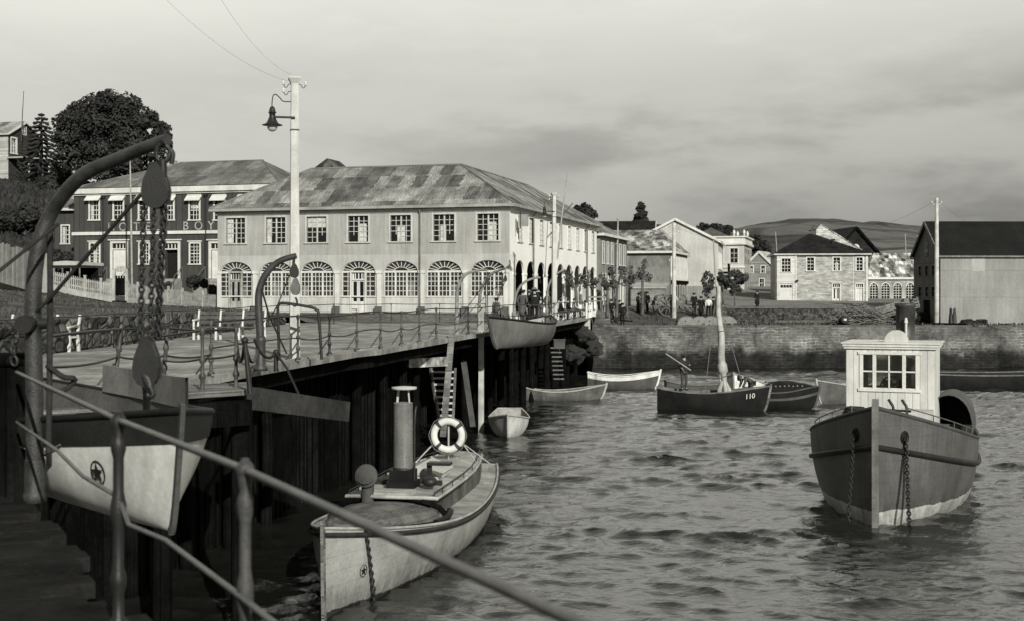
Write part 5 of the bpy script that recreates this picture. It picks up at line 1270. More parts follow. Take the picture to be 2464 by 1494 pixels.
# ---- near lifeboat hung in the big davits
def near_lifeboat():
    ax = Vector((.505, -.863, 0)).normalized(); bow = P(437, 988, 9.05); L, B = 7.2, 2.2
    head = math.atan2(ax.y, ax.x); c = bow-ax*(L/2+.30); z0 = 0.0
    o = thing('hanging_lifeboat', 'white ship lifeboat with dark sheer band and star emblem hanging from the big near davit', 'lifeboat', (c.x, c.y, z0), head)
    f = hullfn(L, B, -.17, bow.z, .46, .62, .08, p=2.7, a=.58, c=1.2, rake=.30, keelrise=.05, sternrise=.1, a_bow=.85)
    b = MB(); shell(b, f, nt=34, nu=14); b.build('hull', M_hullw, o)
    b = MB(); shell(b, f, u0=.79, u1=.985, nu=4, nt=30, inset=-.014); b.build('sheer_band', mat('dark_band_paint', .022, .6, .3, 3), o)
    b = MB(); shell(b, f, u0=.2, inset=.05, t0=.02, t1=.955); rows = [[f(t, .3, s, .05) for s in (1, -1)] for t in tlist(20)]; b.grid(rows); b.build('inside', M_hullg, o)
    b = MB(); gunwale(b, f, .03); b.build('gunwale', M_hulld, o)
    b = MB(); stem(b, f, .035, .06, over=.05); b.build('stem', M_hullg, o)
    for t in (.2, .45, .68): b = MB(); l, r = f(t, .72, 1, .06), f(t, .72, -1, .06); b.beam(l, r, .25, .04); b.build('thwart', M_wood, o)
    b = MB(); l, r, tip = f(.86, 1, 1), f(.86, 1, -1), f(.99, 1, 1); b.add([l, r, tip, l-Vector((0, 0, .05)), r-Vector((0, 0, .05)), tip-Vector((0, 0, .05))], [(0, 1, 2), (5, 4, 3), (0, 2, 5, 3), (2, 1, 4, 5), (1, 0, 3, 4)]); b.build('bow_deck', M_hullw, o)
    # raised boarded sides amidships, and the grab line
    for s in (1, -1):
        b = MB(); pts = [f(t, 1, s, .05) for t in (.22, .3, .4, .5, .58)]
        for p, q in zip(pts, pts[1:]): b.add([p, q, q+Vector((0, 0, .30)), p+Vector((0, 0, .30)), p+Vector((0, -s*.03, 0)), q+Vector((0, -s*.03, 0)), q+Vector((0, -s*.03, .30)), p+Vector((0, -s*.03, .30))], [(0, 1, 2, 3), (7, 6, 5, 4), (3, 2, 6, 7)])
        b.build('wash_board', mat('wash_board_grey', .17, .8, .3, 2), o)
    c_ = f(.905, .62, -1); c2 = f(.935, .62, -1); c3 = f(.905, .78, -1); n = (c2-c_).cross(c3-c_); n = n if n.y < 0 else -n
    star_emblem(o, c_+n.normalized()*.012, n, (0, 0, 1), .078)
    b = MB(); 
    for k in range(7): t = .3+.08*k; b.tube(sag(f(t, .80, -1, -.02), f(t+.08, .80, -1, -.02), .06, 6), .008, 4)
    b.build('grab_line', M_rope, o)
    b = MB(); b.tube([f(.93, 1, 1)*.0+Vector((L*.41, 0, .52)), Vector((L*.41, 0, .86))], .03, 7); b.tube([Vector((L*.41+.07*math.cos(a), .0, .90+.07*math.sin(a))) for a in np.linspace(0, 6.283, 12)[:-1]], .018, 6, closed=True); b.build('lifting_hook', M_iron, o)
    return o
near_lifeboat()

def davit(name, label, path, r0, r1, m, d_big=False):
    o = thing(name, label, 'davit', path[0]); b = WM(o); pts = bez(path, 7); n = len(pts)
    b.tube(pts, [r0+(r1-r0)*(i/(n-1)) for i in range(n)], 12); b.build('arm', m, o)
    b = WM(o); p = Vector(path[0]); b.lathe([(r0*1.3, -.02), (r0*1.3, .04), (r0*1.12, .07), (r0*1.1, .3), (r0, .32)] if d_big else [(r0*1.7, -.02), (r0*1.7, .05), (r0*1.25, .09), (r0*1.15, .55), (r0*1.3, .60), (r0*1.3, .66), (r0*1.02, .70)], p, 14); b.build('socket', m, o); return o
def tackle_block(root, c, w, h, m=None, name='pulley_block'):
    """teardrop cheeks round a sheave, hanging point up"""
    b = WM(root); c = Vector(c); prof = [(0.10, .5), (.24, .42), (.52, .1), (.60, -.12), (.55, -.32), (.34, -.46), (.12, -.5)]
    for s in (-1, 1):
        poly = [c+Vector((x*w, s*w*.22, z*h)) for x, z in prof]+[c+Vector((-x*w, s*w*.22, z*h)) for x, z in prof[::-1]]
        b.prism(poly, (0, s*w*.14, 0))
    b.lathe([(w*.5, -.12*w), (w*.42, 0), (w*.5, .12*w)], (0, 0, 0), 14, Matrix.Translation(c+Vector((0, 0, -.1*h))) @ Matrix.Rotation(R(90), 4, 'X'))
    b.prism([c+Vector((x*w*.93, -w*.2, z*h*.97)) for x, z in prof]+[c+Vector((-x*w*.93, -w*.2, z*h*.97)) for x, z in prof[::-1]], (0, w*.4, 0))
    return b.build(name, m or M_iron, root)
def near_davit():
    d = 10.0; path = [Vector((PX(84, d), d, 0)), P(82, 900, d), P(80, 720, d), P(92, 600, d), P(126, 508, d), P(196, 425, 9.8), P(280, 385, 9.6), P(345, 358, 9.4), P(402, 336, 9.25)]
    o = davit('boat_davit', 'massive curved iron davit at the left with heavy block and chains, nearest of the davits', path, .070, .044, mat('big_davit_iron', .032, .55, .75, 5, bump=.5, spec=.45), True)
    t = P(392, 352, 9.25)
    b = WM(o); b.tube([t+Vector((.05*math.cos(a), 0, -.05+.07*math.sin(a))) for a in np.linspace(0, 6.283, 13)[:-1]], .016, 6, closed=True); b.tube([t+Vector((0, 0, -.1)), t+Vector((0, 0, -.22))], .03, 7); b.tube(bez([t+Vector((.02, 0, -.0)), t+Vector((.07, 0, -.05)), t+Vector((.06, 0, -.13))], 5), .018, 6); b.build('shackle', M_iron, o)
    tackle_block(o, P(376, 447, 9.25), .16, .33)
    tackle_block(o, P(354, 868, 9.25), .155, .36, name='lower_block')
    b = WM(o); c = P(354, 862, 9.25); b.add([], []); b.tube([c+Vector((0, 0, -.14)), P(362, 935, 9.2)], [.07, .025], 9); b.tube(bez([P(362, 930, 9.2), P(368, 948, 9.2), P(360, 955, 9.2), P(354, 946, 9.2)], 5), .02, 6); b.build('hook', M_iron, o)
    b = WM(o)
    for a_, c_ in (((347, 490), (338, 812)), ((371, 505), (362, 815)), ((399, 488), (381, 812))): link_chain(b, P(a_[0], a_[1], 9.25), P(c_[0], c_[1], 9.25), .054, .0085)
    link_chain(b, P(395, 490, 9.28), P(376, 812, 9.3), .054, .0085)
    b.build('chain', M_iron, o)
    b = WM(o); b.tube([P(338, 470, 9.25), P(215, 610, 9.6), P(112, 728, 9.9)], .015, 6); b.tube([P(112, 728, 9.9), P(20, 800, 10.1), P(-60, 860, 10.2)], .013, 6); b.tube([P(140, 540, 9.9), P(20, 635, 9.3), P(-60, 700, 9)], .013, 6); b.build('guy_rope', M_drope, o)
    b = WM(o); b.tube([P(120, 560, 9.95), P(121, 700, 9.95), P(119, 920, 9.9), P(117, 1090, 9.8)], .024, 6); b.tube(bez([P(115, 878, 9.9), P(150, 905, 9.8), P(180, 912, 9.9), P(150, 940, 9.9), P(110, 930, 9.9)], 5), .022, 6); b.build('hanging_rope', M_drope, o)
    b = WM(o); b.tube([P(45, 780, 10), P(128, 776, 10)], .045, 8); b.lathe([(.07, -.06), (.07, .06)], (0, 0, 0), 12, Matrix.Translation(P(62, 780, 9.9)) @ Matrix.Rotation(R(90), 4, 'X')); b.build('winch', M_iron, o)
    po = thing('mooring_post', 'thick dark squared timber post at the left edge beside the near davit', 'post', (PX(30, 10.4), 10.4, 0)); b = MB(); b.box(-.17, -.17, -.1, .17, .17, 1.02); b.lathe([(.2, 1.02), (.22, 1.06), (.12, 1.12)], (0, 0, 0), 10); b.build('post', M_dwood, po)
    b = WM(po); link_chain(b, P(28, 830, 10.2), P(36, 880, 10.2), .08, .014); b.build('chain', M_iron, po)
near_davit()
def mid_davit():
    d = 27.0; path = [Vector((PX(627, d), d, 0)), P(626, 800, d), P(622, 720, d), P(630, 680, d), P(648, 650, d), P(675, 628, d), P(713, 616, d)]
    o = davit('boat_davit', 'curved iron davit with hanging double block beside the tall lamp post', path, .09, .06, mat('mid_davit_iron', .035, .5, .5, 4, spec=.45))
    c = P(708, 652, d); tackle_block(o, c, .155, .30); tackle_block(o, P(711, 690, d), .16, .36, mat('block_wood', .12, .8, .3, 3), 'lower_block')
    b = WM(o); b.tube([P(708, 618, d), P(706, 636, d)], .03, 6); b.tube(bez([P(711, 716, d), P(715, 728, d), P(709, 737, d), P(703, 730, d)], 4), .022, 6); b.build('hook', M_iron, o)
    b = WM(o); b.tube([P(632, 705, d), P(648, 760, d+.6), P(690, 850, 28)], .02, 5); b.tube([P(700, 655, d), P(668, 735, 27.4), P(640, 780, d)], .014, 5); b.build('guy_rope', M_drope, o)
    h = thing('bent_pipe_hoop', 'bent iron pipe hoop standing beside the middle davit', 'pipe frame', PG(772, 862, 0)); d2 = 30.0
    b = WM(h); b.tube(bez([P(672, 868, d2), P(669, 760, d2), P(670, 735, d2), P(685, 730, d2), P(745, 739, d2), P(762, 746, d2), P(767, 760, d2), P(774, 864, d2)], 5), [.035]*36, 7) ; b.build('pipe', M_iron, h)
mid_davit()

# ---- steam launch
def launch():
    head = math.atan2(-.985, -.165); L, B = 12.4, 2.9; bow = Vector((-3.24, 22.3, WATER)); ax = Vector((math.cos(head), math.sin(head), 0)); c = bow-ax*(L/2+.02)
    o = thing('steam_launch', 'pale grey steam launch with tall funnel, cabin and star emblem moored below the handrail', 'launch', (c.x, c.y, WATER), head)
    f = hullfn(L, B, -.45, 1.55, .84, 1.05, .55, p=2.5, a=.5, c=1.3, rake=.10, mid=.5, keelrise=.0, a_bow=1.0)
    b = MB(); shell(b, f, nt=36, nu=12); transom(b, f); b.build('hull', mat('launch_paint', .05, .6, .25, 1.2, 'bands', streak=.12, bands=[(.06, .33)]), o)
    b = MB(); gunwale(b, f, .045, 32, .93, .03); b.build('rubbing_strake', mat('strake_dark', .03, .6, .4, 3), o)
    b = MB(); gunwale(b, f, .03, 32, 1.0, .0); b.build('gunwale', M_pwood, o)
    rows = [[f(t, .995, s, .03)*1.0+Vector((0, 0, -.02+.0)) if k == 0 else None for k, s in enumerate((1,))] for t in (0,)]
    # deck with camber
    rows = []
    for t in tlist(30):
        l, r = f(t, 1, 1, .02), f(t, 1, -1, .02); rows.append([l.lerp(r, k/8)+Vector((0, 0, .05*(1-(k/4-1)**2)-.03)) for k in range(9)])
    b = MB(); b.grid(rows); b.build('deck', mat('launch_deck', .30, .8, .3, 2, blot=.2), o)
    # turtle-back foredeck
    rows = []
    for i in range(15):
        t = .66+.25*i/14; l, r = f(t, 1, 1, .22), f(t, 1, -1, .22); h = .34*(1-(i/14)**2)**.5
        rows.append([l.lerp(r, k/12)+Vector((0, 0, .02+h*math.sqrt(max(0, 1-(k/6-1)**2)))) for k in range(13)])
    b = MB(); b.grid(rows); b.build('turtleback', mat('turtleback_boards', .13, .8, .35, 2, 'boards_h', .28, .25), o)
    b = MB(); l = [f(.655, 1, 1, .12).lerp(f(.655, 1, -1, .12), k/12)+Vector((0, 0, .06+.36*math.sqrt(max(0, 1-(k/6-1)**2)))) for k in range(13)]; b.tube(l, .06, 7); b.build('breakwater', M_dwood, o)
    # cabin and roof
    def cab(t, k, z, w=.80): s = 1-2*k; x = L*(t-.5); hw = min(w, f(t, 1, 1).y-.42); return Vector((x, s*hw, z))
    T = [.06, .12, .2, .3, .4, .5, .58, .64]
    zr = lambda t: 1.38-.02*t
    b = MB()
    for k in (0, 1): b.grid([[cab(t, k, .6), cab(t, k, zr(t))] for t in T], False)
    b.quad(cab(.64, 0, .6), cab(.64, 1, .6), cab(.64, 1, 1.38), cab(.64, 0, 1.38)); b.quad(cab(.06, 0, .6), cab(.06, 1, .6), cab(.06, 1, 1.38), cab(.06, 0, 1.38)); b.build('cabin', mat('cabin_boards', .10, .75, .35, 2, 'boards_v', .3, .25), o)
    b = MB(); rows = []
    for t in T:
        rows.append([cab(t+(.035 if t > .6 else 0)*math.sin(math.pi*k/10), 0, 0, .98).lerp(cab(t+(.035 if t > .6 else 0)*math.sin(math.pi*k/10), 1, 0, .98), k/10)+Vector((0, 0, zr(t)+.08*(1-(k/5-1)**2))) for k in range(11)])
    b.grid(rows, True); b.grid([[p-Vector((0, 0, .05)) for p in r_] for r_ in rows]); b.build('cabin_roof', mat('cabin_roof_paint', .31, .75, .3, 1.5, blot=.25), o)
    b = MB()
    for k in (0, 10): b.tube([r_[k] for r_ in rows], .035, 6)
    b.tube(rows[-1], .045, 6); b.build('roof_edge', M_pwood, o)
    b = MB()
    for k, s in ((0, 1), (10, -1)): 
        pts = [r_[k]+Vector((0, -s*.06, .12)) for r_ in rows]; b.tube(pts, .014, 5)
        for p in pts: b.tube([p, p-Vector((0, 0, .12))], .012, 5)
    b.build('roof_rail', M_iron, o)
    X = lambda py_t: L*(py_t-.5)
    fx = -.05+L*.0; fx = L/2-5.45
    b = MB(Matrix.Translation((0, 0, -.13))); b.lathe([(.215, 1.55), (.215, 2.0), (.212, 2.01), (.205, 3.36), (.205, 3.38), (.17, 3.385)], (fx, 0, 0), 22); b.build('funnel', mat('funnel_paint', .03, .55, .3, 2, 'bands', bands=[(1.86, .14)], streak=.25, spec=.4), o)
    b = MB(Matrix.Translation((0, 0, -.13))); b.box(fx-.30, -.30, 1.5, fx+.30, .30, 1.72); b.box(fx-.24, -.25, 1.72, fx+.24, .25, 1.95); b.build('funnel_casing', M_hulld, o)
    b = MB(Matrix.Translation((0, 0, -.13))); b.lathe([(.05, 3.66), (.27, 3.67), (.27, 3.72), (.03, 3.74)], (fx, .02, 0), 18); b.tube([(fx-.05, -.15, 3.35), (fx-.05, -.12, 3.66)], .03, 6); b.tube([(fx+.05, .15, 3.35), (fx+.05, .12, 3.66)], .02, 6); b.build('funnel_cap', M_stucco, o)
    b = MB(Matrix.Translation((0, 0, -.13))); b.tube([(fx+.02, .25, 1.6), (fx+.02, .25, 2.9), (fx+.02, .27, 3.2), (fx-.05, .27, 3.3)], .025, 6); b.build('steam_pipe', M_iron, o)
    vx, vy = L/2-4.15, -.42
    b = MB(Matrix.Translation((0, 0, -.13))); b.tube(bez([(vx, vy, 1.3), (vx, vy, 1.75), (vx+.02, vy, 1.9), (vx+.12, vy, 2.0)], 5), [.13]*8+[.14, .15, .16, .17, .18, .19, .2, .21], 14, caps=False); b.lathe([(.23, 0), (.245, .02), (.23, .04), (.02, .05)], (0, 0, 0), 20, Matrix.Translation((vx+.10, vy, 1.99)) @ Matrix.Rotation(R(78), 4, 'Y')); b.build('ventilator_cowl', mat('cowl_paint', .075, .6, .3, 3), o)
    b = MB(Matrix.Translation((0, 0, -.13)))
    b.prism([(fx-2.3, -.35, 1.58), (fx-.9, -.35, 1.58), (fx-.9, -.35, 1.70), (fx-2.3, -.35, 1.70)], (0, .9, 0)); b.prism([(fx-2.35, -.4, 1.70), (fx-2.35, .6, 1.70), (fx-2.35, .1, 1.92)], (1.5, 0, 0)); b.build('skylight', mat('skylight_paint', .42, .7, .2, 2), o)
    b = MB(Matrix.Translation((0, 0, -.13))); b.box(fx-.5, -.95, 1.56, fx-.44, .75, 1.66); b.box(fx-.5, .42, 1.6, fx-.4, .52, 2.05); b.box(fx-.6, .45, 2.0, fx-.3, .95, 2.06); b.build('bell_bracket', M_iron, o)
    b = MB(Matrix.Translation((0, 0, -.13))); b.ball((fx+.15, .62, 1.72), .14, 12, 8, (1.2, 1.2, .8)); b.build('lamp_pot', M_iron, o)
    b = MB(Matrix.Translation((0, 0, -.13))); b.box(fx+.7, -.55, 1.52, fx+1.3, .45, 1.64); b.build('hatch', M_pwood, o)
    stm = MB(); stem(stm, f, .055, .12, over=.14); stm.build('stem', M_wood, o)
    c_ = f(.925, .66, -1); n = (f(.95, .66, -1)-c_).cross(f(.925, .8, -1)-c_); n = n if n.y < 0 else -n
    # visible bow side is to the left of the picture's stem reversed: put one on each bow
    star_emblem(o, c_+n.normalized()*.01, n, (0, 0, 1), .095)
    c_ = f(.925, .66, 1); n = (f(.95, .66, 1)-c_).cross(f(.925, .8, 1)-c_); n = n if n.y > 0 else -n; star_emblem(o, c_+n.normalized()*.01, n, (0, 0, 1), .095)
    b = MB(); p = f(.93, .96, 1)+Vector((0, .04, 0)); q = Vector((f(.91, .5, 1).x-.2, f(.91, .5, 1).y+.12, -.1)); link_chain(b, p, q, .11, .018); b.build('anchor_chain', M_iron, o)
    b = MB(); p = f(.60, 1, 1, .3)+Vector((0, 0, .12)); b.tube(bez([p, p+Vector((.4, .1, .05)), p+Vector((.9, .12, 0)), p+Vector((1.3, .0, -.02))], 5), .07, 8); b.build('fender', M_hulld, o)
    # stand aft carrying the lifebuoy
    rx = L/2-10.0
    b = MB(Matrix.Translation((0, 0, -.13))); b.tube([(rx, 0, 1.5), (rx, 0, 2.5)], .025, 6); 
    for s in (-1, 1): b.tube([(rx+.0, s*.35, 2.0), (rx+.25, s*.8, 1.5)], .018, 5); b.tube([(rx, s*.42, 1.95), (rx-.5, s*1.0, 1.4)], .014, 5)
    b.build('buoy_stand', M_pwood, o)
    lb = thing('lifebuoy', 'white ring lifebuoy with dark bands standing upright aft on the steam launch', 'lifebuoy', MATS[o.name] @ Vector((rx+.08, .0, 2.06)), head)
    M = MATS[lb.name]; k = 48
    ring = lambda a: Vector((.0, .355*math.cos(a), .355*math.sin(a)))
    b = MB(); b.tube([ring(2*math.pi*i/k) for i in range(k)], .088, 12, closed=True); b.build('ring', M_white, lb)
    for a0 in (R(40), R(130), R(228), R(315)):
        b = MB(); b.tube([ring(a0-.12+.24*i/6) for i in range(7)], .092, 12, caps=False); b.build('band', mat('buoy_band', .055, .8, .2), lb)
    b = MB(); b.tube([Vector((.02, .47*math.cos(a), .47*math.sin(a)))*(1+.03*math.cos(a*8)) for a in np.linspace(0, 6.283, 33)[:-1]], .012, 5, closed=True); b.build('grab_line', M_rope, lb)
launch()

# ---- harbour tug
def tug():
    ax = Vector((-.37, -.93, 0)).normalized(); head = math.atan2(ax.y, ax.x); bow = Vector((PX(2107, 31), 31, WATER)); L, B = 11.0, 4.35; c = bow-ax*(L/2+.0)
    o = thing('harbour_tug', 'dark-hulled harbour tug with white wheelhouse and anchor chains, bow toward the viewer', 'tug boat', (c.x, c.y, WATER), head)
    f = hullfn(L, B, -.8, 2.86, 1.62, 1.75, .7, p=2.6, a=.42, c=1.1, rake=.04, mid=.55, keelrise=.0, a_bow=.92)
    b = MB(); shell(b, f, nt=40, nu=14); transom(b, f); b.build('hull', mat('tug_paint', .45, .55, .22, 1.0, 'bands', bands=[(.33, .085)], streak=.34, spec=.35), o)
    b = MB(); shell(b, f, u0=.55, inset=.08, t0=.02, t1=.97); b.build('bulwark_inside', mat('bulwark_grey', .14, .7, .3, 2), o)
    rows = [[f(t, .62, s, .08) for s in (1, -1)] for t in tlist(24)]; b = MB(); b.grid(rows); b.build('deck', M_wood, o)
    b = MB(); gunwale(b, f, .055, 34, 1.0, -.03); b.build('gunwale', mat('tug_cap_rail', .06, .6, .3, 2), o)
    def strake(t): return f(t, .68, 1, -.02)
    b = MB()
    for s in (1, -1): b.tube([f(t, .81, s, -.03) for t in tlist(34)], .07, 8)
    b.build('rubbing_strake', mat('tug_strake', .020, .5, .3, 3), o)
    b = MB(); stem(b, f, .15, .14, over=.2); b.build('stem', mat('stem_iron', .15, .6, .4, 2, streak=.2), o)
    # hawse holes and chains on both bows
    for s in (1, -1):
        p = f(.945 if s > 0 else .955, .88, s); q = f(.955 if s > 0 else .965, .88, s); n = (q-p).cross(f(.945, .96, s)-p); n = n if n.y*s > 0 else -n; n.normalize()
        b = MB(); M = Matrix.Translation(p+n*.01) @ n.to_track_quat('Z', 'Y').to_matrix().to_4x4(); b.tube([M @ Vector((.10*math.cos(a), .14*math.sin(a), 0)) for a in np.linspace(0, 6.283, 17)[:-1]], .03, 7, closed=True)
        b.add([M @ Vector((.10*math.cos(a), .14*math.sin(a), .004)) for a in np.linspace(0, 6.283, 17)[:-1]], [tuple(range(16))]); b.build('hawse_pipe', M_hulld, o)
        b = MB(); e = Vector((p.x+.55*(1 if s > 0 else .3), p.y+s*.18, -.1)); link_chain(b, p+n*.06, e, .11, .016)
        if s > 0: link_chain(b, p+n*.05, Vector((p.x+.02, p.y+.10, -.1)), .11, .014)
        b.build('anchor_chain', M_iron, o)
    # wheelhouse
    xf = L/2-3.55; xb = xf-2.1; hw = 1.14; z0, z1 = 2.05, 4.18
    Mf = Matrix(((0, 0, 0, xf), (0, 0, 0, 0), (0, 0, 0, 0), (0, 0, 0, 1))); Mf = Matrix(((0, -1, 0, xf), (1, 0, 0, -hw), (0, 0, 1, 0), (0, 0, 0, 1)))
    W = 2*hw; holes = [(.40, 3.08, 1.84, 3.95)]
    b = MB(); wall(b, Mf, W, z1, holes, dp=.06, z0=z0-.8)
    for y in (-hw, hw): b.add([(xf, y, z0-.8), (xb, y, z0-.8), (xb, y, z1), (xf, y, z1)], [(0, 1, 2, 3)])
    b.add([(xb, -hw, z0-.8), (xb, hw, z0-.8), (xb, hw, 3.0), (xb, -hw, 3.0)], [(0, 1, 2, 3)])
    for ya, yb in ((-hw, -hw+.35), (hw-.35, hw), (-.12, .12)): b.add([(xb, ya, 3.0), (xb, yb, 3.0), (xb, yb, z1), (xb, ya, z1)], [(0, 1, 2, 3)])
    b.build('wheelhouse', mat('wheelhouse_paint', .60, .7, .12, 1.2, 'boards_v', .19, .05, streak=.1), o)
    b = MB(Mf); x0, za, x1, zb = holes[0]
    for x in (x0, x0+.34, x0+1.10, x1): b.box(x-.045, -.025, za-.03, x+.045, .05, zb+.03)
    b.box(x0+.70, -.015, za, x0+.735, .05, zb); b.box(x0, -.015, (za+zb)/2-.018, x1, .05, (za+zb)/2+.018); b.box(x0-.08, -.04, za-.1, x1+.08, .05, za-.02); b.box(x0-.08, -.04, zb+.02, x1+.08, .05, zb+.09); wo = b.build('window', M_white, o)
    m = bpy.data.materials.new('clear_glass'); m.use_nodes = True; t = NT(m.node_tree); t.n.clear(); g1 = t.node('ShaderNodeBsdfGlossy', {'Roughness': .03}); g2 = t.node('ShaderNodeBsdfTransparent', {0: (.75, .76, .68, 1)}); mxn = t.node('ShaderNodeMixShader', {0: .12, 1: g2.outputs[0], 2: g1.outputs[0]}); t.node('ShaderNodeOutputMaterial', {0: mxn.outputs[0]})
    b = MB(Mf); b.box(x0, .030, za, x1, .036, zb); b.build('pane', m, wo)
    b = MB(); b.tube([(xf-.55, math.cos(a)*.30, 3.05+math.sin(a)*.30) for a in np.linspace(0, 6.283, 25)[:-1]], .025, 6, closed=True)
    for k in range(4): a = math.pi*k/4; b.tube([(xf-.55, math.cos(a)*.36, 3.05+math.sin(a)*.36), (xf-.55, -math.cos(a)*.36, 3.05-math.sin(a)*.36)], .016, 5)
    b.build('steering_wheel', M_dwood, o); b = MB(); b.box(xf-.75, -.25, 2.0, xf-.6, .25, 3.25); b.build('binnacle', M_wood, o)
    b = MB(); b.box(xb-.07, -hw-.08, z1, xf+.09, hw+.08, z1+.07); b.box(xb-.04, -hw-.05, z1-.06, xf+.06, hw+.05, z1-.001)
    b.prism([(xb-.1, -hw-.12, z1+.072), (xf+.12, -hw-.12, z1+.072), (xf+.12, hw+.12, z1+.072), (xb-.1, hw+.12, z1+.072)], (0, 0, .035)); b.build('wheelhouse_roof', M_white, o)
    b = MB(); b.lathe([(.31, 0), (.31, .2), (.28, .22), (.02, .24)], (0, 0, 0), 24, Matrix.Translation((xf-.45, .12, z1+.12)) @ Matrix.Rotation(R(-90), 4, 'Y')); b.box(xf-.7, -.1, z1+.10, xf-.5, .34, z1+.14); b.build('searchlight', M_base, o)
    fx = xb-1.2
    b = MB(); b.lathe([(.31, 1.6), (.31, 4.1), (.265, 4.12), (.265, 5.18), (.30, 5.2), (.30, 5.30), (.22, 5.30)], (fx, .12, 0), 22); b.build('funnel', mat('tug_funnel', .05, .5, .5, 1.6, streak=.35, spec=.4), o)
    b = MB(); b.tube([(fx+.36, .17, 3.5), (fx+.38, .17, 4.75)], .035, 7); b.tube([(fx+.38, .17, 4.75), (fx+.38, .17, 4.9)], [.06, .03], 7); b.build('whistle_pipe', M_white, o)
    # engine casing and the open hood aft on the port quarter
    b = MB(); b.box(xb-3.6, -1.0, 1.3, xb-.4, 1.0, 2.55); b.build('engine_casing', M_base, o)
    rows = []
    for i in range(13):
        a = math.pi*i/12; rows.append([Vector((x_, 1.62-.62*math.cos(a)*(-1), 2.0+.78*math.sin(a))) for x_ in (xf-1.2, xf-3.4)])
    rows = [[Vector((x_, 1.42+.62*math.cos(math.pi*i/14), 1.85+1.0*math.sin(math.pi*i/14)**.8)) for x_ in (xf-1.3, xf-2.2, xf-3.6)] for i in range(15)]
    b = MB(); b.grid(rows); r2 = [[p+Vector((0, (1.42-p.y)*.03, -.02)) for p in r_] for r_ in rows]; b.grid(r2); b.grid([[r_[0] for r_ in rows], [r_[0] for r_ in r2]]); b.build('companion_hood', M_hullg, o)
    b = MB(); b.add([r_[-1] for r_ in r2], [tuple(range(15))]); b.build('hood_back', M_hulld, o)
    b = MB(); 
    for s in (1, -1):
        pts = [f(t, 1, s, .12)+Vector((0, 0, .22)) for t in (.62, .7, .78, .86, .93)]
        b.tube(pts, .017, 5)
        for p in pts: b.tube([p-Vector((0, 0, .25)), p], .015, 5)
    b.build('bow_rail', M_rail, o)
    b = MB(); 
    for y_ in (.30, .62): b.tube(bez([(L/2-1.0, y_, 2.3), (L/2-1.0, y_+.02, 2.75), (L/2-1.02, y_-.05, 2.9), (L/2-1.05, y_-.10, 2.97)], 5), .035, 7)
    b.tube([(L/2-1.0, .2, 2.72), (L/2-1.0, .74, 2.70)], .03, 6)
    b.build('mooring_cleat', M_iron, o)
    b = MB(); b.box(L/2-2.9, .35, 2.1, L/2-2.0, 1.15, 2.6); b.build('deck_locker', M_base, o)
    b = MB(); 
    for k in range(5): rr = .34-.03*k; b.tube([(L/2-2.2+rr*math.cos(a), -.75+rr*math.sin(a), 2.35+.07*k) for a in np.linspace(0, 6.283, 19)[:-1]], .04, 6, closed=True)
    b.build('rope_coil', M_drope, o)
tug()
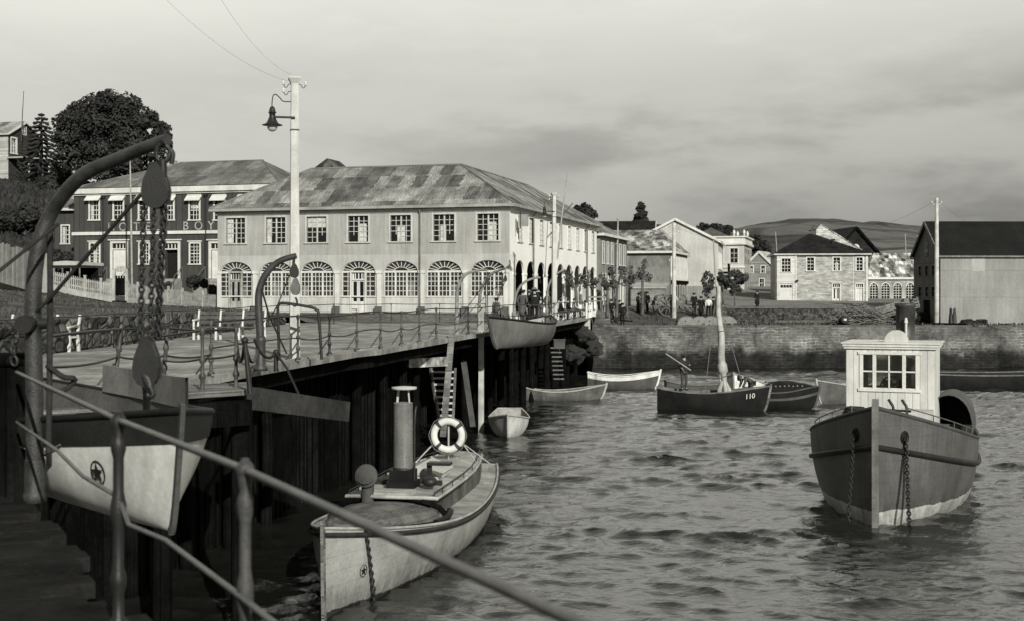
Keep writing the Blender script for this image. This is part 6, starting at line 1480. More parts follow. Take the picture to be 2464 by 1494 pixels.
# ---- small boats
def small_boats():
    # end-on dinghy below the piles
    x, y = PX(1224, 50), 51.5; rowboat('rowing_boat', 'small white rowing boat seen end-on near the ladder and piles', x, y, R(-91), 3.6, 1.62, .62, mat('dinghy_white', .46, .6, .3, 1.5, streak=.25), M_insidel, None, .2, M_pwood, bt=.6, p=2.8, a_bow=.9)
    x, y = PX(1354, 67), 67.5; rowboat('rowing_boat', 'worn grey rowing boat lying broadside below the hanging boat, with a pale gunwale', x, y, R(8), 4.0, 1.5, .48, mat('worn_boat_paint', .10, .7, .5, 2, streak=.35), M_inside, None, .2, M_insidel)
    x, y = PX(1496, 75), 75.5; o, f = rowboat('rowing_boat', 'dark rowing boat with a bright white sheer strake beside the quay wall', x, y, R(-4), 3.9, 1.5, .75, M_hullg, M_inside, M_hullw, .2, M_hullw)
    # sailing boat
    x, y = PX(1712, 61), 61.5; o, f = rowboat('sailing_boat', 'black open sailing boat numbered 110 with its pale sail furled on a tall mast', x, y, R(-7), 5.0, 1.7, .88, M_hulld, M_inside, None, .25, M_wood)
    o['category'] = 'sailing boat'
    rows = [[f(t, .93, s, .05) for s in (1, -1)] for t in (.02, .08, .14, .2, .26, .30)]; b = MB(); b.grid(rows); b.grid([[p-Vector((0, 0, .05)) for p in r_] for r_ in rows]); b.build('stern_deck', M_inside, o)
    fx = .55
    b = MB(); b.tube([(fx, 0, -.1), (fx-.12, 0, 3.5), (fx-.38, 0, 8.1)], [.07, .06, .03], 8); b.build('mast', M_pwood, o)
    b = MB(); rnd = random.Random(4); pts = []; rs = []
    for i in range(46):
        s = i/45; z = 1.0+s*4.9; pts.append((fx+.12-.30*s+.035*math.sin(i*.31+.5), -.06+.03*math.sin(i*.23), z)); rs.append((.205-.115*s)*(.6 if s < .10 else 1)*(1+.09*mnoise.noise((i*.35, 2, 1)))*(.72 if .10 < s < .17 else 1)*(1.25 if .17 < s < .26 else 1))
    b.tube(pts, rs, 14, flat=.85)
    for k in range(5): a = k*1.26; b.tube([(fx+.10, 0, 1.55), (fx+.1+.25*math.cos(a), .2*math.sin(a), 1.0), (fx+.1+.3*math.cos(a), .25*math.sin(a), .62)], [.06, .12, .10], 7)
    so_ = b.build('furled_sail', mat('sail_cloth', .40, .9, .3, 3, bump=.8, streak=.3), o)
    b = MB(); 
    for zz in (1.78, 3.9): s = (zz-1)/4.9; b.tube([(fx+.12-.30*s+(.30-.15*s)*1.02*math.cos(a), -.06+(.30-.15*s)*.9*math.sin(a), zz+.1*math.sin(a)) for a in np.linspace(0, 6.283, 13)[:-1]], .015, 5, closed=True)
    b.build('sail_tie', M_rope, so_)
    b = MB(); b.tube([(fx-.25, 0, 5.6), (fx-.78, .45, .75)], .018, 5); b.tube([(fx-.22, 0, 5.6), (fx+1.0, .6, 1.3)], .018, 5); b.build('stay', M_rope, o)
    for ch_ in ('110',):
        cu = bpy.data.curves.new('n', 'FONT'); cu.body = ch_; cu.size = .34; cu.extrude = .004; cu.align_x = 'CENTER'
        to = bpy.data.objects.new('n', cu); COL.objects.link(to); bpy.context.view_layer.update(); me = bpy.data.meshes.new_from_object(to.evaluated_get(bpy.context.evaluated_depsgraph_get())); bpy.data.objects.remove(to); bpy.data.curves.remove(cu)
        p = f(.86, .80, -1); tx = (f(.90, .80, -1)-f(.82, .80, -1)).normalized(); up = (f(.86, .95, -1)-f(.86, .65, -1)).normalized(); n = tx.cross(up).normalized()
        Mx = Matrix((tx, up, n)).transposed().to_4x4(); Mx.translation = p+n*.035-up*.1; me.transform(Mx); me.materials.clear(); me.materials.append(M_white); lo = bpy.data.objects.new('number', me); COL.objects.link(lo); lo.parent = o
    # motor boat behind it with dark tarpaulin
    x, y = PX(1878, 62.5), 63.0; o, f = rowboat('covered_boat', 'black boat half covered with a dark tarpaulin beyond the numbered sailing boat', x, y, R(-6), 3.3, 1.6, .78, M_hulld, M_inside, None, .25, M_hullg, bt=.75)
    o['category'] = 'boat'
    rows = []
    for i in range(12):
        t = .25+.70*i/11; l, r = f(t, 1, 1, -.02), f(t, 1, -1, -.02); h = .50*math.sin(math.pi*(i/11)**.7)**.8+.04
        rows.append([l.lerp(r, k/8)+Vector((0, 0, h*math.sin(math.pi*k/8)**.7+.05*mnoise.noise((i*.9, k*.9, 1)))) for k in range(9)])
    b = MB(); b.grid(rows); b.build('tarpaulin', M_hulld, o); b = MB()
    for i in range(7): b.ball(rows[3+i][7]+Vector((0, -.03, .03)), .05, 7, 5)
    b.build('lashing', M_rope, o); b = MB(); shell(b, f, u0=.72, u1=.80, nu=1, inset=-.01, sides=(-1,)); b.build('stripe', M_hullg, o)
    b = MB(); b.box(-1.3, -.72, .62, -.5, -.60, .86); b.build('name_board', M_hullw, o)
    # pale skiff seen into from the bow
    x, y = PX(1802, 66), 67.0; o, f = rowboat('skiff', 'pale skiff seen from ahead with its bow raised between the sailing boat and quay wall', x, y, R(-118), 3.4, 1.9, .95, M_hullw, M_insidel, None, .25, M_insidel, p=3.0, a_bow=.9)
    o.rotation_euler = (0, R(-7), R(-118)); o['category'] = 'rowing boat'
    x, y = PX(1700, 69), 70.0; rowboat('rowing_boat', 'dark worn rowing boat moored behind the sailing boat mast, mostly hidden', x, y, R(3), 4.2, 1.5, .65, M_hullg, M_inside, None, .2, M_inside)
    # boat behind the tug wheelhouse
    x, y = PX(2048, 65), 66.0; rowboat('rowing_boat', 'grey rowing boat with pale inside showing from behind the tug wheelhouse', x, y, R(208), 3.2, 1.6, .88, mat('grey_boat', .10, .6, .3, 2, streak=.2), M_insidel, None, .2, M_insidel)
    # dark lighter at the right edge
    x, y = PX(2400, 76), 76.5; o = thing('barge', 'long low dark barge lying along the quay at the right edge', 'barge', (x, y, WATER), R(-3))
    f = hullfn(9.5, 3.2, -.4, 1.0, .8, .9, .8, p=5, a=.35, c=1, rake=.3); b = MB(); shell(b, f); transom(b, f); b.build('hull', M_hulld, o)
    b = MB(); gunwale(b, f, .05); b.build('gunwale', M_inside, o); rows = [[f(t, .9, s, .1) for s in (1, -1)] for t in tlist(20)]; b = MB(); b.grid(rows); b.build('deck', M_dwood, o)
    # far hanging lifeboat with its davits
    ax = Vector((-.38, -.925, 0)).normalized(); L = 5.8; bow = P(1174, 762, 49.5); c = bow-ax*(L/2+.95)
    o = thing('hanging_lifeboat', 'grey double-ended lifeboat hanging from slender davits over the promenade edge, beyond the piles', 'lifeboat', (c.x, c.y, 0), math.atan2(ax.y, ax.x))
    f = hullfn(L, 2.0, -.60, bow.z, .36, .62, .05, p=2.2, a=.72, c=1.1, rake=.95, keelrise=.05, sternrise=.15, a_bow=.95)
    b = MB(); shell(b, f, nt=30, nu=12); b.build('hull', mat('grey_lifeboat_paint', .13, .6, .3, 1.5, streak=.18), o); b = MB(); shell(b, f, u0=.2, inset=.05, t0=.03, t1=.95); rows = [[f(t, .3, s, .05) for s in (1, -1)] for t in tlist(18)]; b.grid(rows); b.build('inside', M_insidel, o)
    b = MB(); gunwale(b, f, .045); b.build('gunwale', M_hulld, o); b = MB(); stem(b, f, .07, .12); b.build('stem', M_hullg, o)
    for t in (.25, .5, .72): b = MB(); b.beam(f(t, .72, 1, .05), f(t, .72, -1, .05), .24, .04); b.build('thwart', M_insidel, o)
    b = MB(); b.tube([Vector((L*.40, 0, .3)), Vector((L*.40, 0, .75))], .03, 6); b.tube([Vector((-L*.40, 0, .2)), Vector((-L*.40, 0, .6))], .03, 6); b.build('lifting_hook', M_iron, o)
    m = mat('pale_davit_iron', .20, .55, .4, 3)
    def dv(label, pts, d, d2, r=.075):
        path = [Vector((PX(pts[0][0], d), d, 0))]+[P(px, py, d+(d2-d)*i/len(pts)) for i, (px, py) in enumerate(pts[1:], 1)]
        w = davit('boat_davit', label, path, r, r*.65, m); e = path[-1]
        b = WM(w); link_chain(b, e-Vector((0, 0, .05)), e-Vector((0, 0, .3)), .09, .014); b.build('chain', M_iron, w); return w, e
    w1, e1 = dv('slender pale davit at the bow of the far hanging lifeboat', [(1099, 806), (1099, 740), (1103, 690), (1120, 662), (1148, 652), (1172, 650)], 49, 49.5)
    tackle_block(w1, e1-Vector((0, 0, .42)), .13, .3)
    w2, e2 = dv('slender davit whose arm ends before the first arcade pier', [(1152, 792), (1153, 735), (1160, 692), (1180, 662), (1202, 651), (1216, 647)], 56.5, 55); tackle_block(w2, e2-Vector((0, 0, .42)), .13, .3)
    w3, e3 = dv('low slender davit arching behind the men in hats', [(1236, 780), (1238, 730), (1246, 700), (1262, 680), (1285, 670), (1300, 669)], 62, 62)
    w4, e4 = dv('slender davit arching before the middle arcade piers, farthest of the davits', [(1316, 772), (1316, 720), (1321, 686), (1335, 664), (1352, 652), (1362, 650)], 72, 72)
    for w, e, tp in ((w1, e1, (1174, 760)), (w2, e2, (1185, 757))):
        b = WM(w); b.tube([e-Vector((0, 0, .5)), P(tp[0], tp[1], e.y)], .018, 5); b.tube([e-Vector((.06, 0, .5)), P(tp[0]-4, tp[1], e.y)], .018, 5); b.tube([e-Vector((0, 0, .4)), P(tp[0]-70, tp[1]+8, e.y)], .014, 5); b.build('fall_rope', M_drope, w)
    sp = thing('mooring_post', 'white-topped timber post at the promenade edge by the far hanging boat', 'post', PG(1158, 800, 0)); b = MB(); b.box(-.11, -.11, -4.5, .11, .11, 1.0); b.build('post', M_pwood, sp)
    # ladders
    def ladder(label, px0, px1, pb0, pb1, y0, y1, d, n, m, rm_=M_stucco):
        o = thing('ladder', label, 'ladder', P(px0, y0, d)); A, B_ = P(px0, y0, d), P(pb0, y1, d+.3); A2, B2 = P(px1, y0, d), P(pb1, y1, d+.3); b = WM(o); b.beam(A, B_, .09, .09); b.beam(A2, B2, .09, .09); b.build('ladder_rail', m, o)
        for i in range(n): t = (i+.6)/n; b = WM(o); b.beam(A.lerp(B_, t), A2.lerp(B2, t), .06, .07); b.build('rung', rm_, o)
    ladder('ladder with pale rungs hanging from the promenade edge above the lifebuoy', 1036, 1096, 1058, 1090, 885, 1020, 47, 9, M_wood)  # pale rung colour stands in for light on the rungs
    ladder('dark ladder against the piles under the corner of the promenade', 1322, 1352, 1330, 1360, 830, 915, 68, 8, M_dwood, M_inside)
    b = MB(); b.beam(P(1088, 792, 46.2), P(1066, 1050, 46.0), .22, .22); tag(b.build('fender_pile', M_wood), 'leaning grey squared fender pile in front of the ladder with pale rungs', 'pile')
    b = MB(); b.beam(P(1116, 870, 47), P(1138, 1025, 47), .2, .2); tag(b.build('fender_pile', mat('slimy_pile', .07, .7, .4, 2)), 'dark raking fender pile right of the ladder with pale rungs', 'pile')
    b = MB(); b.prism([P(984, 862, 44), P(1078, 858, 46), P(1078, 880, 46), P(984, 884, 44)], (-.05, .12, 0)); tag(b.build('painted_lit_stone', mat('lit_stone_paint', .42, .9, .5, 5, blot=.6)), 'pale stone fragment painted as lit under the promenade edge beside the fender pile', 'beam')  # pale blotchy colour paints the light on a stone fragment
    b = MB(); b.beam(P(604, 958, 23.8), P(830, 990, 27.5), .22, .42); tag(b.build('timber_fender', mat('fender_timber', .04, .8, .5, 1.2)), 'heavy squared timber fender slung low along the wharf face', 'timber')
    b = MB(); b.beam(P(925, 942, 27.2), P(930, 942, 27.2), .01, .01)
    # stepped rock and timbers at the corner
    rnd = random.Random(2)
    for i, (px, py, d, s, lab) in enumerate(((1398, 800, 84, 1.0, 'big rough boulder under the end of the promenade, highest of three'), (1412, 835, 86, 1.2, 'wide dark boulder in the middle of the stone corner'), (1372, 850, 82, 1.1, 'low wet boulder at the waterline by the dark ladder'))):
        bm = bmesh.new(); bmesh.ops.create_icosphere(bm, subdivisions=4, radius=s*.8)
        for v in bm.verts: v.co += v.co.normalized()*(.45*mnoise.noise(v.co*1.3+Vector((i*5, 0, 0)))+.22*mnoise.noise(v.co*3.5+Vector((i*5, 0, 0)))); v.co.z *= .7
        me = bpy.data.meshes.new('boulder'); bm.to_mesh(me); finish_mesh(me); me.materials.append(mat('wet_rock', .03, .8, .5, 1.2, bump=.6)); o = bpy.data.objects.new('boulder', me); COL.objects.link(o); o.location = P(px, py, d); tag(o, lab, 'boulder')
    b = MB(); b.box(0, 0, 0, .75, .4, .8); o = b.build('white_block', M_stucco); o.location = P(1393, 798, 85); tag(o, 'small whitewashed block on the stone corner below the promenade end', 'block')
    b = MB(); b.prism([P(1320, 770, 83), P(1434, 762, 88), P(1428, 778, 88), P(1400, 786, 86), P(1320, 786, 83)], (-.3, .6, 0)); tag(b.build('landing_stage', M_dwood), 'dark timber landing stage projecting at the far end of the promenade', 'landing')
    b = MB(); b.box(-.28, -.2, 0, .28, .2, .42); b.box(-.32, -.24, .42, .32, .24, .48); o = b.build('hanging_crate', M_hullg); o.location = P(1346, 838, 66); tag(o, 'small grey crate hanging below the promenade edge beside the far lifeboat', 'crate')
small_boats()

# ================================================================ TREES
def leaves(name, mat_, parent, lobes, n, size, seed, M=None, flat=.6):
    rng = np.random.RandomState(seed); C = np.array([l[:3] for l in lobes]); Rr = np.array([l[3] for l in lobes]); w = Rr**2/np.sum(Rr**2)
    k = rng.choice(len(lobes), n, p=w); d = rng.normal(size=(n, 3)); d /= np.linalg.norm(d, axis=1)[:, None]; r = Rr[k]*(.55+.5*rng.rand(n)**.6)
    c = C[k]+d*r[:, None]*np.array([1, 1, .85]); nr = d+rng.normal(size=(n, 3))*.55; nr[:, 2] += .3; nr /= np.linalg.norm(nr, axis=1)[:, None]
    a = np.cross(nr, rng.normal(size=(n, 3))); a /= np.linalg.norm(a, axis=1)[:, None]; b = np.cross(nr, a); s = size*(.5+rng.rand(n))[:, None]
    V = np.stack([c-a*s, c-b*s*flat, c+a*s, c+b*s*flat], 1).reshape(-1, 3); Fi = np.arange(n*4).reshape(-1, 4)
    return np_object(name, V, Fi, mat_, parent)
def tree(name, label, cat, base, blobs, trunk_h, r, n, size, seed, m=None, limbs=5, group=None, core=True):
    o = thing(name, label, cat, base, 0, group); rnd = random.Random(seed); b = MB(); top = Vector((rnd.uniform(-.2, .2), 0, trunk_h))
    b.tube([(0, 0, -.5), (0, 0, trunk_h*.5), top], [r*1.3, r, r*.8], 9)
    for i in range(limbs):
        l = blobs[(i*len(blobs))//limbs]; q = Vector(l[:3]); b.tube([top-Vector((0, 0, rnd.uniform(0, .3)*trunk_h)), top.lerp(q, .5)+Vector((0, 0, -.1*(q-top).length)), q], [r*.6, r*.35, r*.12], 6)
    b.build('trunk', M_bark, o); leaves('crown', m or M_foliage, o, blobs, n, size, seed); return o
def big_tree():
    d = 121; c = P(268, 335, d); base = P(262, 440, d); s = d/F; rnd = random.Random(7); L = []
    pts = [(178, 300, 34), (190, 268, 32), (230, 252, 32), (280, 250, 34), (325, 258, 34), (355, 290, 36), (385, 330, 30), (378, 370, 30), (176, 345, 30), (186, 395, 32), (200, 330, 46), (250, 300, 48), (300, 300, 50), (330, 345, 46), (250, 360, 50), (300, 385, 44), (220, 400, 40), (345, 395, 34), (200, 290, 36), (395, 305, 12), (180, 360, 40), (270, 410, 40), (310, 330, 40)]
    for px, py, r in pts:
        q = P(px, py, d)-base; L.append((q.x, q.y+rnd.uniform(-2.2, 2.2), q.z, r*s*.92))
        if r > 33: L.append((q.x+rnd.uniform(-.5, .5), q.y+rnd.uniform(-3.5, -1.0), q.z-rnd.uniform(0, .5), r*s*.75))
    for i in range(46):                                  # outer sprays that break the outline
        a = rnd.uniform(-.2, math.pi+.2); q = Vector((4.75*math.cos(a)+.25, rnd.uniform(-2, 2), 4.2+3.25*math.sin(a))); L.append((q.x, q.y, q.z, rnd.uniform(.35, .75)))
    tree('broad_tree', 'huge round dark evergreen tree rising behind the hotel', 'tree', base, L, 3.2, .5, 26000, .17, 5, limbs=8)
big_tree()
def araucaria():
    d = 126; base = P(100, 445, d); o = thing('monkey_puzzle_tree', 'dark spiky monkey puzzle tree with drooping tiers beside the hillside house', 'tree', base); H = (445-274)*d/F; rnd = random.Random(3); b = MB(); b.tube([(0, 0, -.5), (0, 0, H*.6), (0, 0, H)], [.25, .15, .04], 8); b.build('trunk', M_bark, o)
    b = MB(); lobes = []
    for k in range(15):
        t = k/14; z = H*(.16+.82*t); ln = 2.35*(1-t)**.75+.25
        for j in range(9 if t < .8 else 6):
            a = j*2*math.pi/(9 if t < .8 else 6)+k*.7+rnd.uniform(-.2, .2); l = ln*rnd.uniform(.75, 1.1); dx, dy = math.cos(a), math.sin(a)
            pts = [Vector((0, 0, z+.1)), Vector((dx*l*.5, dy*l*.5, z+.12*l-.15*l*(1-t))), Vector((dx*l*.85, dy*l*.85, z-.22*l*(1-t))), Vector((dx*l*1.05, dy*l*1.05, z-.05*l))]
            pts = bez(pts, 3); b.tube(pts, [.09]*3+[.10]*(len(pts)-4)+[.05], 5)
            for p in pts[3:]: lobes.append((p.x, p.y, p.z, .12))
    b.build('branches', M_foliage, o); leaves('crown', M_foliage, o, lobes, 6500, .075, 9)
araucaria()
def simple_tree(name, label, px, py_top, py_bot, wpx, d, n, size, seed, trunk_py=None, cone=False, m=None, group=None, density=9):
    s = d/F; base = P(px, trunk_py or py_bot, d); rnd = random.Random(seed); L = []
    for i in range(density*3):
        t = rnd.random(); py = py_top+(py_bot-py_top)*t; half = wpx/2*((t*.9+.12) if cone else math.sqrt(max(.06, 1-(2*t-1)**2)))
        q = P(px+rnd.uniform(-1, 1)*half*(.75 if cone else .92), py, d)-base; L.append((q.x, q.y+rnd.uniform(-.6, .6)*half*s, q.z, max(.12, (half*(.42 if cone else .27)+2)*s*rnd.uniform(.6, 1.3))))
    return tree(name, label, 'tree', base, L, max(.4, (( (trunk_py or py_bot)-py_bot)+.35*(py_bot-py_top))*s), max(.06, wpx*s*.03), n, size, seed, m, limbs=5, group=group)
simple_tree('conifer', 'dark pointed conifer on the skyline behind the street roofs', 1543, 488, 552, 50, 163, 4200, .22, 21, 575, True)
simple_tree('hill_tree', 'dark tree top just beyond the far roof end of the arcaded building', 1404, 493, 530, 58, 128, 2600, .17, 22, 560)
simple_tree('hill_tree', 'small dark tree, left one of the three above the pale gable', 1690, 540, 562, 30, 185, 1300, .2, 23, 575)
simple_tree('hill_tree', 'bushy tree in the middle of the three above the pale gable', 1718, 539, 562, 34, 185, 1400, .2, 24, 575)
simple_tree('hill_tree', 'round tree above the ornate house, right one of the three', 1748, 544, 572, 32, 190, 1400, .2, 25, 585)
simple_tree('round_tree', 'broad round dark tree before the hill beside the ornate house', 1817, 570, 628, 64, 200, 4200, .26, 26, 640)
simple_tree('round_tree', 'dark leafy tree mass close behind the finials of the ornate house', 1782, 582, 640, 34, 175, 2200, .2, 27, 650)
simple_tree('street_tree', 'bushy street tree with crooked trunk right of the sail mast', 1768, 652, 704, 52, 112, 2600, .11, 28, 745, m=M_foliage2)
simple_tree('street_tree', 'thin young street tree left of the sail mast', 1702, 655, 712, 34, 113, 900, .10, 29, 748, m=M_foliage2)
simple_tree('street_tree', 'dark round street tree right behind the sail mast', 1740, 655, 700, 34, 116, 1400, .11, 34, 742, m=M_foliage2)
def pollard(label, px, pt, pb, d, seed, lean=0):
    s = d/F; base = P(px, pb, d); rnd = random.Random(seed); H = (pb-pt)*s; o = thing('pollard_tree', label, 'tree', base, 0, 'pollarded street trees'); b = MB(); b.tube([(0, 0, -.3), (lean*.3, 0, H*.35), (lean, 0, H*.62)], [.13, .11, .10], 7); L = []
    for i in range(6):
        a = rnd.uniform(0, 6.28); l = rnd.uniform(.35, .75); q = Vector((lean+l*math.cos(a), l*math.sin(a), H*rnd.uniform(.62, .97))); b.tube([(lean, 0, H*.58), (lean+l*.6*math.cos(a), l*.6*math.sin(a), (H*.58+q.z)/2-.1), q], [.09, .07, .05], 6); L.append((q.x, q.y, q.z, rnd.uniform(.18, .32))); L.append((q.x*.8, q.y*.8, q.z-.35, rnd.uniform(.12, .25)))
    b.build('trunk', M_bark, o); leaves('crown', M_foliage2, o, L, 420, .075, seed); return o
pollard('knobbly pollarded tree before the wall of the mottled-roof house', 1546, 618, 748, 108, 41)
pollard('pollarded street tree just beyond the arcade, first of the cluster of three', 1462, 648, 752, 97, 42)
pollard('leafier pollarded street tree in the middle of the cluster of three', 1484, 636, 752, 99, 43, .1)
pollard('pollarded street tree at the right of the cluster of three', 1508, 640, 750, 101, 44)
pollard('stubby pollarded tree before the last arcade pier', 1413, 640, 752, 90, 45)
pollard('small pollarded tree before the eighth arcade opening', 1388, 650, 752, 86, 46, -.1)
# bushes by the hotel and dark scrub on the left slope
def bush(label, px, py, wpx, hpx, d, n, seed, size=.10, name='shrub', m=None):
    s = d/F; base = P(px, py, d); rnd = random.Random(seed); L = [(rnd.uniform(-.4, .4)*wpx*s, rnd.uniform(-.3, .3)*wpx*s*.5, rnd.uniform(.2, .8)*hpx*s, rnd.uniform(.25, .45)*hpx*s) for _ in range(14)]
    o = thing(name, label, 'shrub', base); b = MB(); [b.tube([(0, 0, -.2), (l[0]*.5, l[1]*.5, l[2]*.5), l[:3]], [.03, .02, .008], 4) for l in L[:6]]; b.build('stem', M_bark, o); leaves('foliage', m or M_foliage, o, L, n, size, seed)
bush('dark flowering shrub below the last lower window of the hotel', 470, 692, 55, 26, 88, 1500, 51)
bush('low shrub behind the picket fence left of the gate', 216, 690, 60, 18, 87.5, 900, 52)
bush('leafy shrub right of the garden gate, behind the pickets', 385, 700, 60, 22, 86.5, 1200, 53)
bush('shrub at the foot of the far hotel stairs', 512, 705, 24, 18, 84, 600, 54)
bush('dark scrubby thicket on the slope left of the hotel wing', 60, 560, 130, 60, 108, 5000, 55, .16, 'thicket')
bush('dark thicket against the wall below the hotel wing window', 140, 645, 70, 45, 97, 2600, 56, .13, 'thicket')
bush('dark bushes under the monkey puzzle tree', 130, 455, 90, 40, 122, 2600, 57, .16, 'thicket')
def scrub():
    rng = np.random.RandomState(8); n = 26000; X = rng.uniform(-60, -22, n); Y = rng.uniform(84, 132, n); keep = []
    Z = np.array([land(x, y) for x, y in zip(X, Y)]); k = (Z > 2.6) & ((X < -34.5) | (Y > 106)); X, Y, Z = X[k], Y[k], Z[k]; n = len(X)
    s = .14+.22*rng.rand(n)*(np_noise(X/4, Y/4, 9, 3)+.2); a = rng.rand(n)*6.28; dx, dy = np.cos(a)*s*.6, np.sin(a)*s*.6; lx, ly = rng.normal(size=n)*.1, rng.normal(size=n)*.1
    V = np.stack([np.stack([X-dx, Y-dy, Z-.05], 1), np.stack([X+dx, Y+dy, Z-.05], 1), np.stack([X+dx*.5+lx, Y+dy*.5+ly, Z+s*1.6], 1), np.stack([X-dx*.5+lx, Y-dy*.5+ly, Z+s*1.4], 1)], 1).reshape(-1, 3)
    tag(np_object('hillside_scrub', V, np.arange(n*4).reshape(-1, 4), M_foliage), 'dark scrub covering the hillside on the left', 'scrub', kind='stuff')
scrub()
def grass_tufts():
    rng = np.random.RandomState(6); n = 30000; X = rng.uniform(-34, -11.8, n); Y = rng.uniform(30, 86, n); d = np_noise(X/3, Y/6, 4, 3); k = (d > .47) & (X < -12.3-.0*Y) & (Y < 78-(X+12)*.35); X, Y = X[k], Y[k]; n = len(X); Z = np.array([land(x, y) for x, y in zip(X, Y)])
    s = .03+.06*rng.rand(n); a = rng.rand(n)*6.28; dx, dy = np.cos(a)*s*.5, np.sin(a)*s*.5
    V = np.stack([np.stack([X-dx, Y-dy, Z-.02], 1), np.stack([X+dx, Y+dy, Z-.02], 1), np.stack([X+dx*.2, Y+dy*.2, Z+s*1.6], 1), np.stack([X-dx*.6, Y-dy*.6, Z+s*1.3], 1)], 1).reshape(-1, 3)
    tag(np_object('grass', V, np.arange(n*4).reshape(-1, 4), M_grass), 'rough dark grass on the bank behind the retaining wall', 'grass', kind='stuff')
grass_tufts()

def quay_weeds():
    rng = np.random.RandomState(16); n = 9000; X = rng.uniform(6.5, 58, n); Y = np.where(rng.rand(n) < .55, rng.normal(97.5, .35, n), rng.uniform(97.6, 108, n)); d = np_noise(X/2.5, Y/2, 14, 3); k = (d > .5) & (Y > 97.0); X, Y = X[k], Y[k]; n = len(X); Z = np.array([land(x, max(y, 97.8)) for x, y in zip(X, Y)])
    s = .05+.13*rng.rand(n); a = rng.rand(n)*6.28; dx, dy = np.cos(a)*s*.5, np.sin(a)*s*.5
    V = np.stack([np.stack([X-dx, Y-dy, Z-.03], 1), np.stack([X+dx, Y+dy, Z-.03], 1), np.stack([X+dx*.2, Y+dy*.2, Z+s*1.5], 1), np.stack([X-dx*.7, Y-dy*.7, Z+s*1.2], 1)], 1).reshape(-1, 3)
    tag(np_object('quay_weeds', V, np.arange(n*4).reshape(-1, 4), M_grass), 'patchy weeds growing along the top of the quay wall', 'weeds', kind='stuff')
quay_weeds()
# ================================================================ PEOPLE
BASEJ = dict(pel=(0, 0, .93), wai=(0, 0, 1.08), che=(0, .0, 1.30), nec=(0, .01, 1.47), hed=(0, -.01, 1.60), top=(0, -.0, 1.68),
             shL=(.18, .01, 1.41), elL=(.245, .03, 1.13), wrL=(.235, -.05, .89), shR=(-.18, .01, 1.41), elR=(-.245, .03, 1.13), wrR=(-.235, -.05, .89),
             hiL=(.09, 0, .90), knL=(.10, -.03, .50), anL=(.105, .02, .09), toL=(.125, -.15, .035), hiR=(-.09, 0, .90), knR=(-.10, -.03, .50), anR=(-.105, .02, .09), toR=(-.125, -.15, .035))
POSES = {
 'stand': {}, 'stride': dict(knL=(.10, -.14, .52), anL=(.10, -.20, .10), toL=(.11, -.37, .05), knR=(-.10, .02, .49), anR=(-.10, .24, .12), toR=(-.11, .08, .04), wrL=(.25, .10, .90), wrR=(-.25, -.16, .92)),
 'pocket': dict(elL=(.30, .09, 1.14), wrL=(.19, -.03, .95), elR=(-.30, .09, 1.14), wrR=(-.19, -.03, .95)),
 'lean': dict(che=(0, -.12, 1.27), nec=(0, -.18, 1.43), hed=(0, -.23, 1.55), top=(0, -.23, 1.64), shL=(.18, -.13, 1.38), shR=(-.18, -.13, 1.38), elL=(.24, -.28, 1.16), wrL=(.15, -.47, 1.05), elR=(-.24, -.28, 1.16), wrR=(-.15, -.47, 1.05)),
 'sit': dict(pel=(0, .0, .50), wai=(0, .02, .65), che=(0, .0, .88), nec=(0, -.0, 1.05), hed=(0, -.03, 1.18), top=(0, -.02, 1.27), shL=(.18, 0, .99), shR=(-.18, 0, .99), elL=(.25, -.05, .72), elR=(-.25, -.05, .72), wrL=(.14, -.28, .60), wrR=(-.14, -.28, .60), hiL=(.09, -.02, .49), hiR=(-.09, -.02, .49), knL=(.13, -.44, .50), knR=(-.13, -.44, .50), anL=(.12, -.46, .09), anR=(-.12, -.46, .09), toL=(.13, -.62, .04), toR=(-.13, -.62, .04)),
 'bend': dict(pel=(0, .08, .86), wai=(0, -.04, .98), che=(0, -.26, 1.08), nec=(0, -.42, 1.12), hed=(0, -.53, 1.10), top=(0, -.60, 1.12), shL=(.18, -.32, 1.10), shR=(-.18, -.32, 1.10), elL=(.22, -.40, .84), elR=(-.22, -.40, .84), wrL=(.16, -.52, .62), wrR=(-.16, -.52, .62), hiL=(.09, .07, .84), hiR=(-.09, .07, .84), knL=(.11, -.08, .48), knR=(-.11, -.08, .48)),
 'pole': dict(elL=(.30, -.12, 1.18), wrL=(.12, -.34, 1.22), elR=(-.34, -.05, 1.20), wrR=(-.26, -.30, 1.05)),
}
def skin_obj(name, verts, edges, radii, m, parent, sub=1, extra=None):
    me = bpy.data.meshes.new(name); me.from_pydata(verts, edges, []); ob = bpy.data.objects.new(name, me); COL.objects.link(ob)
    md = ob.modifiers.new('s', 'SKIN'); md.use_smooth_shade = True
    for i, r in enumerate(radii):
        sv = me.skin_vertices[0].data[i]; sv.radius = (r, r) if not isinstance(r, tuple) else r; sv.use_root = (i == 0)
    ob.modifiers.new('b', 'SUBSURF').levels = sub
    bpy.context.view_layer.update(); ev = bpy.data.meshes.new_from_object(ob.evaluated_get(bpy.context.evaluated_depsgraph_get()))
    bpy.data.objects.remove(ob); bpy.data.meshes.remove(me)
    if extra is not None:
        bm = bmesh.new(); bm.from_mesh(ev); tmp = bpy.data.meshes.new('t'); tmp.from_pydata(extra.v, [], extra.f); bm.from_mesh(tmp); bm.to_mesh(ev); bm.free(); bpy.data.meshes.remove(tmp)
    ev.name = name; ev.polygons.foreach_set('use_smooth', [True]*len(ev.polygons)); finish_mesh(ev); ev.materials.clear(); ev.materials.append(m)
    o = bpy.data.objects.new(name, ev); COL.objects.link(o); o.parent = parent; return o
